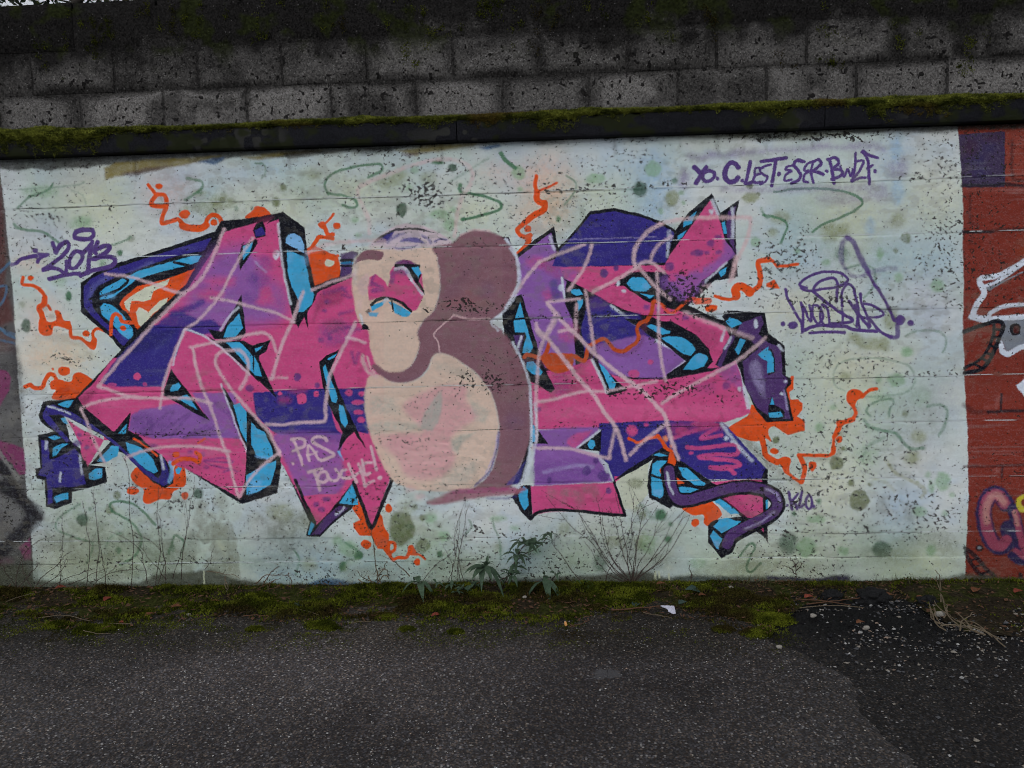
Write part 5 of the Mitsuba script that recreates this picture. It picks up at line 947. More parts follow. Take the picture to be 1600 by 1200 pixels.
s wht 5.8 4.4 0.8|580 1037 501 976
p blk 0.0 1.8 1|302 1234 517 1215 623 1155 680 1089 698 1038 666 1002 587 971 487 961 494 980 580 1033 559 1048 459 1137 395 1175
p cyn 0.0 2.2 1|402 1196 424 1206 509 1172 506 1161 474 1157 445 1170
p cyn 0.0 2.2 1|466 1143 502 1150 559 1143 609 1112 622 1083 602 1060 566 1066 516 1107
p cyn 0.0 2.2 1|566 997 609 1054 638 1071 670 1061 679 1042 659 1009 609 994
q cynl 0 11.6 0.5|667 1045 660 1033 645 1029 631 1035 624 1046 628 1060 645 1064 659 1057
p pink 0.0 2.9 1|-130 960 -63 1003 47 1015 156 1057 213 990 314 958 487 953 695 987 802 1035 831 926 869 792 753 752 195 754 180 732 -98 734 -134 768
q pinkl 0.0 19.1 0.4|-96 827 153 837 443 846 803 824 731 781 297 782 6 780
q pinkd 0.0 19.1 0.5|-108 945 82 971 139 925 8 899
q pinkl 0 29.4 0.4|218 821 202 814 151 809 79 808 7 812 -37 819 -77 826 -47 833 7 837 80 837 155 835 210 828
q pinkl 0 29.4 0.4|664 812 631 806 583 802 515 800 447 804 400 810 364 818 382 825 442 829 515 829 583 826 643 820
q pinkl 0 29.3 0.4|435 912 416 905 388 900 342 899 296 901 274 909 255 916 273 922 297 928 342 928 384 925 422 920
q purd 0 29.3 0.35|54 927 45 906 28 893 8 883 -13 892 -29 907 -38 929 -26 949 -11 964 9 975 31 966 49 950
q purd 0 29.3 0.35|713 914 706 900 690 887 659 887 629 889 611 902 601 916 605 932 632 939 659 944 689 941 710 929
q pur 0.0 14.6 0.7|723 993 802 1021 852 852 816 904 759 942
q inds 0 7.3 0.8|776 920 772 908 759 904 748 909 742 920 747 932 759 937 772 931
q inds 0 7.4 0.8|-81 826 -86 818 -96 814 -108 818 -112 827 -107 836 -96 838 -85 835
p blk 0.0 1.8 1|149 1061 227 990 317 907 237 883 219 894 184 983
p cyn 0.0 2.2 1|188 1034 210 1019 263 941 255 912 234 915 213 968
s wht 6.6 5.1 0.9|156 1050 184 990 219 902
p blk 0.0 1.8 1|-215 1327 -156 1354 -123 1238 -86 1106 -62 1025 -14 917 -32 903 -65 922 -137 968 -164 1049 -206 1131
p cyn 0.0 2.2 1|-196 1232 -164 1318 -148 1253 -111 1114 -127 1085 -177 1093 -161 1173 -190 1181
s blk 4.3 2.2 1|-203 1243 -137 1245
p blk 0.0 2.2 1|-211 1182 -146 1184 -139 1165 -163 1082 -206 1131
p dpur 0.0 2.2 1|-197 1170 -150 1173 -170 1093 -191 1138
s wht 5.1 3.6 0.9|-161 1166 -177 1115
p cyn 0.0 2.2 1|-142 1045 -113 1052 -70 1003 -78 985 -114 989 -143 1019
s orash 16.0 10.2 0.4|-149 1049 -62 1040 10 987 127 1043 200 1129 286 1076 359 1103 395 1203
s orad2 9.5 2.9 1|-149 1071 -134 1082 -76 1062 -46 1098 -35 1134
q orad2 0.0 2.9 1|-73 1055 -50 1080 -17 1086 26 1078 73 1055 61 1015 32 997 -12 995 -48 1017
s orad2 9.5 2.9 1|26 1074 69 1070 112 1047 127 1057 139 1115
s orad2 8.7 2.9 1|139 1112 186 1136 215 1143 243 1113 258 1095 294 1086 330 1104 366 1139 359 1183 374 1211 410 1225
s orad2 8.7 2.9 1|402 1218 424 1253 432 1303
s ora 7.2 3.6 0.9|439 1310 474 1288 510 1251 545 1271 595 1313 631 1312
p pur 0.0 6.7 1|-120 730 5 739 184 741 180 717 84 644 193 598 222 537 243 484 -119 467
q pur2 0.0 22.3 0.6|-109 572 75 585 192 553 162 485 -104 489
q pink 0.0 8.9 0.8|33 668 63 705 122 718 151 725 106 674 69 645
s lav 8.9 7.4 0.5|-73 534 75 562 148 553
q inds 0 4.5 0.9|143 538 138 522 123 514 109 522 104 539 111 554 124 561 137 553
q inds 0 4.5 0.9|231 511 224 498 216 486 202 486 188 486 181 499 174 511 179 526 190 534 203 538 217 535 226 524
q inds 0 4.5 0.9|181 583 178 572 167 567 156 572 152 583 157 594 167 599 177 593
q inds 0 4.5 0.9|-39 496 -42 484 -49 478 -56 483 -58 496 -56 509 -48 512 -41 509
p ind 0.0 3.0 1|184 758 479 765 746 752 941 534 934 485 688 481 550 577 514 607 471 634 250 480 222 567 182 605
s pink 13.3 7.4 0.8|319 722 340 715
q pink 0 5.9 0.9|359 722 356 708 345 701 333 696 321 700 312 710 309 723 311 736 320 746 333 746 345 743 355 735
q pink 0 5.9 0.9|411 747 406 740 399 737 391 740 387 747 391 754 399 757 407 754
s pink 8.9 4.4 0.85|515 682 616 717 724 737 645 680 738 693
s pink 9.6 3.7 0.9|583 640 659 635 760 648 811 640 804 603 710 604 638 594 717 582 797 573 818 550 753 544 688 545 724 537 775 536 797 513
q pink 0 4.4 0.9|612 612 608 606 601 603 594 606 592 612 595 618 601 621 608 618
q pink 0 4.5 0.9|792 533 788 527 781 524 773 527 770 533 773 540 781 542 788 539
q pink 0 4.4 0.9|588 718 581 709 572 703 558 701 543 703 532 710 531 719 532 728 545 733 558 735 572 733 582 726
q pink 0 4.4 0.9|722 745 708 738 690 731 659 730 631 734 612 740 601 747 609 754 628 760 659 761 687 758 706 752
q pinks 0.0 14.7 0.7|500 749 731 752 738 715 587 703 515 682
s wht 7.4 6.6 0.8|738 744 803 655 876 572
q wht 0 5.9 0.9|769 677 766 670 760 668 754 670 751 678 754 686 760 688 766 684
q wht 0 5.9 0.9|788 662 786 658 782 656 778 658 776 663 778 667 782 668 786 667
s wht 6.7 5.9 0.8|186 598 221 530
p blk 0.0 1.9 1|82 643 196 728 188 626
p cyn 0.0 1.9 1|127 662 143 685 161 680 166 654 151 637 135 644
s wht 5.2 3.7 0.8|84 648 187 725
p blk 0.0 1.9 1|-128 775 -50 665 -131 671 -146 573 -171 490 -223 476 -176 573 -135 723
p cyn 0.0 2.2 1|-127 760 -113 752 -107 678 -133 674
p pink 0.0 3.0 1|-142 463 228 469 250 480 289 339 300 324 86 346 -33 347 -130 329
p blk 0.0 1.9 1|-225 415 -194 468 -134 474 -132 314 -144 305 -182 345
p cyn 0.0 2.2 1|-195 430 -171 467 -151 452 -150 376 -167 353 -185 376
p pink 0.0 3.0 1|-136 467 250 480 266 446 296 328 189 333 86 346 -40 351 -130 328
s blk 7.5 2.3 1|-138 310 -107 341 -18 355 86 346 189 333 296 323
s blk 6.7 2.2 1|250 480 271 408 298 323
q grim 0 15.0 0.5|-16 435 -20 420 -27 407 -39 402 -50 410 -56 421 -61 435 -58 451 -50 463 -38 466 -27 460 -19 450
q grim 0 15.0 0.5|81 433 73 423 60 415 43 411 23 413 10 423 3 434 9 446 26 453 43 455 63 455 72 444
q grim 0 14.9 0.5|147 455 143 440 135 431 124 424 114 431 104 440 101 456 107 470 113 483 125 483 135 480 146 472
q inds 0 3.7 0.9|236 440 231 430 222 425 213 429 210 441 214 451 223 457 232 452
p bone2 0.0 2.2 1|258 484 324 536 412 594 405 534 404 421 337 354 293 355
q olv 0 8.9 0.6|380 475 375 464 365 454 345 453 327 456 315 464 312 476 316 486 328 495 346 499 364 494 378 486
p blk 0.0 1.9 1|235 480 310 540 412 602 474 642 558 577 703 470 804 476 920 489 934 534 948 533 947 346 952 179 937 218 849 295 754 379 674 410 521 374 506 352 411 406 400 459 408 527 427 586 339 532
p cyn 0.0 2.2 1|419 519 427 564 445 579 492 579 474 548 459 503
p cyn 0.0 2.2 1|417 504 448 496 474 488 473 413 455 402 422 417
p cynl 0.0 6.0 0.7|426 444 470 443 466 409 429 417
p cyn 0.0 2.2 1|543 547 579 543 667 467 659 459 616 464 565 502
p cyn 0.0 2.2 1|527 446 557 457 601 453 634 442 594 426 528 426
p cyn 0.0 2.2 1|427 605 456 616 496 600 456 597
p ora 0.0 2.2 1|514 503 543 495 572 472 528 465
p pink 0.0 2.2 1|692 477 920 488 928 437 877 452 754 439
s ora 8.1 2.2 1|449 698 478 653 485 638 514 615 514 578
q ora 0.0 2.2 1|503 615 532 577 514 540 477 526 463 518 459 541 492 559
s ora 5.2 2.2 1|470 533 514 503
s ora 7.4 3.0 1|318 685 362 666 406 684 449 694
q orap 0 5.9 1|499 682 495 672 485 668 477 674 473 683 476 692 486 696 495 692
q orap 0 5.9 1|518 645 515 639 511 636 506 639 503 645 506 651 511 653 516 651
p pink 0.0 2.2 1|732 413 841 430 931 407 937 229 863 302
q pinkd 0.0 12.0 0.6|732 413 805 408 892 309 863 302
p cyn 0.0 2.2 1|935 384 950 391 950 331 939 339
p cyn 0.0 2.2 1|697 396 725 400 769 371 823 324 783 322 732 364
p blk 0.0 1.9 1|678 270 703 296 827 311 878 302 864 241 766 201 759 124 742 113 678 190
p cyn 0.0 2.3 1|702 266 732 300 765 305 827 286 791 257 740 234
p cyn 0.0 2.3 1|687 220 702 247 747 205 744 151 718 159
p cynl 0.0 7.5 0.8|696 205 740 189 740 155 722 163
s blk 6.7 2.2 1|931 459 938 221
s blk 6.8 2.3 1|827 302 937 218
s blk 34.4 2.4 1|496 533 508 452 531 400 586 390 674 413 776 442 877 446 949 427 990 391 991 346 945 301 864 259 791 218 762 163
s dpur 23.9 2.4 1|499 533 511 452 534 403 586 393 674 416 776 445 877 449 949 427 987 391 988 346 945 307 864 269 791 227 765 181
s wht 5.4 4.2 0.8|493 524 502 458 519 421
s lav 6.0 4.8 0.8|943 439 987 415 1005 373
s lav 4.8 4.2 0.7|979 331 922 286 849 254
p blk 0.0 1.8 1|737 1231 765 1259 927 1244 936 1197 942 1154 1014 1095 1018 1045 1022 958 1044 947 1045 921 1026 900 1060 753 939 748 889 808 838 926 802 1035 730 1001 709 1016 759 1108 787 1158
p dpur 0.0 2.2 1|822 1200 913 1234 924 1198 900 1148 943 1111 999 1088 1008 966 1037 940 1033 925 1016 900 1046 761 960 770 896 815 845 911 830 1027 901 1084 858 1135 801 1158
p cyn 0.0 2.2 1|755 1209 772 1226 808 1218 829 1200 801 1186 780 1178
p cyn 0.0 2.2 1|794 1082 819 1132 844 1121 810 1055
p cyn 0.0 2.2 1|897 1058 943 1093 944 1025 915 1040
s wht 5.8 5.1 0.8|751 1173 737 1123
s dpur 10.2 2.9 1|730 1015 759 1094 787 1137
s wht 5.1 4.3 0.8|752 1087 780 1137
q wht 0 4.3 0.9|899 1195 897 1178 889 1175 883 1181 880 1195 882 1211 889 1216 895 1209
q wht 0 4.4 0.9|827 903 824 896 818 892 812 896 810 903 812 910 818 912 824 910
s wht 6.6 5.9 0.9|838 911 856 816
q lav 0.0 10.2 0.5|859 998 887 1033 915 997 931 865 895 903
p blk 0.0 1.8 1|943 1083 957 1082 975 1039 976 974 944 963
p cyn 0.0 2.2 1|940 1075 950 1075 969 1039 971 977 941 971
p blk 0.0 1.8 1|949 821 959 872 978 828 1013 805 1021 769 982 761 946 766
p cyn 0.0 2.2 1|954 829 963 865 975 830
p cyn 0.0 2.2 1|949 792 1003 797 1014 776 982 767 952 770
s wht 5.8 5.1 0.8|989 1096 1007 1074
q wht 0 4.4 0.9|1030 933 1029 928 1024 926 1019 928 1017 933 1019 938 1024 940 1029 937
q wht 0 4.4 0.9|1014 877 1011 871 1006 868 1000 871 997 877 1000 883 1005 885 1011 883
s lav 5.1 4.4 0.7|1016 893 1031 805
p blk 0.0 1.8 1|729 1682 808 1735 793 1652 798 1506 750 1570
p dpur 0.0 2.1 1|763 1695 798 1718 788 1653 792 1520 760 1584 757 1640
s wht 7.1 5.7 0.85|783 1708 785 1583
s wht 7.1 5.7 0.85|694 1746 718 1682
q wht 0 5.7 0.9|700 1693 697 1685 690 1682 684 1686 681 1694 683 1702 690 1707 697 1702
p cyn 0.0 2.1 1|736 1647 750 1654 760 1598 746 1598
p cyn 0.0 2.1 1|571 1659 627 1699 603 1644 568 1631
p cyn 0.0 2.1 1|543 1597 582 1617 564 1589 543 1576
p blk 0.0 1.8 1|694 1396 757 1472 799 1498 808 1407
p cyn 0.0 2.1 1|722 1430 757 1450 750 1419 733 1409
s wht 5.0 4.3 0.8|666 1389 757 1472
s wht 7.1 6.4 0.7|504 1612 497 1507
q lav 0 7.1 0.8|522 1591 520 1583 511 1582 503 1584 500 1591 503 1598 511 1601 520 1598
s lav 2.9 2.9 0.5|22 1591 448 1593
p dpur 0.0 2.1 0.6|-236 1585 -207 1605 -188 1533 -209 1527
s wht 5.7 5.0 0.8|-215 1598 -195 1541
q skp2 0.0 5.4 0.95|-844 1583 -815 1614 -759 1655 -698 1680 -638 1681 -573 1665 -509 1632 -467 1598 -479 1577 -544 1577 -675 1567 -785 1570
p bone 0.0 4.3 0.6|-949 1580 -839 1590 -767 1586 -785 1565 -862 1562 -914 1515 -951 1543
p blk 0.0 2.7 0.95|-821 1604 -793 1629 -759 1647 -715 1664 -655 1668 -595 1660 -536 1640 -595 1651 -660 1658 -726 1649 -766 1607
p ind 0.0 3.2 0.9|-810 1604 -777 1626 -757 1642 -726 1646 -738 1622 -767 1602
q ind2 0.0 4.3 0.9|-701 1605 -673 1618 -640 1622 -613 1618 -587 1594 -625 1600 -663 1604
s ind2 5.4 4.3 0.7|-756 1601 -739 1617 -705 1635 -683 1639
q ind2 0.0 4.3 0.8|-738 1582 -702 1578 -658 1583 -620 1587 -653 1572 -697 1568
s ind2 6.4 4.3 0.7|-596 1629 -570 1615 -560 1596
s ind2 4.3 3.2 0.8|-543 1601 -521 1611 -488 1607
s blk 2.7 2.7 0.8|-526 1619 -494 1604
q ind2 0 16.1 0.25|-593 1629 -609 1619 -634 1611 -674 1608 -710 1614 -743 1622 -745 1633 -738 1644 -708 1650 -672 1652 -634 1648 -604 1640
p dpurs 0.0 3.2 0.9|-972 1559 -917 1568 -890 1557 -918 1531 -933 1461 -978 1451
s blk 6.5 2.7 1|-974 1527 -919 1528
s blk 4.3 2.7 1|-975 1505 -925 1504
s cynd 4.3 2.2 1|-974 1516 -930 1520
q peach 0.0 6.5 0.98|-920 1493 -905 1530 -873 1562 -823 1577 -768 1572 -686 1567 -549 1577 -532 1525 -524 1466 -527 1374 -561 1283 -606 1246 -633 1192 -624 1148 -640 1098 -676 1033 -744 1001 -810 1013 -841 1064 -860 1142 -863 1203 -905 1253 -922 1341 -927 1417
q brn 0.0 3.2 1|-911 1509 -896 1541 -867 1567 -823 1571 -780 1562 -775 1548 -792 1525 -820 1527 -858 1529 -886 1522
q wht 0 10.8 0.35|-899 1476 -903 1446 -907 1416 -913 1416 -918 1426 -921 1444 -921 1477 -919 1512 -913 1529 -907 1547 -902 1532 -899 1509
p pink 0.0 3.2 1|-853 1345 -856 1405 -848 1448 -817 1463 -790 1446 -762 1405 -752 1434 -751 1472 -722 1506 -688 1524 -655 1518 -624 1490 -603 1452 -601 1387 -605 1355 -631 1301 -660 1288 -697 1314 -740 1347 -778 1362 -822 1349
q dpurs 0.0 5.4 0.9|-730 1499 -716 1517 -683 1524 -645 1512 -624 1493 -667 1497 -711 1493
s blk 7.5 2.2 1|-722 1497 -667 1497 -618 1491
p cyn 0.0 2.2 1|-659 1489 -621 1489 -607 1460 -623 1439 -647 1469
p blk 0.0 2.2 1|-676 1494 -654 1491 -623 1442 -614 1458 -606 1453 -620 1428 -598 1382 -599 1365 -622 1398 -674 1476
s wht 8.6 3.2 0.85|-723 1482 -684 1484 -654 1432
s wht 5.4 3.8 0.85|-654 1432 -607 1366
s inds 11.9 7.6 0.7|-742 1429 -735 1461 -712 1471 -680 1465
s inds 9.7 6.5 0.7|-836 1420 -787 1397 -832 1388
s inds 7.6 5.4 0.6|-847 1415 -823 1453
q skp 0.0 6.5 0.7|-902 1417 -878 1454 -850 1464 -847 1415 -866 1372 -893 1373
p cyn 0.0 2.2 1|-846 1320 -779 1343 -791 1321 -842 1293
p cyn 0.0 2.2 1|-768 1337 -740 1331 -697 1308 -663 1283 -671 1269 -705 1267 -737 1287 -747 1315
p cyn 0.0 3.3 0.9|-864 1290 -809 1289 -821 1270 -854 1271
s blk 6.5 2.2 1|-843 1323 -817 1344 -778 1355 -740 1347 -702 1330 -662 1290
s blk 4.3 2.2 1|-748 1342 -745 1296
p peach 0.0 2.7 1|-779 1343 -767 1343 -745 1293 -798 1289
s wht 7.6 4.3 0.85|-784 1338 -770 1348
s blk2 7.6 4.4 0.8|-864 1290 -855 1298
p blk 0.0 3.3 1|-891 1247 -864 1230 -857 1211 -890 1212
s wht 5.4 4.4 0.85|-895 1280 -888 1242
p skp 0.0 10.9 0.6|-911 1341 -883 1346 -891 1308 -905 1297
q brn 0.0 6.6 0.985|-552 1577 -467 1590 -423 1626 -362 1644 -292 1638 -234 1610 -187 1553 -167 1483 -169 1408 -193 1344 -249 1275 -296 1233 -256 1199 -209 1138 -167 1060 -131 977 -117 883 -120 760 -156 626 -198 525 -233 462 -284 446 -401 459 -349 504 -302 577 -279 690 -279 785 -304 897 -362 987 -432 1047 -513 1090 -563 1088 -592 1031 -644 982 -707 961 -768 968 -817 997 -854 1042 -836 1053 -793 1021 -738 1012 -681 1033 -643 1087 -629 1148 -636 1197 -600 1251 -555 1294 -527 1374 -524 1466 -535 1531
q brnd 0.0 32.3 0.4|-508 1363 -406 1490 -316 1573 -295 1540 -408 1425 -465 1351
q brnr 0.0 21.7 0.45|-532 1320 -410 1350 -324 1331 -303 1304 -412 1306 -494 1308
q brnd 0.0 27.7 0.35|-245 829 -194 884 -130 799 -155 660 -240 605
q brnv 0 27.0 0.4|-279 1379 -285 1364 -295 1349 -312 1348 -328 1352 -341 1363 -345 1380 -337 1395 -326 1408 -310 1415 -294 1407 -284 1394
q brnv 0 27.7 0.4|-160 772 -172 756 -187 744 -209 738 -233 742 -249 756 -254 774 -243 789 -229 802 -207 808 -186 801 -169 789
s brnd 16.5 14.3 0.4|-644 988 -706 964 -767 974 -816 1002
s skp 3.8 2.2 0.85|-465 1270 -559 1190 -544 1151 -535 1090
s skp 5.4 2.7 0.8|-465 1270 -414 1252 -348 1248 -304 1249
s wht 5.4 4.3 0.75|-223 1605 -182 1542 -163 1472 -165 1397 -193 1333 -249 1270 -299 1233 -268 1194
s skp 5.4 4.3 0.6|-423 1626 -362 1646 -292 1642
q peach 0.0 7.8 0.975|-889 946 -897 891 -893 812 -874 721 -845 630 -804 538 -766 491 -688 461 -598 449 -497 447 -406 463 -349 514 -302 587 -279 688 -280 789 -304 896 -356 980 -426 1042 -502 1088 -563 1089 -593 1024 -650 975 -718 961 -773 972 -822 1001 -867 996
q bpink 0.0 18.9 0.85|-717 853 -591 929 -524 944 -424 942 -421 870 -373 802 -430 758 -499 703 -486 601 -528 533 -585 511 -652 507 -719 531 -761 617 -803 686 -767 719 -632 734
q bpink 0.0 19.0 0.6|-846 720 -655 728 -714 650 -771 628 -826 663
p bgrn 0.0 8.9 0.8|-538 923 -534 889 -539 828 -558 772 -587 738 -643 745 -623 818 -570 890
p bgrn 0.0 14.5 0.6|-900 767 -821 788 -642 773 -643 739 -767 736 -880 727
p bgrn 0.0 10.0 0.7|-499 692 -454 714 -387 724 -456 668 -474 629 -496 641
p bgrn 0.0 10.0 0.5|-413 942 -415 887 -317 823 -341 768 -385 780 -400 825
p bgrn 0.0 22.1 0.5|-871 912 -760 893 -741 820 -875 817
p bgrn 0.0 22.4 0.5|-586 477 -493 556 -436 577 -380 599 -393 531 -440 475
p bgrn 0.0 22.0 0.4|-564 1056 -476 1038 -394 1003 -368 969 -423 981 -554 1023
s indx 5.0 3.9 0.8|-278 722 -286 654 -307 587 -331 536 -395 474
s lav 3.3 2.8 0.7|-286 711 -294 654 -316 587 -342 536
p ind2 0.0 4.5 0.8|-157 590 -193 477 -255 475 -203 528
q brnp 0.0 9.0 0.95|-623 403 -577 420 -497 453 -384 463 -272 464 -160 457 -206 432 -329 422 -442 406 -544 387 -601 385
s pinks 11.2 6.7 0.7|-497 447 -384 451 -216 455
s ind2 5.6 5.1 0.6|-341 413 -262 412 -206 420
p bgrn 0.0 14.6 0.5|-633 432 -575 465 -497 459 -554 419 -611 403
q bpink 0 16.9 0.5|-635 426 -641 415 -656 410 -673 414 -679 427 -672 439 -655 442 -640 438
q bpink 0 16.9 0.5|-676 461 -684 449 -700 445 -717 449 -723 462 -714 473 -699 478 -684 473
s skp 8.8 6.6 0.8|-896 1091 -892 1058 -871 1018 -833 995
s skp 5.5 4.4 0.8|-874 1085 -865 1046 -844 1012
s skw 7.6 6.4 0.84|-1504 1685 -1546 1599 -1601 1497 -1657 1434 -1710 1400 -1795 1326 -1893 1239 -1966 1164 -2032 1105 -2093 1040 -2154 978
s skw 7.7 6.5 0.84|-2157 975 -2076 949 -2001 924 -1894 915 -1778 913 -1696 906 -1621 886
s skw 6.7 6.4 0.84|-1373 1641 -1422 1579 -1482 1488 -1536 1396 -1614 1310 -1672 1261 -1717 1235 -1752 1174 -1794 1094 -1831 1011 -1853 933 -1867 866
s skw 6.7 6.4 0.84|-2075 1498 -1970 1483 -1866 1451 -1787 1420 -1711 1397
s skw 6.7 6.4 0.84|-1586 1376 -1497 1359 -1379 1324 -1291 1299 -1204 1255
s skw 7.0 6.4 0.84|-1699 1149 -1601 1167 -1478 1188 -1386 1210
s skw 7.1 6.5 0.84|-1690 1142 -1677 1038 -1653 941 -1618 840 -1587 718 -1556 626 -1541 533 -1523 440
s skw 7.7 6.5 0.84|-1479 949 -1445 1003 -1432 1062 -1442 1104 -1467 1128 -1512 1132 -1558 1125 -1581 1101 -1584 1060 -1565 1020 -1519 944 -1454 865 -1407 803 -1356 742 -1329 683 -1308 631
s skw 6.8 6.5 0.84|-2247 874 -2205 891 -2157 905 -2104 914 -2017 921
s skw 6.9 6.6 0.84|-2248 865 -2225 806 -2201 729 -2178 667 -2158 614
s skw 7.2 7.2 0.84|-2057 631 -1977 660 -1882 680 -1774 685 -1666 677 -1551 656
s skw 6.9 6.6 0.84|-1517 431 -1496 471 -1462 517 -1412 571 -1348 619 -1307 649
s skw 7.6 6.4 0.84|-1154 1391 -1178 1337 -1206 1273 -1229 1229 -1256 1177 -1277 1133 -1303 1059 -1324 1000 -1331 994
s skw 5.9 5.9 0.7|-1331 994 -1294 1000 -1255 996
s skw 6.7 6.4 0.84|-1387 1207 -1356 1209 -1327 1196 -1308 1163 -1299 1119
s skw 6.6 6.4 0.84|-1112 1399 -1016 1434 -917 1461
s skw 7.7 6.5 0.84|-919 1248 -954 1185 -991 1118 -1027 1053 -1054 994 -1070 920 -1083 845 -1092 791 -1201 787 -1293 777 -1365 781
s skw 7.0 6.4 0.8|-961 1179 -925 1169 -882 1151
s skp 8.6 8.6 0.7|-1127 1564 -1036 1602 -933 1611 -830 1613 -772 1609
s skw 7.5 6.3 0.84|-200 1349 -164 1389 -125 1439 -75 1495
s skw 7.4 6.3 0.84|-75 1495 6 1527 127 1568
s skw 7.5 6.3 0.84|164 1567 149 1517 125 1461 90 1410 55 1368
s skw 9.1 6.8 0.9|468 1648 420 1622 377 1581 354 1539 348 1497 359 1454
s skw 6.8 6.8 0.84|513 1591 462 1559 433 1520 422 1487
s skw 7.5 6.3 0.84|164 1357 218 1384 276 1411 333 1444 390 1482 433 1475 484 1434
s skw 7.5 6.9 0.85|370 1460 404 1419 446 1372 489 1331 511 1314
s skw 6.9 6.4 0.84|450 1438 455 1338 457 1223 459 1137 470 1035 487 948
s skw 6.9 6.4 0.84|132 1361 140 1303 150 1231 160 1144 171 1080
s skw 6.6 6.3 0.84|-41 1316 31 1323 106 1327
s skw 8.8 6.4 0.9|-39 1308 1 1258 40 1211 97 1157 154 1092 228 1026 308 960 380 906 429 852 475 801 492 756 514 667 543 586
s skw 6.9 6.9 0.84|91 1302 87 1247 83 1175
s skw 7.0 7.0 0.84|-5 1264 -35 1201 -60 1149 -81 1091 -92 1004 -100 915 -103 797 -106 678
s skw 8.8 6.5 0.9|-88 1193 -37 1143 26 1060 97 964 162 887 210 806 253 746 282 671 304 587
s skw 7.1 7.1 0.84|259 737 241 672 228 600
s skw 6.7 7.0 0.84|-95 862 -22 873 52 892 125 908 212 906 299 919 386 935 444 945
s skw 7.6 6.4 0.84|931 1132 886 1093 802 1028 688 967 602 922 515 874 472 845
s skw 7.7 6.5 0.84|486 748 428 704 369 655 322 608
s skw 7.7 6.5 0.84|-124 648 -41 647 62 639 149 613 228 594
s skw 7.5 7.0 0.85|-6 1235 -24 1200 -59 1155 -88 1185 -93 1222
s skw 7.0 6.4 0.85|8 1182 51 1190 80 1175
s skp 8.5 7.4 0.8|476 1654 575 1667 687 1670 812 1666 860 1659 855 1595 827 1526 799 1470 786 1400
s skp 7.4 7.4 0.8|799 1498 783 1429 772 1386
s skw 9.8 8.7 0.7|574 1255 659 1219 744 1182 801 1158 872 1133
s skw 7.5 7.5 0.7|645 1347 659 1367 687 1372
s wht 5.8 5.2 0.85|-203 1561 -178 1520 -168 1455 -172 1397 -200 1341 -230 1298
s wht 6.5 5.3 0.85|-202 1138 -172 1076 -145 1005 -129 931 -126 827 -128 708 -143 603 -169 513 -194 462
s wht 5.9 5.3 0.7|-107 856 -103 767 -106 678 -131 588 -157 497
q viols 0.0 20.2 0.7|583 1934 607 1950 654 1943 701 1959 748 1940 795 1961 877 1953 959 1956 1052 1958 1145 1972 1238 1958 1307 1972 1400 1963 1435 1928 1366 1942 1296 1938 1192 1948 1122 1939 1017 1942 924 1940 830 1931 771 1922 713 1929 642 1914
q viols 0.0 20.3 0.6|571 1887 589 1864 583 1817 559 1800 547 1830
s viols 14.4 14.4 0.5|742 1794 902 1783 1136 1781 1427 1778
s tag 10.8 2.4 1|617 1889 645 1862
s tag 10.2 2.4 1|668 1887 651 1861 624 1820
s tag 7.8 2.4 1|682 1873 660 1864 653 1844 664 1827 684 1828 702 1845 702 1864 682 1873
q tag 0 2.4 1|726 1837 723 1831 716 1828 710 1832 708 1838 710 1844 716 1846 722 1843
s tag 10.8 2.4 1|807 1883 795 1899 772 1901 751 1873 751 1841 769 1821 795 1825 806 1839
q tag 0 2.4 1|833 1825 830 1819 824 1817 818 1820 814 1826 818 1831 824 1834 830 1831
s tag 7.8 2.4 1|860 1904 851 1867 843 1826 837 1814 854 1813 872 1819
s tag 5.7 2.4 1|901 1876 883 1877 878 1860 884 1848 907 1853
s tag 5.7 2.4 1|884 1848 872 1825 884 1813 913 1818
s tag 5.7 2.4 1|948 1889 919 1882 901 1868 916 1847 934 1835 925 1817 904 1808
s tag 8.3 2.4 1|907 1904 959 1909 1012 1916
s tag 7.8 2.4 1|968 1903 963 1863 952 1799
q tag 0 2.4 1|992 1848 990 1842 983 1838 976 1841 974 1849 977 1856 983 1859 990 1856
s tag 5.7 2.4 1|1041 1883 1018 1878 1012 1864 1036 1860 1013 1844 1007 1818 1036 1820
s tag 7.2 2.4 1|1088 1899 1059 1903 1047 1886 1065 1862 1077 1842 1066 1819 1037 1805
s tag 5.7 2.4 1|1123 1895 1100 1884 1094 1861 1112 1855 1094 1844 1089 1815 1107 1809
s tag 5.7 2.4 1|1126 1889 1121 1846 1130 1805
s tag 7.2 2.4 1|1123 1895 1152 1903 1161 1882 1135 1860 1126 1854 1159 1848 1172 1840
q tag 0 2.4 1|1196 1854 1194 1848 1188 1845 1182 1849 1179 1854 1182 1860 1188 1862 1194 1860
s tag 7.7 2.4 1|1198 1904 1208 1866 1221 1802
s tag 7.2 2.4 1|1190 1904 1221 1909 1239 1888 1217 1863 1246 1856 1252 1836 1223 1822 1209 1817
s tag 5.7 2.4 1|1245 1871 1261 1827 1275 1858 1290 1829 1298 1857
s tag 6.0 2.4 1|1308 1924 1307 1863 1299 1805
s tag 5.7 2.4 1|1315 1892 1341 1891 1338 1868 1316 1834 1293 1808 1328 1819 1354 1821
s tag 7.1 2.4 1|1341 1934 1361 1890 1370 1794
s tag 7.1 2.4 1|1337 1931 1366 1916 1401 1903
s tag 5.7 2.4 1|1359 1858 1382 1872
q tag 0 2.4 1|1403 1846 1401 1840 1395 1838 1388 1840 1386 1847 1388 1853 1394 1856 1401 1853
s tag 11.9 6.8 0.75|1261 1459 1256 1488 1257 1526 1267 1551 1284 1565
s tag 11.1 5.1 0.9|1284 1565 1309 1541 1330 1499 1352 1452 1374 1410
s tag 7.3 3.4 1|1374 1410 1404 1358 1443 1294 1469 1247 1496 1195
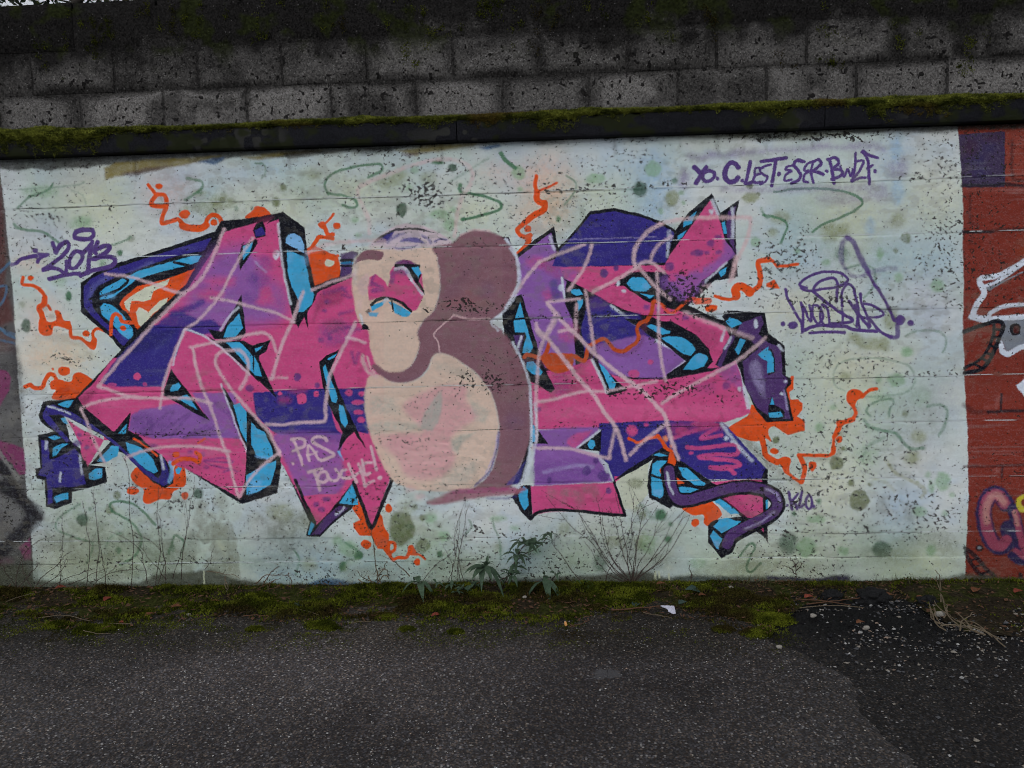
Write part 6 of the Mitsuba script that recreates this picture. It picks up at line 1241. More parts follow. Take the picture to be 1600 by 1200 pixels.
s tag 8.6 6.0 0.6|1265 1446 1287 1412 1316 1396 1358 1397
s tag 10.3 6.8 0.5|1358 1397 1407 1417 1448 1424 1489 1425
s tag 6.0 1.7 1|1108 1349 1079 1361 1087 1379 1116 1400 1162 1415 1212 1418 1258 1409 1287 1387 1275 1366 1234 1350 1175 1343 1130 1336 1100 1339 1083 1350
s tag 6.4 1.7 1|1138 1332 1142 1353 1162 1373 1191 1385 1221 1389 1240 1375 1242 1346 1239 1312 1241 1287
s tag 6.9 1.7 1|1134 1336 1168 1305 1202 1279 1244 1248 1282 1222 1299 1213 1312 1200 1295 1192 1262 1190 1212 1187
s tag 6.0 1.7 1|1265 1265 1262 1311 1267 1341 1288 1361 1309 1348 1322 1310 1331 1267 1336 1237 1337 1191 1346 1156
s tag 6.0 1.7 1|1016 1347 1025 1309 1047 1266 1068 1227 1090 1192 1094 1154
s tag 6.5 1.7 1|1086 1284 1095 1239 1094 1154
s tag 5.6 1.7 1|1086 1284 1106 1247 1127 1200 1131 1230 1122 1273
s tag 5.6 1.7 1|1139 1272 1135 1242 1148 1204 1165 1190 1182 1220 1164 1267 1143 1274
s tag 5.6 1.7 1|1177 1275 1193 1266 1204 1236 1210 1189
s tag 5.6 1.7 1|1173 1263 1169 1220 1184 1190
s tag 5.6 1.7 1|1265 1252 1270 1218 1266 1184
s tag 6.9 1.7 1|1293 1285 1319 1251 1345 1220 1371 1185 1384 1168
s tag 6.0 1.7 1|1343 1318 1348 1284 1361 1250 1378 1215 1388 1172
s tag 5.6 1.7 1|1348 1275 1386 1270 1419 1252 1443 1235 1441 1218 1404 1212 1378 1215
s tag 6.0 1.7 1|1319 1268 1328 1233 1341 1220 1379 1207
s tag 6.1 1.7 1|1329 1174 1333 1216
s tag 6.9 1.7 1|1387 1202 1417 1167 1451 1137 1481 1123
s tag 10.4 3.5 0.9|1481 1123 1506 1123 1509 1148 1507 1178
s tag 7.8 1.7 1|1103 1162 1132 1174 1178 1182 1237 1176 1279 1175 1309 1161 1346 1156 1418 1150
s tag 6.5 1.7 1|1128 1149 1204 1151 1280 1147
q tag 0 2.6 1|1542 1196 1536 1186 1530 1178 1520 1173 1509 1175 1501 1185 1500 1197 1501 1209 1509 1217 1519 1221 1529 1216 1539 1209
q tag 0 2.6 1|1576 1182 1573 1171 1563 1169 1554 1173 1549 1182 1553 1192 1562 1196 1573 1192
q tag 0 2.6 1|1073 1186 1066 1174 1052 1168 1036 1173 1032 1187 1038 1199 1052 1204 1066 1200
q tag 0 2.6 1|1019 1193 1016 1186 1009 1183 1002 1187 998 1194 1001 1201 1009 1204 1016 1201
s tag 4.3 2.6 0.9|1031 1187 1069 1191
q tag 0 3.0 1|1044 362 1042 357 1037 355 1032 357 1031 362 1032 368 1037 369 1042 367
q tag 0 3.0 1|1165 355 1163 349 1158 347 1152 349 1149 355 1152 360 1158 363 1163 360
s tag 7.1 3.0 1|1042 422 1052 382 1060 343
s tag 6.0 3.0 1|1083 413 1069 393 1055 381
s tag 6.0 3.0 1|1058 384 1077 363 1083 344
s tag 6.7 3.0 1|1102 425 1096 389 1092 353 1113 362
s tag 6.0 3.0 1|1135 408 1125 398 1120 375 1126 353 1136 344 1146 354 1149 377 1143 399 1133 408
s skw 7.4 3.4 0.9|-1249 593 -1248 593
s skw 7.4 4.0 0.9|-1251 707 -1218 711 -1194 707 -1187 692 -1196 672 -1224 662 -1245 652
s skw 6.7 4.0 0.9|-1241 703 -1233 686 -1225 655 -1216 627 -1205 586
s skw 6.7 4.0 0.9|-1171 606 -1178 640 -1172 675 -1162 671 -1143 643 -1125 609
s skw 5.4 4.0 0.8|-1178 630 -1133 646
s skw 7.4 4.0 0.9|-1082 697 -1098 716 -1125 718 -1150 708 -1147 691 -1121 674 -1081 652 -1052 631 -1083 615 -1115 605
s skw 7.4 4.0 0.9|-1179 551 -1148 557 -1113 565
s skw 8.1 4.0 0.9|-1149 550 -1140 516 -1129 464
s skw 6.7 4.0 0.9|-1121 547 -1097 550 -1085 529 -1096 505 -1120 502 -1137 519 -1121 547
s skw 6.7 4.0 0.9|-1088 529 -1072 508 -1044 511 -1033 535 -1049 563
s skw 7.4 4.0 0.9|-1001 559 -1018 555 -1026 535 -1013 517 -983 517
s skw 8.1 4.0 0.9|-986 586 -977 558 -965 530 -953 499
s skw 7.4 4.0 0.85|-938 585 -929 561 -921 519 -913 481
s skw 6.7 4.0 0.9|-1017 517 -972 524 -944 540 -923 550
s skw 6.7 4.0 0.9|-920 605 -915 571 -910 533 -886 540
s skw 6.7 4.0 0.9|-918 581 -901 591 -877 591
s skw 7.4 4.0 0.8|-913 481 -892 495 -871 505
s skw 7.4 4.0 0.9|-877 666 -866 615 -855 556
q skw 0 3.4 0.95|-829 518 -832 512 -840 509 -848 512 -851 518 -847 525 -839 527 -831 525
s tag 8.7 3.5 0.9|-2518 1553 -2490 1559
s tag 9.1 2.2 1|-2495 1559 -2470 1576 -2432 1586 -2395 1589
q tag 0.0 2.2 1|-2408 1618 -2385 1605 -2339 1603 -2331 1594 -2350 1582 -2374 1573 -2389 1554 -2403 1555 -2399 1574 -2386 1587
q tag 0 2.6 1|-2386 1613 -2390 1605 -2401 1602 -2411 1605 -2413 1614 -2409 1623 -2398 1626 -2389 1622
s tag 9.9 2.2 1|-2314 1646 -2305 1602
s tag 10.0 2.2 1|-2305 1602 -2281 1632 -2248 1649 -2238 1631 -2257 1601 -2296 1571 -2336 1542 -2369 1525
s tag 9.1 2.2 1|-2369 1524 -2318 1532 -2287 1518 -2266 1500
s tag 10.0 2.2 1|-2180 1599 -2211 1604 -2236 1578 -2244 1544 -2234 1528 -2208 1534 -2182 1568 -2176 1590
s tag 8.7 2.2 1|-2256 1561 -2261 1509
s tag 10.4 2.2 1|-2126 1641 -2156 1611 -2180 1590
s tag 10.4 2.2 1|-2125 1645 -2145 1576 -2158 1506
s tag 9.9 2.2 1|-2098 1644 -2120 1606 -2112 1592
s tag 10.8 2.2 1|-2115 1610 -2073 1624 -2046 1623 -2056 1604 -2095 1579 -2128 1567 -2077 1576 -2036 1573 -2024 1555 -2044 1534 -2095 1522 -2151 1510 -2194 1494
s tag 9.6 2.2 1|-2344 1482 -2304 1490 -2248 1500 -2197 1503
s tag 10.8 2.2 1|-2161 1703 -2198 1691 -2207 1669 -2183 1660 -2142 1659 -2118 1675 -2121 1697 -2161 1703
s tagl 6.1 6.1 0.3|-2399 1548 -2391 1543
p dirt 0.0 8.4 0.9|-3115 2190 -3140 1990 -2529 1987 -2439 1972 -2372 1984 -2289 1970 -2197 1981 -2123 1976 -2047 1988 -1942 1987 -1867 1996 -1743 1989 -1629 2005 -1497 1995 -1335 2006 -1219 1994 -1101 2009 -985 2002 -869 2015 -754 2006 -638 2016 -495 2013 -409 2027 -295 2018 -181 2027 -40 2020 101 2034 241 2021 381 2032 548 2021 659 2025 824 2014 934 2021 1099 2010 1208 2017 1344 2007 1479 2013 1641 2001 1748 2008 2281 1997 2274 2130
p yelo 0.0 8.5 0.9|-2039 1976 -1986 1997 -1837 2003 -1659 2006 -1496 2011 -1631 1979 -1745 1966 -1841 1952 -1992 1935 -2038 1919
p yelo 0.0 11.3 0.9|-1394 1999 -1217 2016 -1043 2016 -1130 2007 -1218 2002 -1322 1986
p yelo 0.0 11.2 0.9|-696 2009 -523 2023 -338 2027 -352 2014 -496 1997 -596 1989 -605 1975
p plumb 0.0 8.5 0.8|-1961 1945 -1840 1969 -1720 1977 -1796 1956 -1917 1932
p plumb 0.0 8.4 0.8|-674 1992 -582 1994 -640 1974
p dirtk 0.0 11.3 0.9|-1217 2016 -1071 2022 -1014 2009 -1131 1991 -1190 1987
p dblue 0.0 8.5 0.9|-1601 1987 -1541 1999 -1482 2002 -1489 1986 -1528 1973
p dblue 0.0 8.4 0.9|-324 2007 -238 2018 -233 2007 -296 1995
p olvd 0.0 14.0 0.8|603 2019 934 2024 1289 2017 1235 1997 1072 1986 879 1999
s dirt 6.2 8.5 0.55|-1891 1999 -1893 1934
s dirt 5.7 8.5 0.5|-1184 1995 -1184 1947
s dirt 7.3 8.4 0.5|269 2025 271 1959
s dirt 5.6 8.4 0.45|1120 2012 1124 1963
s dirt 8.4 11.2 0.4|714 2015 717 1955
s dirt 5.6 8.4 0.45|-495 2013 -494 1952
s dirtk 14.1 11.3 0.7|-869 2007 -725 2007
s dirtk 11.2 11.2 0.7|339 2023 409 2023
s dirtk 11.2 8.4 0.7|879 2009 1017 2005
s dirtk 11.3 11.3 0.6|-1630 1996 -1497 1992
s dirtk 8.4 8.4 0.6|-69 2015 44 2019
q grimz 0 42.7 0.5|-2333 215 -2338 191 -2378 174 -2429 170 -2476 177 -2515 193 -2517 216 -2503 238 -2467 253 -2421 257 -2369 256 -2343 236
q grimz 0 42.8 0.5|-2118 155 -2125 138 -2179 128 -2242 124 -2310 127 -2353 141 -2369 158 -2352 174 -2300 185 -2236 191 -2174 183 -2136 170
q grimz 0 42.6 0.5|-1983 227 -1987 200 -2017 185 -2047 181 -2076 187 -2105 201 -2105 228 -2093 251 -2073 274 -2039 280 -2006 274 -1983 254
q grimz 0 42.7 0.5|-1794 158 -1818 129 -1853 108 -1897 93 -1945 103 -1978 128 -1990 160 -1972 192 -1938 219 -1887 221 -1837 217 -1807 190
q grimz 0 42.7 0.5|-1282 109 -1296 94 -1333 81 -1397 76 -1456 84 -1506 95 -1521 111 -1503 127 -1451 136 -1394 139 -1330 137 -1280 126
q grimz 0 42.5 0.5|-1245 250 -1257 228 -1289 214 -1327 209 -1370 211 -1396 230 -1403 252 -1391 273 -1359 286 -1322 296 -1283 288 -1248 274
q grimz 0 42.3 0.5|-1142 320 -1150 302 -1181 287 -1230 286 -1278 288 -1308 304 -1320 323 -1311 342 -1269 352 -1226 355 -1181 352 -1152 338
q grimz 0 42.7 0.5|-807 67 -841 55 -895 47 -966 41 -1046 46 -1096 57 -1117 70 -1089 81 -1046 92 -964 94 -888 89 -825 80
q grimz 0 42.6 0.5|-321 75 -336 58 -400 48 -477 43 -551 50 -616 61 -615 78 -609 93 -549 103 -475 108 -396 104 -341 91
q grimz 0 42.5 0.5|127 77 105 62 68 50 6 45 -52 53 -104 63 -122 79 -99 95 -58 108 7 112 66 104 108 92
q grimz 0 42.3 0.5|360 180 341 160 309 141 246 141 187 144 145 161 126 182 149 202 183 222 247 225 310 220 347 201
q grimz 0 42.4 0.5|544 107 514 90 472 74 394 69 322 78 273 92 254 110 254 130 322 140 394 144 465 139 517 125
q grimz 0 42.3 0.5|1001 87 999 68 957 54 894 48 839 59 800 72 772 90 794 107 830 124 894 127 948 117 989 105
q grimz 0 42.3 0.5|1299 60 1284 48 1249 38 1186 38 1131 41 1089 50 1077 62 1087 74 1125 84 1185 84 1246 83 1289 73
q grimz 0 42.0 0.5|1764 195 1747 179 1702 169 1644 168 1585 170 1540 182 1536 197 1540 213 1584 224 1642 229 1702 223 1735 209
q grimz 0 42.0 0.5|1818 164 1804 140 1789 117 1760 106 1732 119 1709 138 1702 165 1710 191 1726 216 1756 221 1783 208 1805 191
q grimz 0 42.1 0.5|1626 118 1602 100 1563 85 1503 84 1445 88 1411 103 1390 120 1411 137 1447 149 1501 155 1554 148 1600 136
q grimz 0 42.4 0.5|863 52 856 42 809 36 748 36 685 36 645 44 631 54 649 63 689 69 748 73 807 68 854 62
q grim 0 24.2 0.45|-1912 330 -1913 320 -1926 313 -1942 312 -1957 315 -1970 321 -1975 331 -1967 340 -1954 345 -1940 347 -1925 346 -1915 339
q grim 0 24.2 0.45|-2007 369 -2016 356 -2034 349 -2052 355 -2058 369 -2048 382 -2030 389 -2013 382
q grim 0 24.1 0.45|-1757 428 -1759 414 -1776 406 -1795 402 -1813 408 -1824 417 -1830 429 -1824 441 -1810 450 -1791 455 -1771 452 -1760 440
q grim 0 24.2 0.45|-1399 323 -1404 313 -1423 307 -1445 306 -1465 309 -1481 315 -1486 325 -1483 334 -1464 341 -1443 342 -1421 340 -1407 333
q grim 0 24.2 0.45|-1318 291 -1321 272 -1335 257 -1355 252 -1375 258 -1386 273 -1391 292 -1382 310 -1368 322 -1351 327 -1332 325 -1320 310
q grim 0 24.3 0.45|-1273 172 -1277 155 -1292 146 -1307 140 -1321 147 -1332 157 -1337 172 -1332 189 -1318 199 -1303 204 -1287 200 -1279 187
q grim 0 24.0 0.45|111 403 106 379 98 362 86 352 74 361 67 380 62 403 67 428 75 448 88 454 100 448 108 428
q grim 0 23.9 0.45|182 432 180 413 171 402 161 394 151 403 143 415 141 433 145 450 151 466 162 470 172 465 178 449
q grim 0 24.0 0.45|30 419 28 397 22 380 12 377 4 384 -4 397 -4 419 -1 440 5 457 14 464 23 456 29 441
q grim 0 23.9 0.45|1617 323 1611 300 1602 284 1589 276 1575 282 1562 298 1558 323 1560 349 1571 368 1586 369 1601 365 1611 346
q grim 0 23.8 0.45|1483 354 1482 333 1477 315 1468 314 1460 321 1453 334 1449 355 1452 376 1458 389 1466 396 1475 391 1482 376
p bare 0.0 12.2 0.95|-3369 129 -2594 115 -2563 41 -2474 30 -2314 29 -2172 15 -2029 20 -1963 58 -1892 70 -1773 72 -1678 87 -1550 32 -1463 22 -1339 8 -1215 7 -1091 19 -968 11 -845 17 -722 9 -539 14 -417 26 -236 18 -115 29 6 35 155 40 245 48 394 56 482 24 601 36 718 28 836 27 938 27 997 26 1070 19 1157 9 1244 30 1317 23 1346 -8 1419 -2 1534 6 1649 11 1763 13 1834 31 1991 11 2388 -1 2402 -260 -3414 -231
p bare2 0.0 6.1 0.7|-1747 252 -1720 277 -1728 302 -1694 289 -1658 317 -1618 307 -1577 323 -1560 304 -1553 263 -1540 222 -1546 181 -1534 137 -1540 83 -1535 29 -1587 36 -1617 61 -1655 52 -1687 84 -1721 97 -1693 132 -1663 157 -1683 182 -1665 220 -1707 205 -1723 233
q bare2 0 15.1 0.6|-1688 365 -1696 348 -1715 344 -1733 349 -1736 365 -1731 381 -1712 388 -1696 379
q bare2 0 15.1 0.6|-1633 345 -1642 332 -1660 328 -1676 334 -1683 346 -1674 358 -1658 363 -1640 359
q bare2 0 15.1 0.6|-1584 338 -1592 328 -1605 324 -1617 328 -1621 339 -1616 349 -1603 355 -1590 349
q bare2 0 15.1 0.6|-1615 307 -1620 296 -1632 292 -1643 296 -1646 308 -1641 319 -1630 323 -1618 319
q bare2 0 15.3 0.6|-1750 145 -1755 131 -1761 119 -1769 116 -1777 121 -1783 131 -1783 145 -1779 159 -1774 172 -1765 173 -1757 171 -1752 161
q bare2 0 15.3 0.6|-1765 82 -1772 68 -1786 63 -1798 69 -1805 82 -1796 95 -1783 101 -1770 96
q bare2 0 15.2 0.6|-1580 263 -1588 252 -1600 243 -1620 241 -1638 245 -1653 252 -1654 264 -1650 275 -1636 283 -1617 285 -1600 281 -1586 274
q bare2 0 15.3 0.6|-1560 112 -1564 88 -1578 77 -1591 71 -1605 75 -1615 89 -1615 112 -1611 134 -1599 148 -1585 159 -1572 150 -1564 132
p bone 0.0 24.3 0.7|-1631 223 -1608 191 -1604 153 -1621 175 -1638 207
q bare2 0 18.1 0.6|-1664 395 -1668 380 -1680 370 -1695 366 -1709 371 -1720 381 -1724 396 -1719 412 -1705 421 -1691 424 -1676 421 -1667 410
q bare2 0 18.1 0.6|-1574 410 -1576 390 -1593 381 -1611 371 -1627 381 -1644 391 -1647 411 -1639 429 -1625 443 -1606 445 -1586 445 -1577 427
q bare2 0 18.2 0.6|-1728 224 -1735 193 -1750 175 -1765 172 -1779 179 -1788 199 -1794 225 -1788 255 -1773 273 -1757 282 -1743 272 -1733 251
q bare2 0 18.2 0.6|-1671 317 -1674 300 -1691 291 -1710 286 -1730 289 -1741 303 -1746 318 -1741 335 -1723 343 -1706 349 -1689 343 -1675 333
q bare2 0 18.3 0.6|-1745 145 -1751 122 -1768 110 -1786 101 -1806 105 -1815 125 -1822 146 -1816 169 -1798 182 -1780 188 -1763 181 -1746 169
p bare2 0.0 49.0 0.35|-2590 153 -2084 117 -1771 98 -1774 50 -2536 57
q bpatch 0 24.6 0.5|-2111 -11 -2122 -17 -2138 -22 -2160 -23 -2181 -21 -2196 -17 -2203 -11 -2197 -4 -2181 1 -2158 2 -2134 1 -2121 -5
q bpatch 0 24.2 0.5|1360 8 1357 0 1345 -4 1332 -8 1318 -5 1309 1 1302 8 1304 16 1318 20 1331 23 1347 22 1356 15
p dblue 0.0 9.2 0.85|-1215 7 -1152 32 -1090 35 -1029 18 -1015 -1 -1216 -2
p dblue 0.0 12.2 0.6|-1014 12 -906 17 -784 4 -1015 -4
p dblue2 0.0 12.2 0.7|-206 11 -85 23 -85 -2 -206 -7
p dblue2 0.0 12.1 0.6|512 21 689 23 895 15 660 4
p navyd 0.0 9.1 0.8|947 30 1012 20 1157 15 1317 29 1320 -7 1187 -12 1070 7 953 11
s bone 4.9 3.0 0.9|435 53 435 15
s bone 4.2 3.0 0.9|450 52 453 25
s bone 4.2 3.0 0.9|497 43 500 12
s bone 3.7 3.1 0.9|-1713 75 -1718 2
"""
PAINT = build_paint(MURAL, PALETTE, GAIN)
JOINTS = [1.806, 1.572, 1.245, 0.943, 0.737, 0.482, 0.226, 0.114]
# honeycombed patches of the cast concrete: x, z, half width, half height, density (metres)
PITS = [(-0.574, 1.821, 0.085, 0.062, 0.85), (-0.708, 1.740, 0.171, 0.028, 0.35), (-0.346, 1.771, 0.057, 0.040, 0.5), (-0.375, 1.308, 0.174, 0.029, 0.7), (-0.521, 1.305, 0.116, 0.017, 0.4), (-0.402, 0.951, 0.117, 0.053, 0.55), (-0.299, 0.949, 0.073, 0.059, 0.7), (-0.207, 1.065, 0.117, 0.088, 0.35), (-0.694, 0.688, 0.208, 0.042, 0.35), (-0.933, 0.722, 0.119, 0.030, 0.3), (0.574, 1.349, 0.115, 0.086, 0.85), (0.687, 1.246, 0.144, 0.040, 0.6), (1.023, 1.492, 0.171, 0.128, 0.55), (0.940, 1.354, 0.143, 0.115, 0.5), (1.165, 1.291, 0.259, 0.057, 0.6), (1.359, 1.343, 0.172, 0.086, 0.4), (0.996, 1.437, 0.086, 0.086, 0.6), (0.487, 0.904, 0.264, 0.041, 0.7), (0.716, 0.870, 0.146, 0.029, 0.45), (1.611, 0.323, 0.149, 0.119, 0.5), (1.697, 0.292, 0.090, 0.075, 0.6), (1.239, 0.327, 0.090, 0.042, 0.4), (1.438, 0.385, 0.179, 0.042, 0.45), (0.247, 0.187, 0.181, 0.091, 0.55), (0.158, 0.249, 0.120, 0.090, 0.5), (-2.197, 1.981, 0.227, 0.023, 0.5), (-2.340, 1.747, 0.143, 0.029, 0.55), (-2.032, 1.810, 0.034, 0.034, 0.6), (-2.266, 1.570, 0.144, 0.023, 0.3), (-2.456, 0.872, 0.089, 0.036, 0.45), (-2.248, 1.104, 0.147, 0.024, 0.5), (-1.842, 0.392, 0.121, 0.042, 0.6), (-1.870, 0.830, 0.119, 0.030, 0.35), (-1.749, 0.397, 0.091, 0.042, 0.6), (-1.608, 0.410, 0.060, 0.042, 0.7), (-1.944, 0.299, 0.091, 0.018, 0.5), (-1.955, 1.663, 0.172, 0.115, 0.16), (-1.429, 1.919, 0.227, 0.040, 0.3), (-1.140, 1.839, 0.170, 0.057, 0.3), (1.450, 1.028, 0.261, 0.023, 0.4), (1.372, 0.755, 0.352, 0.023, 0.4), (1.596, 0.794, 0.176, 0.041, 0.35), (1.099, 1.999, 0.391, 0.022, 0.75), (1.425, 1.988, 0.167, 0.020, 0.5), (0.381, 2.005, 0.112, 0.017, 0.6), (0.044, 1.995, 0.281, 0.028, 0.3), (-0.129, 1.862, 0.254, 0.085, 0.18), (0.238, 1.795, 0.170, 0.028, 0.3), (-0.394, 0.256, 0.060, 0.048, 0.6), (0.586, 0.214, 0.090, 0.030, 0.4), (-0.951, 0.355, 0.090, 0.036, 0.4), (-0.913, 0.184, 0.030, 0.042, 0.5), (-1.192, 1.953, 0.170, 0.017, 0.3), (-0.697, 1.993, 0.169, 0.014, 0.5), (1.603, 1.476, 0.171, 0.171, 0.12), (1.499, 1.283, 0.172, 0.115, 0.35), (1.055, 1.152, 0.116, 0.072, 0.3), (1.226, 1.033, 0.174, 0.035, 0.4), (-0.152, 0.946, 0.117, 0.088, 0.3), (0.835, 0.242, 0.090, 0.060, 0.2), (1.384, 0.235, 0.090, 0.048, 0.5), (-2.388, 1.879, 0.143, 0.171, 0.12)]
def tone(r, g, b):
    return mi.Color3f(*[float(c) for c in srgb((r, g, b)) * GAIN])


WHITE = tone(200, 206, 207)


def joint_wave(x, k):
    return 0.005 * (N(x * 1.7, k * 9.1) - 0.5) + 0.003 * (N(x * 9.0, k * 5.3) - 0.5)


def pit_mask(x, z):
    """Honeycombed holes and flakes, where the concrete was badly packed."""
    dens = mi.Float(0.20) + 1.1 * (FB(x * 1.7, z * 2.2, 15.0, 3) - 0.42)
    wx, wz = x + 0.07 * (N(x * 9, z * 9, 3.0) - 0.5), z + 0.05 * (N(x * 12, z * 12, 7.0) - 0.5)
    for cx, cz, rx, rz, d in PITS:
        q = dr.square((wx - cx) / rx) + dr.square((wz - cz) / rz)
        dens = dr.maximum(dens, 1.32 * d / (1 + q * q))
    for k, zj in enumerate(JOINTS):
        b = dr.exp(-dr.square((z - zj - 0.010) / 0.026)) * SS(0.48, 0.72, N(x * 2.3, k * 3.7 + 0.5))
        dens = dr.maximum(dens, 0.70 * b)
    ux, uz = x + 0.006 * (N(x * 60, z * 60, 1.0) - 0.5), z + 0.006 * (N(x * 60, z * 60, 4.0) - 0.5)
    f = 0.62 * N(ux * 80 + uz * 74, uz * 92 - ux * 60, 2.0) + 0.38 * N(ux * 230, uz * 260, 5.0)
    th = 0.90 - 0.36 * dens
    m = SS(th, th + 0.05, f)
    d1, d2, rnd = mikit.voronoi(ux * 60, uz * 70)
    return dr.maximum(m, SS(0.985 - 0.10 * dens, 0.99 - 0.10 * dens, rnd) * (1 - SS(0.12, 0.24, d1)))


def wall_height(p, n, uv):
    x, z = p.x, p.z
    h = 0.0028 * FB(x * 60, z * 75, 2.0, 3) + 0.0013 * N(x * 260, z * 300)
    return h


def wall_colour(p, n, uv):
    x, z = p.x, p.z
    w1 = FB(x * 3.0, z * 3.4, 1.0, 4)
    w2 = FB(x * 9.0 + 7, z * 13.0, 4.0, 3)
    base = mikit.mix(WHITE, tone(188, 200, 194), SS(0.35, 0.7, w1))
    base = mikit.mix(base, tone(184, 197, 207), SS(0.5, 0.72, w2) * 0.5)
    base = mikit.mix(base, tone(206, 207, 197), SS(0.52, 0.75, FB(x * 6 + 3, z * 7, 9.0, 3)) * 0.45)
    grit = N(x * 520, z * 520, 1.0) + N(x * 230, z * 230, 6.0) - 1.0
    mott = SS(0.30, 0.75, 0.5 * FB(x * 70, z * 70, 3.0, 2) + 0.5 * N(x * 360, z * 360, 3.0))
    dx, dz = 0.004 * (N(x * 45, z * 45, 1.0) - 0.5), 0.004 * (N(x * 45, z * 45, 8.0) - 0.5)
    col = paint_colour(PAINT, mi.Color3f(base), x + dx, z + dz, grit, mott)
    # brushed, uneven coats and rubbed high spots
    col = col * (0.93 + 0.10 * FB(x * 5, z * 60, 2.0, 3) + 0.10 * N(x * 150, z * 170, 9.0)) * (0.90 + 0.2 * FB(x * 1.6, z * 1.9, 21.0, 3))
    scr = SS(0.60, 0.80, N(x * 6, z * 120, 3.0)) * SS(0.5, 0.7, FB(x * 2.2, z * 6, 13.0, 3))
    col = mikit.mix(col, WHITE * 0.85, 0.07 * scr)
    col = mikit.mix(col, WHITE * 0.75, 0.10 * SS(0.60, 0.8, N(x * 260, z * 330, 2.0)))
    # grime: algae film near the ground and below the coping, thin streaks
    g = FB(x * 4.0, z * 2.0, 5.0, 4)
    low = SS(0.42, 0.02, z + 0.45 * (g - 0.5))
    col = mikit.mix(col, col * mi.Color3f(0.62, 0.66, 0.55), low * 0.7)
    spots = SS(0.52, 0.72, FB(x * 30 + 2 * w2, z * 36 + 2 * w1, 4.0, 4)) * SS(0.45, 0.7, FB(x * 3.2, z * 3.0, 11.0, 3))
    col = mikit.mix(col, col * mi.Color3f(0.62, 0.64, 0.58), spots * 0.45)
    # board joints: dark hairline, here and there a pale arris
    for k, zj in enumerate(JOINTS):
        d = z - zj - joint_wave(x, k)
        br = SS(0.42, 0.66, FB(x * 2.3, k * 4.1, 1.0, 3)) * SS(0.25, 0.5, N(x * 21, k * 1.7))
        col = mikit.mix(col, col * 0.22, (1 - SS(0.0008, 0.0024, dr.abs(d + 0.001))) * br)
        pale = SS(0.46, 0.60, N(x * 1.1, k * 6.7 + 2)) * SS(0.30, 0.5, N(x * 18, k * 2.2))
        col = mikit.mix(col, WHITE * 0.95, (1 - SS(0.001, 0.0030, dr.abs(d - 0.003))) * pale * 0.75)
    wear = SS(0.50, 0.66, FB(x * 26 + 3 * w1, z * 40, 8.0, 4)) * SS(0.46, 0.66, FB(x * 2.1, z * 2.6, 17.0, 4))
    col = mikit.mix(col, mikit.mix(col * 0.62, tone(150, 144, 128), 0.4), wear * 0.38)
    pit = pit_mask(x, z)
    col = mikit.mix(col, mi.Color3f(0.022, 0.020, 0.018), pit * 0.95)
    return dr.clip(col, 0.004, 0.9)


scene["mat_wall"] = matte(wall_colour, 0.75, 0.10, wall_height, 1.0, 1.2e-3)


def specks(x, y, s, seed):
    d1, d2, r = mikit.voronoi(x * s + seed, y * s)
    return d1, r


BLOCK_ROWS = [(2.133, 2.327), (2.327, 2.518), (2.518, 2.735)]
BLOCK_PITCH, BLOCK_OFF = 0.392, (-0.225, -0.052, -0.225)


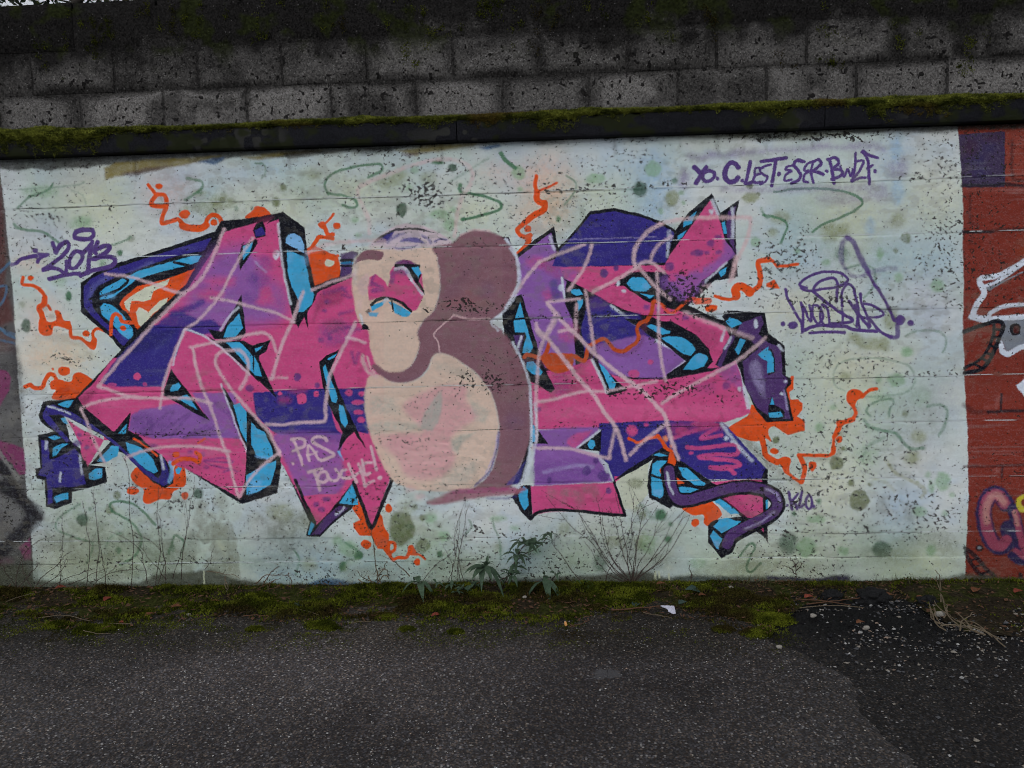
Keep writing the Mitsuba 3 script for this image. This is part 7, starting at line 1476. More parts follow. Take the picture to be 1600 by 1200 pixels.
def block_colour(p, n, uv):
    x, z, y = p.x, p.z, p.y
    row = dr.select(z < 2.327, 0.0, dr.select(z < 2.518, 1.0, 2.0))
    off = dr.select((row > 0.5) & (row < 1.5), BLOCK_OFF[1], BLOCK_OFF[0])
    u = (x - off) / BLOCK_PITCH
    cell = dr.floor(u)
    rnd = mikit.cell_rand(cell, row, 3)
    fx = (u - cell) * BLOCK_PITCH
    ex = dr.minimum(fx, BLOCK_PITCH - fx)
    d1, r1 = specks(x, z + 0.7 * y, 105.0, 0.0)
    d2, r2 = specks(x, z + 0.7 * y, 200.0, 9.0)
    g = (0.088 + 0.055 * rnd) * dr.select(row < 0.5, 1.0, 0.66)
    col = mi.Color3f(g * 1.05, g * 0.98, g * 0.93)
    col = col * (0.35 + 0.95 * r2 + 0.45 * r1)
    col = mikit.mix(col, mi.Color3f(0.24, 0.23, 0.22), SS(0.965, 0.975, r2) * (1 - SS(0.2, 0.45, d2)))
    # soot and lichen: black from the top down, round the joints and in old runs
    wx, wz = x + 0.03 * (N(x * 17, z * 17, 1.0) - 0.5), z + 0.03 * (N(x * 17, z * 17, 6.0) - 0.5)
    st = FB(wx * 4.5, wz * 5.5, 2.0, 5)
    runs = FB(wx * 10.0, wz * 1.8, 7.0, 4)
    dark = SS(2.37, 2.54, z + 0.30 * (st - 0.5) + 0.20 * (runs - 0.5))
    jr = mikit.cell_rand(dr.floor(u + 0.5), row, 7)
    dark = dr.maximum(dark, SS(0.080, 0.0, ex + 0.13 * (st - 0.47)) * (0.55 + 0.40 * jr))
    dark = dr.maximum(dark, SS(0.011, 0.005, ex + 0.006 * (N(x * 60, z * 60, 2.0) - 0.5)) * 0.85)
    rowz = dr.select(row < 0.5, z - 2.133, dr.select(row < 1.5, z - 2.327, z - 2.518))
    ez = dr.minimum(rowz, 0.192 - rowz)
    dark = dr.maximum(dark, SS(0.050, 0.0, ez + 0.09 * (st - 0.47)) * 0.85)
    dark = dr.maximum(dark, SS(0.54, 0.70, FB(wx * 3.4 + 4, wz * 4.0, 3.0, 4)) * 0.65)
    px, pz = x + 0.004 * (N(x * 80, z * 80, 1.0) - 0.5), z + 0.004 * (N(x * 80, z * 80, 6.0) - 0.5)
    pits = SS(0.70, 0.76, 0.6 * N(px * 60, pz * 52, 5.0) + 0.4 * N(px * 120, pz * 110, 8.0) + 0.12 * (FB(x * 4, z * 4, 31.0, 3) - 0.5))
    dark = dr.maximum(dark, pits)
    col = mikit.mix(col, mi.Color3f(0.0058, 0.0053, 0.0052) * (0.35 + 1.3 * r2 + 0.6 * r1), dark * 0.92)
    col = mikit.mix(col, mi.Color3f(0.16, 0.155, 0.15), SS(0.982, 0.99, r1) * (1 - SS(0.1, 0.3, d1)) * 0.7)
    moss = SS(0.56, 0.70, FB(wx * 8.0, wz * 10.0, 12.0, 4)) * SS(2.36, 2.60, z)
    return mikit.mix(col, mi.Color3f(0.016, 0.020, 0.005) * (0.6 + 0.8 * r1), moss * 0.8)


def block_height(p, n, uv):
    return 0.0030 * N(p.x * 150, p.z * 150, p.y * 150) + 0.003 * FB(p.x * 40, p.z * 40, p.y * 40, 2)


scene["mat_block"] = matte(block_colour, 0.95, 0.03, block_height, 1.0, 1.2e-3)


def coping_colour(p, n, uv):
    x, z = p.x, p.z + 0.6 * p.y
    st = FB(x * 7, z * 9, 1.0, 4)
    d2, r2 = specks(x, z, 240.0, 3.0)
    col = mikit.mix((0.0085, 0.0085, 0.0105), (0.0150, 0.0150, 0.0185), st) * (0.6 + 0.8 * r2)
    lich = SS(0.62, 0.68, N(x * 26, z * 30, 2.0)) * SS(0.5, 0.7, N(x * 3.1, z * 4, 8.0))
    col = mikit.mix(col, mi.Color3f(0.045, 0.044, 0.038), lich * 0.6)
    return mikit.mix(col, mi.Color3f(0.016, 0.019, 0.006), SS(0.55, 0.68, FB(x * 12, z * 16, 6.0, 3)) * 0.8)


scene["mat_coping"] = matte(coping_colour, 0.8, 0.06, lambda p, n, uv: 0.003 * FB(p.x * 35, (p.z + p.y) * 45, 0.0, 4), 1.0)


def moss_colour(p, n, uv):
    c = FB(p.x * 26, p.y * 26, p.z * 40, 3)
    b = FB(p.x * 3.3, p.y * 3.3, p.z * 5 + 2, 3)
    col = mikit.mix((0.040, 0.048, 0.009), (0.150, 0.160, 0.026), SS(0.3, 0.7, c))
    col = mikit.mix(col, mi.Color3f(0.085, 0.050, 0.014), SS(0.58, 0.72, b) * 0.8)
    return col * (0.55 + 0.9 * N(p.x * 300, p.y * 300, p.z * 300))


scene["mat_moss"] = matte(moss_colour, 0.9, 0.03)


def verge_moss_colour(p, n, uv):
    c = FB(p.x * 17, p.y * 24, p.z * 30, 3)
    b = FB(p.x * 4.2, p.y * 8.0, 2.0, 3)
    col = mikit.mix((0.030, 0.038, 0.004), (0.110, 0.125, 0.012), SS(0.35, 0.7, c))
    col = mikit.mix(col, mi.Color3f(0.030, 0.020, 0.008), SS(0.52, 0.68, b) * 0.85)
    return col * (0.35 + 1.2 * N(p.x * 260, p.y * 260, p.z * 260))


scene["mat_verge_moss"] = matte(verge_moss_colour, 0.9, 0.03)


def soil_colour(p, n, uv):
    c = FB(p.x * 12, p.y * 14, 1.0, 4)
    r = N(p.x * 120, p.y * 120, 2.0)
    col = mikit.mix((0.012, 0.010, 0.007), (0.030, 0.023, 0.014), c)
    col = mikit.mix(col, mi.Color3f(0.024, 0.027, 0.007), SS(0.45, 0.65, FB(p.x * 7, p.y * 9, 5.0, 3)))
    return col * (0.5 + r)


scene["mat_soil"] = matte(soil_colour, 0.95, 0.04, lambda p, n, uv: 0.008 * FB(p.x * 60, p.y * 60, 0.0, 3), 1.0, 2e-3)


def asphalt_common(x, y, tone, white):
    d1, d2, r = mikit.voronoi(x * 112, y * 112)
    e1, e2, q = mikit.voronoi(x * 170 + 31, y * 170)
    big = FB(x * 1.1, y * 1.1, 3.0, 4)
    mid = FB(x * 7, y * 7, 5.0, 3)
    stone = 1 - SS(0.34, 0.52, d1)
    col = tone * (0.30 + 0.30 * mid + 0.75 * q * q)
    warm = mikit.mix((0.95, 0.97, 1.05), (1.15, 0.98, 0.82), SS(0.4, 0.6, mikit.cell_rand(r * 9999.0)))
    col = mikit.mix(col, tone * warm * (0.42 + 2.0 * r * r * r), stone * 0.92)
    col = mikit.mix(col, mi.Color3f(0.25, 0.24, 0.225), stone * SS(white, white + 0.01, r) * 0.9)
    col = mikit.mix(col, mi.Color3f(0.15, 0.12, 0.10), (1 - SS(0.25, 0.45, e1)) * SS(0.968, 0.976, q) * 0.85)
    return col * (0.50 + 1.0 * big)


def asphalt_colour(p, n, uv):
    x, y = p.x, p.y
    col = asphalt_common(x, y, mi.Color3f(0.0590, 0.0550, 0.0535), 0.968)
    # green-black film creeping out from the verge, and old damp stains
    ed = y + 0.75 + 0.35 * (FB(x * 2.6, y * 2.6, 8.0, 4) - 0.5)
    film = SS(-0.10, 0.16, ed)
    col = mikit.mix(col, col * mi.Color3f(0.62, 0.62, 0.52), film * 0.8)
    st = SS(0.52, 0.66, FB(x * 1.7 + 9, y * 1.5, 6.0, 4))
    col = mikit.mix(col, col * 0.72, st)
    # the worn rim of the old surface
    rim = SS(0.35, 0.0, dr.sqrt(dr.square((x - 1.029) * 0.8) + dr.square(y - -0.967)) - 0.75 + 0.3 * (FB(x * 3, y * 3, 2.0, 3) - 0.5))
    col = mikit.mix(col, col * 0.62, rim * 0.6)
    # a dried splash of pale mortar
    q = dr.square((x - 0.154) / 0.055) + dr.square((y - -0.928) / 0.045)
    col = mikit.mix(col, mi.Color3f(0.07, 0.07, 0.072), SS(1.1, 0.5, q + 1.4 * (N(x * 60, y * 60, 1.0) - 0.4)) * 0.7)
    return col


def asphalt_height(p, n, uv):
    return 0.0050 * N(p.x * 105, p.y * 105, 1.0) + 0.0022 * N(p.x * 230, p.y * 230, 4.0)


scene["mat_asphalt"] = matte(asphalt_colour, 0.7, 0.12, asphalt_height, 1.0, 1.0e-3)


def patch_colour(p, n, uv):
    x, y = p.x, p.y
    col = asphalt_common(x, y, mi.Color3f(0.0220, 0.0210, 0.0205), 0.985)
    worn = SS(0.894 - 0.45, 0.894 + 0.05, y * -1 + 0.35 * (FB(x * 2.5, y * 2.5, 4.0, 4) - 0.5))
    col = mikit.mix(mi.Color3f(0.0070, 0.0070, 0.0072) * (0.3 + 1.4 * N(x * 200, y * 200, p.z * 200)), col, worn)
    return col


scene["mat_patch"] = matte(patch_colour, 0.7, 0.10, lambda p, n, uv: 0.8 * asphalt_height(p, n, uv), 1.0, 1.0e-3)
scene["mat_stone"] = {"type": "twosided", "b": {"type": "principled", "base_color": {"type": "mesh_attribute", "name": "vertex_color"}, "roughness": 0.85, "specular": 0.1}}
scene["mat_tar"] = matte(lambda p, n, uv: mi.Color3f(0.010, 0.010, 0.0105) * (0.5 + 1.2 * N(p.x * 240, p.y * 240, p.z * 240)), 0.8, 0.1,
                         lambda p, n, uv: 0.003 * FB(p.x * 120, p.y * 120, p.z * 120, 3), 1.0)
scene["mat_twig"] = matte(lambda p, n, uv: mikit.mix((0.030, 0.021, 0.018), (0.085, 0.062, 0.053), FB(p.x * 60, p.y * 60, p.z * 25, 3)), 0.9, 0.05)
scene["mat_straw"] = matte(lambda p, n, uv: mikit.mix((0.060, 0.042, 0.026), (0.19, 0.15, 0.10), FB(p.x * 50, p.y * 50, p.z * 25, 3)), 0.85, 0.2)
scene["mat_straw_green"] = matte(lambda p, n, uv: mikit.mix((0.040, 0.050, 0.016), (0.085, 0.075, 0.036), FB(p.x * 9, p.y * 9, 0.0, 3)), 0.8, 0.05)
scene["mat_rust_twig"] = matte(lambda p, n, uv: mikit.mix((0.055, 0.026, 0.014), (0.12, 0.062, 0.036), FB(p.x * 50, p.y * 50, p.z * 25, 3)), 0.8, 0.2)


def leaf_mat(a, b, rough=0.55):
    return matte(lambda p, n, uv: mikit.mix(a, b, FB(p.x * 55, p.y * 55, p.z * 55, 3)) * (0.7 + 0.6 * N(p.x * 160, p.y * 160, p.z * 160)), rough, 0.12)


scene["mat_leaf"] = leaf_mat((0.023, 0.044, 0.024), (0.064, 0.100, 0.062))
scene["mat_leaf_fresh"] = leaf_mat((0.026, 0.048, 0.014), (0.060, 0.095, 0.026))
scene["mat_leaf_brown"] = leaf_mat((0.060, 0.024, 0.012), (0.17, 0.070, 0.034), 0.7)
scene["mat_leaf_red"] = leaf_mat((0.10, 0.020, 0.014), (0.23, 0.055, 0.034), 0.7)
scene["mat_leaf_dark"] = leaf_mat((0.018, 0.036, 0.030), (0.046, 0.075, 0.062), 0.45)
scene["mat_paper"] = matte(lambda p, n, uv: mi.Color3f(0.50, 0.50, 0.58) * (0.75 + 0.3 * FB(p.x * 90, p.y * 90, 0.0, 3)), 0.8, 0.2)
scene["mat_filter"] = matte((0.62, 0.30, 0.10), 0.8, 0.2)
scene["mat_ash"] = matte((0.24, 0.22, 0.19), 0.9, 0.2)
scene["mat_tree_leaf"] = leaf_mat((0.010, 0.015, 0.010), (0.030, 0.040, 0.022), 0.6)
scene["mat_bark"] = matte(lambda p, n, uv: mikit.mix((0.020, 0.017, 0.014), (0.05, 0.044, 0.036), FB(p.x * 9, p.y * 9, p.z * 3, 3)), 0.9, 0.2)

# ---------------------------------------------------------------- ground
WX0, WX1 = -3.15, 2.55
ground = mesh_of([[-150, -150, -0.035], [150, -150, -0.035], [150, 150, -0.035], [-150, 150, -0.035]], [[0, 1, 2], [0, 2, 3]])
put("ground", ground, "mat_patch")
labels["ground"] = {"kind": "structure"}


def sheet(x, y, z):
    nx, ny = x.shape
    return mesh_of(np.stack([x, y, z], -1).reshape(-1, 3), grid_faces(nx, ny))


# the old road surface: its right edge is broken off in an arc
EDGE = np.array([(-0.172, 0.953), (-0.390, 0.911), (-0.552, 0.807), (-0.644, 0.834), (-0.748, 0.914), (-0.942, 1.004), (-1.060, 1.007), (-1.211, 0.989), (-1.347, 1.014), (-1.446, 1.031), (-1.519, 1.037), (-1.698, 1.077), (-9.0, 1.677)])          # (y, x) of the broken edge, from the wall outwards
def edge_x(y):
    return np.interp(-y, -EDGE[:, 0], EDGE[:, 1]) + 0.07 * (vfbm(np.stack([y * 6, y * 0, y * 0], -1), 5, 5) - 0.5) + 0.02 * (vfbm(np.stack([y * 45, y * 0 + 2, y * 0], -1), 2, 6) - 0.5)


ys = np.concatenate([[-9.0, -7.0, -5.5, -4.5], np.linspace(-3.9, -0.18, 330)])
us = np.concatenate([np.linspace(0, 0.15, 8)[:-1], np.linspace(0.15, 1, 420)])
Y, U = np.meshgrid(ys, us, indexing="ij")
XR = edge_x(Y)
X = -9.0 + (XR + 9.0) * np.where(U < 0.15, U / 0.15 * 0.55, 0.55 + (U - 0.15) / 0.85 * 0.45)
Z = 0.010 * (vfbm(np.stack([X * 1.3, Y * 1.3, X * 0], -1), 3, 2) - 0.5) + 0.003 * (vfbm(np.stack([X * 16, Y * 16, X * 0], -1), 3, 4) - 0.5)
lip = np.clip((XR - X) / 0.05, 0, 1)
Z = Z * lip + (-0.020) * (1 - lip) ** 2
put("asphalt_road", sheet(X.T, Y.T, Z.T), "mat_asphalt", smooth=True)
labels["asphalt_road"] = {"kind": "structure", "label": "dark grey asphalt road surface speckled with pale aggregate in front of the wall"}

# the lower, newer patch on the right
def patch_z(x, y):
    s = np.stack([x, y, x * 0], -1)
    rough = np.clip((y + 0.894 + 0.30 * (vfbm(s * 3, 3, 17) - 0.5)) / 0.30, 0, 1)
    return -0.013 + 0.008 * (vfbm(s * 2, 3, 7) - 0.5) + rough * (-0.022 + 0.030 * vfbm(s * 16, 4, 9) + 0.024 * vfbm(s * 48, 2, 3))


Y, X = np.meshgrid(np.linspace(-3.9, -0.06, 380), np.linspace(0.7, 3.6, 300), indexing="ij")
Z = patch_z(X, Y)
put("asphalt_patch", sheet(X.T, Y.T, Z.T), "mat_patch", smooth=True)
labels["asphalt_patch"] = {"kind": "structure", "label": "black worn asphalt at the right, crumbling near the wall"}

# earth verge along the foot of the wall
def verge_out(x):
    return np.interp(x, VERGE[:, 0], VERGE[:, 1]) + 0.10 * (vfbm(np.stack([x * 5, x * 0, x * 0], -1), 4, 21) - 0.5)


VERGE = np.array([(-2.498, -0.353), (-2.302, -0.385), (-2.043, -0.485), (-1.881, -0.474), (-1.729, -0.379), (-1.476, -0.368), (-1.234, -0.414), (-1.025, -0.464), (-0.871, -0.419), (-0.658, -0.380), (-0.431, -0.425), (-0.159, -0.456), (0.054, -0.472), (0.191, -0.393), (0.382, -0.368), (0.592, -0.399), (0.706, -0.487), (0.794, -0.552), (0.921, -0.404), (1.068, -0.213), (1.267, -0.194), (1.506, -0.213), (1.524, -0.365), (1.593, -0.499), (1.808, -0.564)])
def verge_z(x, y):
    d = np.clip((y - verge_out(x)) / 0.35, 0, 1)
    n1 = vfbm(np.stack([x * 9, y * 9, x * 0], -1), 4, 31)
    n2 = vfbm(np.stack([x * 34, y * 34, x * 0], -1), 3, 33)
    return -0.006 + d * (0.002 + 0.024 * n1 + 0.012 * n2) * (1 - 0.6 * np.clip((y + 0.10) / 0.10, 0, 1))


X, V = np.meshgrid(np.linspace(WX0, WX1, 640), np.linspace(0, 1, 60), indexing="ij")
Y = verge_out(X) - 0.04 + V * (0.01 - verge_out(X) + 0.04)
put("earth_verge", sheet(X, Y, verge_z(X, Y)), "mat_soil", smooth=True)
labels["earth_verge"] = {"kind": "structure", "label": "dark strip of earth and leaf litter at the foot of the wall"}


def sprigs(x, y, z, length, width, up=0.8, n=3, seed=0, outward=None):
    """Tiny tufts of n pointed leaves."""
    r = np.random.default_rng(seed)
    m = len(x)
    base = np.repeat(np.stack([x, y, z], 1), n, 0)
    L = np.repeat(length, n) * r.uniform(0.6, 1.2, m * n)
    d = r.normal(size=(m * n, 3)) * (1 - up)
    d[:, 2] = np.abs(d[:, 2]) + up
    if outward is not None:
        d = d + np.repeat(outward, n, 0)
    d /= np.linalg.norm(d, axis=1, keepdims=True)
    s = np.cross(d, r.normal(size=(m * n, 3)))
    s /= np.linalg.norm(s, axis=1, keepdims=True)
    w = (np.repeat(width, n) * r.uniform(0.7, 1.3, m * n))[:, None]
    v = np.stack([base - s * w, base + s * w, base + d * L[:, None]], 1).reshape(-1, 3)
    return v, np.arange(3 * m * n).reshape(-1, 3)


# moss carpet of the verge
r = np.random.default_rng(5)
n = 90000
x = r.uniform(WX0, WX1, n)
vo = verge_out(x)
y = vo - 0.07 + r.beta(1.15, 1.0, n) * (0.06 - vo)
t = vfbm(np.stack([x * 6.5, y * 9, x * 0], -1), 4, 41)
dens = np.clip((t - 0.37) * 6, 0.05, 1) * np.clip((y - vo + 0.08) / 0.14, 0.03, 1)
dens *= np.where(x > 0.989, 0.35 * np.clip((y + 0.16) / 0.1, 0.1, 1), 1)
keep = (r.uniform(size=n) < dens) & (y < -0.004)
x, y, t = x[keep], y[keep], t[keep]
mound = 0.034 * np.clip((t - 0.42) * 5, 0, 1) * r.uniform(0.4, 1, len(x)) * np.clip(-y / 0.10, 0.25, 1)
v1 = sprigs(x, y, np.maximum(verge_z(x, y), -0.004) + mound - 0.004, r.uniform(0.007, 0.016, len(x)), r.uniform(0.0016, 0.0032, len(x)), 0.5, 3, 6)
# isolated cushions on the road
cush = [(-1.992, -0.525, 0.06), (-1.285, -0.521, 0.032), (-1.014, -0.485, 0.055), (-0.969, -0.518, 0.035), (-0.438, -0.557, 0.03), (-0.643, -0.529, 0.03), (-1.923, -0.500, 0.05), (0.855, -0.456, 0.08), (0.750, -0.401, 0.07), (0.762, -0.583, 0.05), (0.642, -0.550, 0.04), (-0.765, -0.400, 0.05), (-2.164, -0.470, 0.05)]
cx, cy, cz, cl = [], [], [], []
for k, (qx, qy, qr) in enumerate(cush):
    m = int(1100 * (qr / 0.06) ** 1.5)
    a, rad = r.uniform(0, 2 * np.pi, m), qr * np.sqrt(r.uniform(0, 1, m)) * r.uniform(0.75, 1.1, m)
    cx.append(qx + 1.25 * rad * np.cos(a)); cy.append(qy + 0.8 * rad * np.sin(a))
    cz.append(0.3 * qr * np.clip(1 - (rad / qr) ** 2, 0, 1)); cl.append(r.uniform(0.006, 0.012, m))
cx, cy, cz, cl = map(np.concatenate, (cx, cy, cz, cl))
v2 = sprigs(cx, cy, cz, cl, cl * 0.18, 0.5, 3, 7)
# thin scatter of moss over the road edge
m = 16000
x = r.uniform(WX0, 0.938, m)
y = verge_out(x) - np.abs(r.normal(0, 0.13, m)) - 0.02
t = vfbm(np.stack([x * 9, y * 12, x * 0], -1), 4, 43)
k = (t > 0.53) & (x < edge_x(y) + 0.1)
x, y = x[k], y[k]
v3 = sprigs(x, y, 0 * x + 0.001, r.uniform(0.003, 0.007, len(x)), r.uniform(0.001, 0.002, len(x)), 0.45, 3, 8)
put("verge_moss", join([v1, v2, v3]), "mat_verge_moss")
labels["verge_moss"] = {"kind": "stuff", "label": "low olive green moss covering the verge along the wall", "category": "moss"}

# thin upright wisps of grass and seedlings at the foot of the wall
r = np.random.default_rng(16)
m = 900
x = r.uniform(WX0, WX1, m)
y = -0.015 - 0.16 * r.beta(1, 2.5, m)
k = vfbm(np.stack([x * 4, y * 3, x * 0], -1), 3, 45) > r.uniform(0.35, 0.7, m)
x, y = x[k], y[k]
put("grass_wisps", join([sprigs(x, y, np.maximum(verge_z(x, y), 0) - 0.004, r.uniform(0.018, 0.055, len(x)), r.uniform(0.0010, 0.0020, len(x)), 0.72, 3, 18)]), "mat_straw_green")
labels["grass_wisps"] = {"kind": "stuff", "label": "short sparse wisps of grass sprouting at the foot of the wall", "category": "grass"}

# crumbs of leaf litter, stalks and bark among the moss
r = np.random.default_rng(15)
m = 3600
x = r.uniform(WX0, WX1, m)
y = verge_out(x) - 0.05 + r.uniform(0, 1, m) * (0.03 - verge_out(x))
y = np.minimum(y, -0.012)
z = np.maximum(verge_z(x, y), 0) + r.uniform(0.004, 0.018, m)
a = r.uniform(0, np.pi, m)
L, W = r.uniform(0.006, 0.05, m) * r.uniform(0.3, 1, m), r.uniform(0.0012, 0.0045, m) * np.where(r.uniform(size=m) < 0.12, 2.6, 1)
d = np.stack([np.cos(a), np.sin(a), r.normal(0, 0.15, m)], 1)
s = np.stack([-np.sin(a), np.cos(a), r.normal(0, 0.3, m)], 1)
c = np.stack([x, y, z], 1)
v = np.stack([c - d * L[:, None] / 2, c + s * W[:, None], c + d * L[:, None] / 2, c - s * W[:, None]], 1).reshape(-1, 3)
q = np.arange(4 * m).reshape(-1, 4)
put("leaf_litter", mesh_of(v, np.vstack([q[:, [0, 1, 2]], q[:, [0, 2, 3]]])), "mat_rust_twig")
labels["leaf_litter"] = {"kind": "stuff", "label": "brown crumbs of dead leaves and stalks lying in the moss", "category": "leaf litter"}


def stones(x, y, z, size, cols, seed):
    """Small angular stones, one irregular octahedron each, coloured stone by stone."""
    r = np.random.default_rng(seed)
    m = len(x)
    o = np.array([[1, 0, 0], [-1, 0, 0], [0, 1, 0], [0, -1, 0], [0, 0, 1], [0, 0, -1.0]])
    f = np.array([[0, 2, 4], [2, 1, 4], [1, 3, 4], [3, 0, 4], [2, 0, 5], [1, 2, 5], [3, 1, 5], [0, 3, 5]])
    v = o[None] * r.uniform(0.6, 1.25, (m, 6, 1)) + r.normal(0, 0.16, (m, 6, 3))
    a = r.uniform(0, 2 * np.pi, m)
    ca, sa = np.cos(a)[:, None], np.sin(a)[:, None]
    v = np.stack([v[..., 0] * ca - v[..., 1] * sa, v[..., 0] * sa + v[..., 1] * ca, v[..., 2] * 0.62], -1) * size[:, None, None]
    v += np.stack([x, y, z], 1)[:, None]
    return mesh_of(v.reshape(-1, 3), (f[None] + 6 * np.arange(m)[:, None, None]).reshape(-1, 3)), np.repeat(cols, 6, 0)


def stone_cols(m, r, pale):
    tone = np.array([[0.42, 0.41, 0.39], [0.28, 0.25, 0.21], [0.10, 0.10, 0.105], [0.016, 0.016, 0.018], [0.30, 0.22, 0.17]])
    return tone[r.choice(5, m, p=pale)] * r.uniform(0.7, 1.25, (m, 1))


r = np.random.default_rng(25)
m = 16000
x, y = r.uniform(-3.0, 2.6, m), -0.45 - 2.2 * r.beta(1.0, 1.2, m)
k = (x < edge_x(y) - 0.02) & (vfbm(np.stack([x * 2.2, y * 2.2, x * 0], -1), 3, 51) > r.uniform(0.25, 0.75, m))
x, y = x[k], y[k]
sz = 0.0014 + 0.0036 * r.beta(1.0, 4.0, len(x))
msh, col = stones(x, y, 0.0015 + sz * 0.2, sz, stone_cols(len(x), r, [0.26, 0.20, 0.28, 0.18, 0.08]), 26)
put("loose_chippings", msh, "mat_stone", color=col)
labels["loose_chippings"] = {"kind": "stuff", "label": "tiny pale stone chips scattered over the asphalt", "category": "stone chips"}
m = 42000
x, y = r.uniform(0.75, 2.9, m), r.uniform(-2.1, -0.10, m)
w = np.clip((y + 0.894 + 0.1) / 0.35, 0.06, 1) * (x > edge_x(y) - 0.12) * np.clip((x - 0.951) / 0.2, 0.05, 1)
w = w * np.clip((vfbm(np.stack([x * 5, y * 7, x * 0], -1), 3, 55) - 0.25) * 2.2, 0.1, 1)
k = r.uniform(size=m) < w
x, y = x[k], y[k]
sz = 0.0026 + 0.0140 * r.beta(1.0, 5.0, len(x))
msh, col = stones(x, y, patch_z(x, y) + sz * 0.25, sz, stone_cols(len(x), r, [0.09, 0.14, 0.22, 0.50, 0.05]) * 0.72, 27)
put("gravel", msh, "mat_stone", color=col)
labels["gravel"] = {"kind": "stuff", "label": "coarse pale and dark stones lying in the crumbled black asphalt at the right", "category": "gravel"}
# lumps of broken tarmac by the wall
for k, (qx, qy, s) in enumerate([(1.338, -0.240, 0.075), (1.175, -0.222, 0.05), (1.562, -0.273, 0.045)]):
    b = trimesh.creation.icosphere(3)
    v = np.array(b.vertices)
    v = v * (0.35 + 1.3 * vfbm(v * 2.3 + k * 9, 4, 60 + k)[:, None]) * np.array([1.25, 0.9, 0.75]) * s * 0.7
    key = thing("tarmac_lump", ["largest broken lump of black tarmac at the foot of the white wall", "low lump of black tarmac left of the largest lump, among rusty twigs",
                                "small lump of black tarmac near the dry grass at the right"][k], "rubble")
    put(key, mesh_of(v + [qx, qy, 0.2 * s], b.faces), "mat_tar", smooth=True)

# ---------------------------------------------------------------- the painted wall
wall = thing("painted_wall", "long board-marked concrete wall covered in a colourful pink, purple and blue graffiti mural on white", "wall")
WTOP = 2.026
edges = [WTOP] + JOINTS + [-0.25]
rb = np.random.default_rng(3)
for k in range(len(edges) - 1):
    zt, zb = edges[k], edges[k + 1]
    xs = np.linspace(WX0 - 0.25, WX1 + 0.25, 610)
    nz = max(6, int((zt - zb) / 0.010))
    tz = np.concatenate([[0, 0.0022, 0.006], np.linspace(0.012, zt - zb - 0.012, nz), [zt - zb - 0.006, zt - zb - 0.0022, zt - zb]])
    Xg, Tg = np.meshgrid(xs, tz, indexing="ij")
    def wave(x, kk):
        return 0.005 * (vnoise(np.stack([x * 1.7, x * 0 + kk * 9.1, x * 0], -1)) - 0.5) + 0.003 * (vnoise(np.stack([x * 9.0, x * 0 + kk * 5.3, x * 0], -1)) - 0.5)
    up = wave(Xg, k - 1) if k > 0 else 0 * Xg
    dn = wave(Xg, k) if k < len(edges) - 2 else 0 * Xg
    fr = Tg / (zt - zb)
    Zg = zt - Tg + up * (1 - fr) + dn * fr
    Yg = rb.uniform(-0.0015, 0.0015) + rb.uniform(-0.002, 0.002) * (fr - 0.5)
    Yg = Yg - 0.0050 * (vfbm(np.stack([Xg * 2.2, Zg * 2.6, Xg * 0 + 3], -1), 3, 71) - 0.5) - 0.0060 * (vfbm(np.stack([Xg * 24, Zg * 30, Xg * 0], -1), 3, 72) - 0.5)
    br = np.clip((vfbm(np.stack([Xg * 2.3, Xg * 0 + k * 4.1, Xg * 0 + 1], -1), 3, 73) - 0.32) * 4 - 0.6, 0.05, 1)
    ed = np.clip(1 - np.minimum(Tg, (zt - zb) - Tg) / 0.005, 0, 1)
    Yg = Yg + 0.0045 * ed * br
    fv = np.stack([Xg, Yg, Zg], -1)
    nx, nn = Xg.shape
    V = fv.reshape(-1, 3)
    F = grid_faces(nx, nn)[:, ::-1]
    idx = np.arange(nx * nn).reshape(nx, nn)
    loop = np.concatenate([idx[:, 0], idx[-1, 1:], idx[-2::-1, -1], idx[0, -2:0:-1]])
    bv = V[loop].copy()
    bv[:, 1] = 0.22
    a = np.arange(len(loop))
    b2 = (a + 1) % len(loop)
    SK = np.vstack([np.stack([loop[a], loop[b2], len(V) + b2], 1), np.stack([loop[a], len(V) + b2, len(V) + a], 1)])
    c0 = len(V) + len(loop)
    V = np.vstack([V, bv, [[0.0, 0.22, (zt + zb) / 2]]])
    BK = np.stack([len(V[:c0]) - len(loop) + a, len(V[:c0]) - len(loop) + b2, a * 0 + c0], 1)
    put(wall + "__board", mesh_of(V, np.vstack([F, SK, BK])), "mat_wall", smooth=35)

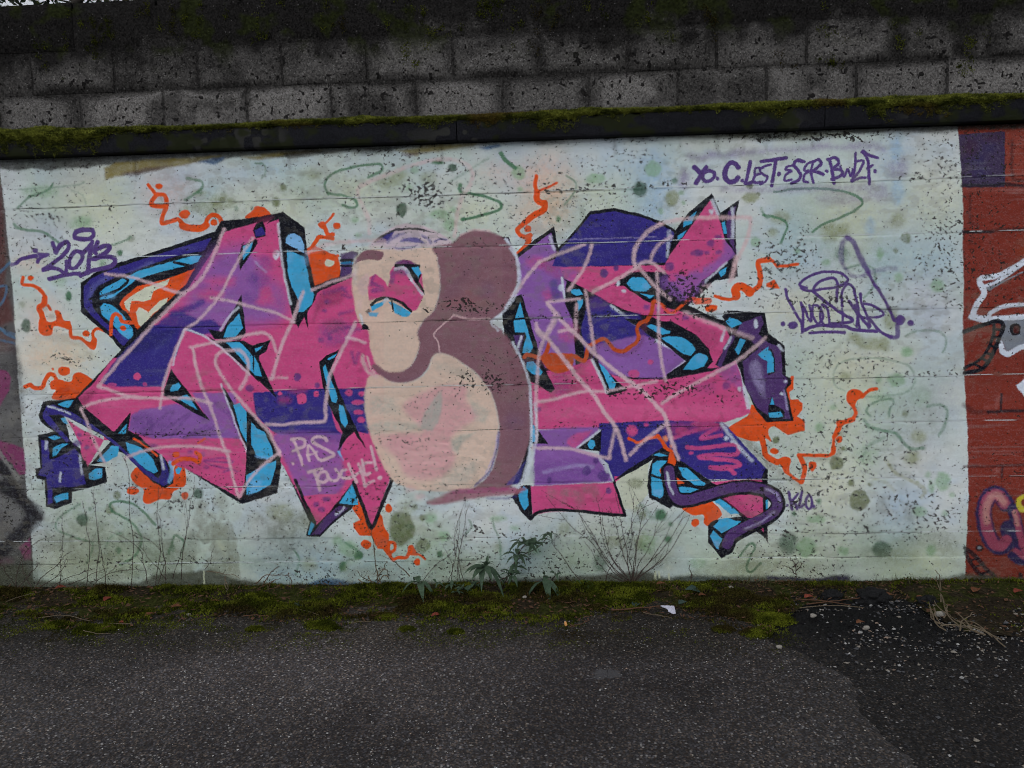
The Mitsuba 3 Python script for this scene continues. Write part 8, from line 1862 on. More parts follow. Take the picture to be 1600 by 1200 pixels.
# coping slabs
slabs = [WX0 - 0.3, -2.05, -0.42, 1.16, WX1 + 0.3]
for k in range(4):
    x0, x1 = slabs[k] + 0.002, slabs[k + 1] - 0.002
    xs = np.linspace(x0, x1, int((x1 - x0) / 0.012))
    prof = np.array([[0.24, 2.028], [0.1, 2.028], [-0.010, 2.028], [-0.046, 2.029], [-0.052, 2.034], [-0.054, 2.052], [-0.055, 2.074], [-0.055, 2.098], [-0.054, 2.118], [-0.049, 2.126], [-0.036, 2.129],
                     [0.0, 2.131], [0.05, 2.133], [0.10, 2.135], [0.24, 2.135]])
    Xg, Pk = np.meshgrid(xs, np.arange(len(prof)), indexing="ij")
    Yg, Zg = prof[Pk, 0], prof[Pk, 1]
    w = (vfbm(np.stack([Xg * 18, Yg * 18, Zg * 18], -1), 4, 81) - 0.5)
    chip = np.clip((vfbm(np.stack([Xg * 11, Zg * 0, Yg * 0], -1), 3, 83) - 0.62) * 4, 0, 1) * np.exp(-((Zg - 2.126) / 0.012) ** 2 - ((Yg + 0.052) / 0.02) ** 2)
    Yg = Yg + 0.006 * w + 0.02 * chip
    Zg = Zg + 0.004 * w * (Zg > 2.03) - 0.012 * chip + 0.002 * (k % 2)
    v = np.stack([Xg, Yg, Zg], -1).reshape(-1, 3)
    nn = len(prof)
    caps = []
    for e, flip in ((0, 1), (len(xs) - 1, -1)):
        q = e * nn + np.arange(nn)
        tri = np.stack([q[:1].repeat(nn - 2), q[1:-1], q[2:]], 1)
        caps.append(tri[:, ::flip])
    put(wall + "__coping_slab", mesh_of(v, np.vstack([grid_faces(len(xs), nn)] + caps)), "mat_coping", smooth=40)

# moss along the coping
r = np.random.default_rng(35)
def cushion(x):
    return np.clip((vfbm(np.stack([x * 2.1, x * 0, x * 0], -1), 4, 91) - 0.22) * 2.4, 0.12, 1) * np.interp(x, [-3, -1.2, 0.2, 1.7, 2.0, 2.6], [1.1, 0.9, 0.75, 0.9, 0.35, 0.25])


def drip(x):
    return np.clip((vfbm(np.stack([x * 3.6, x * 0 + 4, x * 0], -1), 4, 93) - 0.46) * 4.2, 0, 1) * np.interp(x, [-3, -2.2, -1.4, -0.6, 0.6, 1.0, 1.5, 1.7, 2.6], [1.25, 1.0, 0.75, 0.5, 0.8, 1.1, 1.25, 0.4, 0.3])


X, S = np.meshgrid(np.linspace(WX0 - 0.2, WX1 + 0.2, 900), np.linspace(0, 1, 20), indexing="ij")
lum = vfbm(np.stack([X * 13, S * 2.5, X * 0], -1), 3, 95)
h = 0.005 + 0.026 * cushion(X) * (0.25 + 1.2 * lum)
ang = S * np.pi * 0.62
Yc = np.where(S < 0.62, 0.085 - S / 0.62 * 0.135, -0.050 - 0.012 * np.sin((S - 0.62) / 0.38 * np.pi) - 0.004)
Zc = np.where(S < 0.62, 2.130 + h * np.sin(np.pi * np.clip(S / 0.62 * 0.85 + 0.12, 0, 1)) ** 0.7, 2.130 + h * 0.45 - (S - 0.62) / 0.38 * (0.010 + h * 0.45 + 0.030 * drip(X) * (0.3 + lum)))
Yc = Yc - np.where(S >= 0.62, 0.010 * drip(X) * (0.5 + lum), 0)
v0 = np.stack([X, Yc, Zc], -1)
f0 = grid_faces(*X.shape)
pts, nrm = v0.reshape(-1, 3), None
n = 70000
ii = r.integers(0, len(f0), n)
bc = r.dirichlet([1, 1, 1], n)
P = (pts[f0[ii]] * bc[..., None]).sum(1)
NN = np.cross(pts[f0[ii][:, 1]] - pts[f0[ii][:, 0]], pts[f0[ii][:, 2]] - pts[f0[ii][:, 0]])
NN /= np.linalg.norm(NN, axis=1, keepdims=True) + 1e-12
NN *= np.sign(NN[:, 2:] - NN[:, 1:2] + 1e-6)
v1 = sprigs(P[:, 0], P[:, 1], P[:, 2], r.uniform(0.005, 0.013, n), r.uniform(0.0012, 0.0024, n), 0.25, 2, 36, outward=NN * 0.9)
# small clumps stuck to the face of the coping
m = 2200
fx = r.uniform(WX0, WX1, m)
dp = drip(fx)
fz = 2.128 - 0.088 * r.beta(1.0, 2.2, m) * (0.25 + dp)
k = r.uniform(size=m) < 0.10 + dp * 0.9
fx, fz = fx[k], fz[k]
sx, sy, sz_ = [], [], []
for a, b in zip(fx, fz):
    k = r.integers(8, 30)
    sx.append(a + r.normal(0, 0.009, k)); sz_.append(b + r.normal(0, 0.008, k)); sy.append(np.full(k, -0.056) - 0.008 * r.uniform(0, 1, k))
sx, sy, sz_ = map(np.concatenate, (sx, sy, sz_))
v2 = sprigs(sx, sy, sz_, r.uniform(0.004, 0.011, len(sx)), r.uniform(0.001, 0.0022, len(sx)), 0.3, 3, 37, outward=np.tile([0, -1.0, 0], (len(sx), 1)))
put("coping_moss", join([(pts, f0), v1, v2]), "mat_moss")
labels["coping_moss"] = {"kind": "stuff", "label": "bright olive moss cushions growing along the top of the wall's coping", "category": "moss"}

# ---------------------------------------------------------------- the block wall above and behind
bw = thing("block_wall", "sooty grey concrete block wall rising behind the mossy coping", "wall")
core = trimesh.creation.box(extents=(WX1 - WX0 + 1.6, 0.16, 0.57))
core.apply_translation([(WX0 + WX1) / 2, 0.110 + 0.08, 2.135 + 0.285])
put(bw + "__mortar", core, "mat_block")


def rough_block(x0, x1, z0, z1, seed):
    nx, nz = 16, 8
    rr = np.random.default_rng(seed)
    a, b = np.linspace(0, 1, nx), np.linspace(0, 1, nz)
    A, B = np.meshgrid(a, b, indexing="ij")
    w, h = x1 - x0, z1 - z0
    e = np.minimum(np.minimum(A, 1 - A) * w, np.minimum(B, 1 - B) * h)
    Yb = 0.099 + 0.011 * np.clip(1 - e / 0.026, 0, 1) ** 2 + rr.uniform(-0.003, 0.003)
    Xb, Zb = x0 + A * w, z0 + B * h
    Yb = Yb - 0.006 * (vfbm(np.stack([Xb * 20, Zb * 20, Xb * 0 + seed], -1), 3, seed) - 0.5)
    ex = 0.004 * (vnoise(np.stack([Xb * 9, Zb * 12, Xb * 0], -1), seed + 5) - 0.5)
    v = np.stack([Xb + ex * (np.abs(A - 0.5) > 0.45), Yb, Zb + ex * (np.abs(B - 0.5) > 0.42)], -1).reshape(-1, 3)
    f = grid_faces(nx, nz)
    idx = np.arange(nx * nz).reshape(nx, nz)
    loop = np.concatenate([idx[:, 0], idx[-1, 1:], idx[-2::-1, -1], idx[0, -2:0:-1]])
    bv = v[loop].copy()
    bv[:, 1] = 0.27
    k = np.arange(len(loop))
    k2 = (k + 1) % len(loop)
    sk = np.vstack([np.stack([loop[k], len(v) + k, loop[k2]], 1), np.stack([loop[k2], len(v) + k, len(v) + k2], 1)])
    return mesh_of(np.vstack([v, bv]), np.vstack([f, sk[:, ::-1]]))


for row, (z0, z1) in enumerate(BLOCK_ROWS):
    kk = int(math.floor((WX0 - 0.5 - BLOCK_OFF[row]) / BLOCK_PITCH))
    while BLOCK_OFF[row] + kk * BLOCK_PITCH < WX1 + 0.5:
        x0 = BLOCK_OFF[row] + kk * BLOCK_PITCH
        put(bw + "__block", rough_block(x0 + 0.005, x0 + BLOCK_PITCH - 0.005, z0 + 0.004, z1 - 0.004, 100 + row * 50 + kk + 20), "mat_block", smooth=50)
        kk += 1

# moss on the block wall: a cushion along its top and clumps hanging in its joints
r = np.random.default_rng(45)
n = 14000
x = r.uniform(WX0 - 0.6, WX1 + 0.4, n)
t = vfbm(np.stack([x * 3.0, x * 0, x * 0], -1), 4, 97)
k = t + r.normal(0, 0.05, n) > 0.44
x, t = x[k], t[k]
hh = np.clip((t - 0.40) * 3, 0.1, 1)
y = 0.095 + r.uniform(0, 0.10, len(x)) - 0.01 * hh
z = 2.733 + 0.030 * hh * r.uniform(0, 1, len(x)) - 0.03 * hh * (r.uniform(size=len(x)) < 0.3)
v1 = sprigs(x, y, z, r.uniform(0.005, 0.012, len(x)), r.uniform(0.001, 0.002, len(x)), 0.5, 3, 46, outward=np.tile([0, -0.5, 0], (len(x), 1)))
sx, sy, sz_ = [], [], []
for a, b, s, cnt in [(-2.321, 2.578, 0.05, 8), (-2.105, 2.626, 0.05, 10), (-2.004, 2.579, 0.03, 8), (-1.803, 2.655, 0.05, 8), (-1.627, 2.620, 0.04, 8), (-1.714, 2.643, 0.03, 6), (-2.099, 2.527, 0.02, 6), (-0.630, 2.620, 0.06, 10), (-0.979, 2.607, 0.04, 8), (-0.257, 2.604, 0.03, 10), (-0.284, 2.632, 0.03, 8), (-0.518, 2.533, 0.04, 8), (-0.638, 2.441, 0.02, 6), (-0.057, 2.596, 0.06, 10), (0.479, 2.546, 0.05, 6), (0.703, 2.537, 0.03, 8), (1.230, 2.488, 0.05, 6), (1.532, 2.475, 0.03, 5), (1.835, 2.369, 0.03, 6), (-0.117, 2.489, 0.04, 5), (0.184, 2.599, 0.04, 6), (1.039, 2.347, 0.02, 4), (1.233, 2.326, 0.02, 6), (1.810, 2.308, 0.03, 6), (-1.268, 2.674, 0.05, 8), (-1.307, 2.537, 0.02, 4)]:
    for q in range(cnt):
        ca, cb = a + r.normal(0, s), b + r.normal(0, s * 1.1)
        m = r.integers(10, 34)
        sx.append(ca + r.normal(0, 0.008, m)); sz_.append(cb + r.normal(0, 0.011, m)); sy.append(np.full(m, 0.097))
sx, sy, sz_ = map(np.concatenate, (sx, sy, sz_))
v2 = sprigs(sx, sy, sz_, r.uniform(0.004, 0.010, len(sx)), r.uniform(0.001, 0.002, len(sx)), 0.2, 3, 47, outward=np.tile([0, -1.0, 0.2], (len(sx), 1)))
put("block_wall_moss", join([v1, v2]), "mat_verge_moss")
labels["block_wall_moss"] = {"kind": "stuff", "label": "dark green moss clumps on the upper courses and top of the block wall", "category": "moss"}

# ---------------------------------------------------------------- plants
def leaf(base, direction, length, width, droop=0.3, fold=0.25, side=None, seed=0, n=7):
    """A lance-shaped leaf, folded along its midrib and bending down."""
    d = np.asarray(direction, float)
    d /= np.linalg.norm(d)
    s = np.cross(d, [0, 0, 1]) if side is None else np.asarray(side, float)
    if np.linalg.norm(s) < 1e-3:
        s = np.array([1.0, 0, 0])
    s = s - d * (s @ d)
    s /= np.linalg.norm(s)
    u = np.cross(s, d)
    t = np.linspace(0, 1, n)
    mid = np.asarray(base)[None] + length * (t[:, None] * d) - np.array([0, 0, 1.0]) * (droop * length * t[:, None] ** 2)
    w = width * np.sin(np.pi * np.clip(t, 0.03, 0.985) ** 0.75)
    wav = 0.06 * width * np.sin(t * 15 + seed)
    L = mid + s * w[:, None] + u * (w * fold + wav)[:, None]
    R = mid - s * w[:, None] + u * (w * fold - wav)[:, None]
    v = np.vstack([mid, L, R])
    f = []
    for i in range(n - 1):
        f += [[i, i + 1, n + i + 1], [i, n + i + 1, n + i], [i, 2 * n + i, 2 * n + i + 1], [i, 2 * n + i + 1, i + 1]]
    return mesh_of(v, f)


def fan_leaves(key, at, count, length, width, spread, seed, mat="mat_leaf", up=0.1, droop=0.55):
    rr = np.random.default_rng(seed)
    for k in range(count):
        a = 2 * np.pi * (k + rr.uniform(-0.25, 0.25)) / count
        d = np.array([np.cos(a) * spread, np.sin(a) * spread * 0.75 - 0.35, up + rr.uniform(-0.35, 0.35)])
        side = np.cross(d, [0, 0, 1.0]) / max(np.linalg.norm(np.cross(d, [0, 0, 1.0])), 1e-6) + [0, 0, rr.uniform(-0.5, 0.5)]
        put(key + "__leaf", leaf(at + rr.normal(0, 0.004, 3), d + [0, 0, 0.35], length * rr.uniform(0.65, 1.15), width * rr.uniform(0.75, 1.2), (droop + 0.30) * rr.uniform(0.5, 1.3), 0.35, side, seed + k), mat, smooth=True)


def W(x, z, y):
    return np.array([x, y, z])


SHRUBS = [("leafy grey-green plant with drooping lance leaves below the ape's foot, lowest of the middle group", [([[-0.324, -0.100, 0.037], [-0.333, -0.120, 0.081], [-0.351, -0.140, 0.124]], 0.004), ([[-0.324, -0.100, 0.037], [-0.273, -0.110, 0.061], [-0.227, -0.120, 0.095]], 0.004)], [([-0.350, -0.150, 0.128], 12, 0.125, 0.016, 1.0, 0.25, 0.75), ([-0.226, -0.140, 0.096], 6, 0.07, 0.011, 1.0, 0.3, 0.5), ([-0.343, -0.130, 0.133], 5, 0.07, 0.01, 0.8, 0.9, 0.3)], "mat_leaf"),
    ("tall leafy plant with several leaf tufts along its slanting stem, right of the ape's foot", [([[-0.268, -0.060, 0.022], [-0.230, -0.067, 0.092], [-0.211, -0.075, 0.149], [-0.173, -0.083, 0.212], [-0.120, -0.090, 0.235]], 0.004), ([[-0.231, -0.060, 0.089], [-0.184, -0.070, 0.153], [-0.124, -0.080, 0.192], [-0.055, -0.090, 0.255]], 0.003)], [([-0.203, -0.090, 0.166], 8, 0.095, 0.013, 1.0, 0.35, 0.45), ([-0.172, -0.100, 0.223], 9, 0.11, 0.014, 1.0, 0.4, 0.5), ([-0.114, -0.100, 0.223], 8, 0.09, 0.013, 1.0, 0.3, 0.5), ([-0.052, -0.100, 0.264], 6, 0.07, 0.01, 0.8, 0.5, 0.6), ([-0.211, -0.080, 0.111], 5, 0.07, 0.011, 1.0, 0.2, 0.5), ([-0.236, -0.080, 0.072], 5, 0.06, 0.01, 1.0, 0.3, 0.5)], "mat_leaf"),
    ("small plant with three long hanging leaves left of the middle plant group", [([[-0.639, -0.100, 0.030], [-0.646, -0.120, 0.056], [-0.652, -0.140, 0.066]], 0.003)], [([-0.650, -0.150, 0.064], 4, 0.11, 0.014, 1.0, 0.1, 0.8), ([-0.573, -0.120, 0.046], 3, 0.06, 0.009, 0.9, 0.5, 0.4)], "mat_leaf"),
    ("row of small grey-green seedlings between the hanging leaves and the middle plant", [([[-0.506, -0.140, 0.023], [-0.501, -0.150, 0.051]], 0.002), ([[-0.452, -0.180, 0.019], [-0.444, -0.190, 0.059]], 0.002), ([[-0.398, -0.140, 0.028], [-0.402, -0.150, 0.056]], 0.002)], [([-0.501, -0.150, 0.045], 8, 0.06, 0.009, 0.9, 0.5, 0.3), ([-0.451, -0.180, 0.043], 9, 0.06, 0.009, 1.0, 0.4, 0.3), ([-0.402, -0.150, 0.050], 8, 0.06, 0.009, 0.9, 0.5, 0.3), ([-0.473, -0.200, 0.033], 5, 0.04, 0.007, 1.0, 0.4, 0.3)], "mat_leaf"),
    ("plant with two big hanging leaves right of the tall leafy plant", [([[-0.069, -0.100, 0.029], [-0.076, -0.115, 0.061], [-0.082, -0.130, 0.088]], 0.003), ([[-0.048, -0.080, 0.033], [-0.030, -0.090, 0.073], [-0.049, -0.100, 0.107]], 0.0025)], [([-0.079, -0.160, 0.069], 4, 0.125, 0.016, 0.8, 0.0, 0.8), ([-0.029, -0.110, 0.080], 5, 0.06, 0.009, 1.0, 0.5, 0.4), ([-0.082, -0.130, 0.088], 3, 0.05, 0.008, 0.5, 1.0, 0.1)], "mat_leaf"),
    ("low fresh green weed on the moss left of the bare fan shrub", [([[0.099, -0.060, 0.009], [0.093, -0.070, 0.031]], 0.002)], [([0.072, -0.080, 0.029], 6, 0.035, 0.01, 1.0, 0.3, 0.3), ([0.111, -0.080, 0.032], 6, 0.035, 0.01, 1.0, 0.4, 0.3), ([0.127, -0.100, 0.024], 5, 0.03, 0.009, 1.0, 0.3, 0.3)], "mat_leaf_fresh")]
for label, stems, fans, mat in SHRUBS:
    key = thing("leafy_plant", label, "plant")
    for i, (path, r0) in enumerate(stems):
        p = bend(path, 12, 0.012, i + 3)
        put(key + "__stem", mesh_of(*tube(p, np.linspace(r0, r0 * 0.5, len(p)), 6)), "mat_twig", smooth=True)
    for i, (at, cnt, ln, wd, spread, up, droop) in enumerate(fans):
        fan_leaves(key, np.array(at), cnt, ln, wd, spread, 200 + 17 * i + len(label), mat, up, droop)

BARE = [("bare grey fan shaped shrub of many thin leafless stems in front of the right letters", "mat_twig", [([[0.323, -0.050, 0.013], [0.242, -0.045, 0.064], [0.141, -0.040, 0.201], [0.040, -0.035, 0.292], [-0.066, -0.030, 0.428]], 0.0021), ([[0.323, -0.054, 0.015], [0.213, -0.050, 0.112], [0.156, -0.045, 0.233], [0.085, -0.041, 0.353], [0.012, -0.036, 0.398]], 0.0021), ([[0.314, -0.058, 0.022], [0.228, -0.053, 0.143], [0.200, -0.047, 0.263], [0.173, -0.042, 0.353]], 0.0021), ([[0.322, -0.062, 0.017], [0.256, -0.058, 0.099], [0.199, -0.055, 0.205], [0.172, -0.051, 0.355], [0.165, -0.048, 0.430]], 0.0021), ([[0.322, -0.066, 0.019], [0.286, -0.054, 0.143], [0.251, -0.042, 0.291], [0.218, -0.030, 0.379]], 0.0021), ([[0.197, -0.050, 0.014], [0.228, -0.046, 0.095], [0.288, -0.043, 0.200], [0.348, -0.039, 0.350], [0.436, -0.036, 0.393]], 0.0021), ([[0.323, -0.054, 0.015], [0.316, -0.050, 0.141], [0.326, -0.046, 0.292], [0.334, -0.042, 0.441]], 0.0021), ([[0.323, -0.058, 0.016], [0.345, -0.055, 0.173], [0.370, -0.051, 0.323], [0.397, -0.048, 0.411]], 0.0021), ([[0.322, -0.062, 0.017], [0.296, -0.051, 0.172], [0.275, -0.041, 0.321], [0.248, -0.030, 0.439]], 0.0021), ([[0.322, -0.066, 0.019], [0.373, -0.058, 0.083], [0.462, -0.051, 0.201], [0.522, -0.043, 0.319], [0.581, -0.036, 0.376]], 0.0021), ([[0.323, -0.050, 0.013], [0.389, -0.048, 0.094], [0.477, -0.046, 0.184], [0.542, -0.044, 0.303], [0.594, -0.042, 0.332]], 0.0021), ([[0.323, -0.054, 0.015], [0.359, -0.052, 0.111], [0.419, -0.050, 0.231], [0.492, -0.048, 0.350]], 0.0021), ([[0.323, -0.058, 0.016], [0.394, -0.051, 0.071], [0.477, -0.044, 0.138], [0.551, -0.037, 0.256], [0.590, -0.030, 0.320]], 0.0021), ([[0.093, -0.062, 0.025], [0.021, -0.053, 0.115], [-0.036, -0.045, 0.204], [-0.050, -0.036, 0.226]], 0.0021), ([[0.322, -0.066, 0.019], [0.270, -0.060, 0.054], [0.207, -0.054, 0.138], [0.127, -0.048, 0.264], [0.071, -0.042, 0.384]], 0.0021), ([[0.323, -0.050, 0.013], [0.339, -0.049, 0.141], [0.361, -0.049, 0.262], [0.449, -0.048, 0.381]], 0.0021), ([[0.323, -0.054, 0.015], [0.242, -0.046, 0.034], [0.169, -0.038, 0.108], [0.112, -0.030, 0.213]], 0.0021), ([[0.323, -0.058, 0.016], [0.359, -0.051, 0.050], [0.448, -0.043, 0.107], [0.502, -0.036, 0.196]], 0.0021)]),
    ("few thin leafless stalks left of the middle plant group, below the ape's belly", "mat_twig", [([[-0.457, -0.050, 0.019], [-0.475, -0.043, 0.147], [-0.449, -0.037, 0.298], [-0.417, -0.030, 0.402]], 0.0017), ([[-0.517, -0.054, 0.021], [-0.498, -0.048, 0.149], [-0.471, -0.042, 0.269], [-0.456, -0.036, 0.359]], 0.0017), ([[-0.486, -0.058, 0.023], [-0.478, -0.053, 0.181], [-0.488, -0.047, 0.271], [-0.436, -0.042, 0.421]], 0.0017), ([[-0.666, -0.062, 0.016], [-0.588, -0.057, 0.107], [-0.527, -0.053, 0.151], [-0.490, -0.048, 0.195]], 0.0017), ([[-0.530, -0.066, 0.026], [-0.514, -0.048, 0.118], [-0.558, -0.030, 0.205]], 0.0017), ([[-0.472, -0.050, 0.020], [-0.492, -0.043, 0.178], [-0.481, -0.036, 0.329]], 0.0017)]),
    ("tangled pale dry creeper hanging down from the pink letter point onto the moss", "mat_straw", [([[-0.862, -0.060, 0.026], [-0.854, -0.085, 0.088], [-0.863, -0.110, 0.173], [-0.856, -0.135, 0.272], [-0.854, -0.160, 0.321]], 0.0028), ([[-0.859, -0.064, 0.081], [-0.821, -0.098, -0.031], [-0.799, -0.132, -0.095], [-0.773, -0.166, -0.130]], 0.0028), ([[-0.853, -0.068, 0.066], [-0.815, -0.120, 0.130], [-0.782, -0.172, 0.178]], 0.0028), ([[-0.860, -0.072, 0.031], [-0.823, -0.093, 0.075], [-0.795, -0.114, 0.067], [-0.795, -0.136, 0.111], [-0.823, -0.157, 0.128], [-0.848, -0.178, 0.112]], 0.0028), ([[-0.902, -0.076, 0.070], [-0.855, -0.104, -0.013], [-0.880, -0.132, -0.048], [-0.858, -0.160, -0.067]], 0.0028), ([[-0.954, -0.060, 0.018], [-0.898, -0.113, -0.024], [-0.909, -0.166, -0.050]], 0.0028), ([[-0.862, -0.064, 0.019], [-0.874, -0.118, -0.038], [-0.849, -0.172, -0.063]], 0.0028), ([[-0.708, -0.068, 0.065], [-0.755, -0.123, 0.146], [-0.772, -0.178, 0.189]], 0.0028), ([[-0.949, -0.072, 0.053], [-0.922, -0.116, 0.023], [-0.992, -0.160, -0.036]], 0.0028), ([[-0.784, -0.076, 0.022], [-0.822, -0.121, -0.022], [-0.859, -0.166, -0.065]], 0.0028), ([[-0.862, -0.060, 0.026], [-0.908, -0.116, 0.069], [-0.936, -0.172, 0.135]], 0.0028)]),
    ("loose row of tall thin dark leafless stalks before the white wall at lower left", "mat_twig", [([[-2.224, -0.050, 0.024], [-2.203, -0.043, 0.196], [-2.199, -0.037, 0.381], [-2.193, -0.030, 0.528]], 0.0019), ([[-2.268, -0.054, 0.026], [-2.243, -0.048, 0.166], [-2.245, -0.042, 0.321], [-2.256, -0.036, 0.444]], 0.0019), ([[-2.048, -0.058, 0.010], [-2.025, -0.054, 0.197], [-2.024, -0.050, 0.383], [-2.023, -0.046, 0.567], [-2.042, -0.042, 0.658]], 0.0019), ([[-1.926, -0.062, 0.026], [-1.899, -0.057, 0.197], [-1.893, -0.053, 0.382], [-1.869, -0.048, 0.565]], 0.0019), ([[-1.911, -0.066, 0.037], [-1.881, -0.054, 0.133], [-1.884, -0.042, 0.286], [-1.901, -0.030, 0.376]], 0.0019), ([[-1.805, -0.050, 0.052], [-1.771, -0.045, 0.254], [-1.740, -0.041, 0.407], [-1.707, -0.036, 0.544]], 0.0019), ([[-2.174, -0.054, 0.025], [-2.177, -0.048, 0.134], [-2.189, -0.042, 0.258]], 0.0019), ([[-1.684, -0.058, 0.101], [-1.651, -0.053, 0.162], [-1.633, -0.048, 0.222]], 0.0019), ([[-2.396, -0.062, 0.030], [-2.377, -0.046, 0.198], [-2.376, -0.030, 0.335]], 0.0019), ([[-1.876, -0.066, 0.049], [-1.878, -0.056, 0.165], [-1.942, -0.046, 0.241], [-2.036, -0.036, 0.285]], 0.0019), ([[-1.846, -0.050, 0.053], [-1.808, -0.047, 0.161], [-1.760, -0.045, 0.316], [-1.762, -0.042, 0.470]], 0.0019), ([[-1.970, -0.054, 0.033], [-1.979, -0.052, 0.133], [-2.019, -0.050, 0.227], [-2.139, -0.048, 0.290]], 0.0019), ([[-2.249, -0.058, 0.043], [-2.157, -0.049, 0.077], [-2.066, -0.039, 0.098], [-1.977, -0.030, 0.094]], 0.0019), ([[-1.871, -0.062, 0.057], [-1.933, -0.049, 0.132], [-2.010, -0.036, 0.223]], 0.0019)]),
    ("low arching leafless brambles at the far left foot of the wall", "mat_twig", [([[-2.601, -0.080, 0.007], [-2.581, -0.070, 0.114], [-2.530, -0.060, 0.220], [-2.404, -0.050, 0.278]], 0.0021), ([[-2.537, -0.084, -0.008], [-2.455, -0.075, 0.083], [-2.358, -0.065, 0.173], [-2.314, -0.056, 0.201]], 0.0021), ([[-2.660, -0.088, 0.152], [-2.642, -0.075, 0.100], [-2.612, -0.062, 0.016]], 0.0021), ([[-2.482, -0.092, 0.026], [-2.372, -0.080, 0.100], [-2.341, -0.068, 0.174]], 0.0021), ([[-2.433, -0.096, 0.021], [-2.331, -0.073, 0.081], [-2.217, -0.050, 0.103]], 0.0021), ([[-2.521, -0.080, 0.022], [-2.554, -0.068, 0.081], [-2.584, -0.056, 0.172]], 0.0021), ([[-2.597, -0.084, 0.024], [-2.518, -0.073, 0.098], [-2.489, -0.062, 0.142]], 0.0021), ([[-2.357, -0.088, 0.039], [-2.267, -0.078, 0.066], [-2.142, -0.068, 0.125]], 0.0021)]),
    ("small dry reddish tangle of stalks by the wall left of the blue paint patch", "mat_rust_twig", [([[-1.411, -0.060, 0.021], [-1.360, -0.063, 0.085], [-1.327, -0.067, 0.117], [-1.346, -0.070, 0.134]], 0.0026), ([[-1.440, -0.064, 0.033], [-1.390, -0.068, 0.071], [-1.312, -0.072, 0.078], [-1.264, -0.076, 0.088]], 0.0026), ([[-1.272, -0.068, 0.008], [-1.276, -0.075, 0.057], [-1.277, -0.082, 0.091]], 0.0026), ([[-1.446, -0.072, -0.005], [-1.398, -0.080, 0.029], [-1.332, -0.088, 0.062]], 0.0026), ([[-1.375, -0.076, 0.018], [-1.349, -0.073, 0.057], [-1.314, -0.070, 0.056]], 0.0026)]),
    ("tiny bare branched seedling in front of the white wall at the right", "mat_twig", [([[1.063, -0.050, -0.029], [1.070, -0.040, 0.040], [1.072, -0.030, 0.091]], 0.0026), ([[1.066, -0.054, 0.051], [1.040, -0.045, 0.078], [1.007, -0.036, 0.088]], 0.0026), ([[1.065, -0.058, 0.070], [1.090, -0.050, 0.092], [1.100, -0.042, 0.107]], 0.0026), ([[1.064, -0.062, 0.090], [1.048, -0.055, 0.118], [1.038, -0.048, 0.128]], 0.0026), ([[1.062, -0.066, 0.097], [1.081, -0.030, 0.112]], 0.0026)]),
    ("single short dark stalk at the wall foot, left of the purple hook of the letter", "mat_twig", [([[0.593, -0.050, 0.032], [0.594, -0.040, 0.059], [0.593, -0.030, 0.089]], 0.003)]),
    ("pale dry stalks bending from the bare concrete patch onto the moss", "mat_straw", [([[-1.588, -0.060, 0.054], [-1.561, -0.090, 0.003], [-1.516, -0.120, -0.048], [-1.484, -0.150, -0.089]], 0.0026), ([[-1.675, -0.064, 0.097], [-1.586, -0.110, 0.100], [-1.478, -0.156, 0.094]], 0.0026), ([[-1.583, -0.068, 0.073], [-1.567, -0.115, 0.043], [-1.540, -0.162, 0.030]], 0.0026), ([[-1.518, -0.072, -0.036], [-1.446, -0.120, 0.004], [-1.403, -0.168, 0.031]], 0.0026), ([[-1.502, -0.076, -0.050], [-1.440, -0.113, -0.011], [-1.405, -0.150, 0.009]], 0.0026), ([[-1.534, -0.060, -0.072], [-1.459, -0.108, -0.038], [-1.416, -0.156, -0.013]], 0.0026)])]
for label, group_mat, stems in BARE:
    key = thing("bare_shrub", label, "shrub")
    for i, (path, r0) in enumerate(stems):
        p = bend(path, 16, 0.022, i + len(label))
        put(key + "__stem", mesh_of(*tube(p, np.linspace(r0, r0 * 0.45, len(p)), 5)), group_mat, smooth=True)
        rr = np.random.default_rng(i * 7 + len(label))
        length = np.linalg.norm(p[-1] - p[0])
        for _ in range(rr.integers(1, 4) if length > 0.16 else 0):
            j = int(len(p) * rr.uniform(0.35, 0.85))
            t = p[min(j + 1, len(p) - 1)] - p[j]
            t /= np.linalg.norm(t) + 1e-9
            d = t * 0.8 + rr.normal(0, 0.45, 3) * np.array([1, 0.5, 0.8])
            q = bend([p[j], p[j] + d * length * 0.09, p[j] + d * length * rr.uniform(0.14, 0.26) + [0, 0, 0.01]], 6, 0.006, i)
            if q[:, 1].max() > -0.012:
                q[:, 1] -= q[:, 1].max() + 0.012
            put(key + "__twig", mesh_of(*tube(q, np.linspace(r0 * 0.5, r0 * 0.25, len(q)), 4)), group_mat)

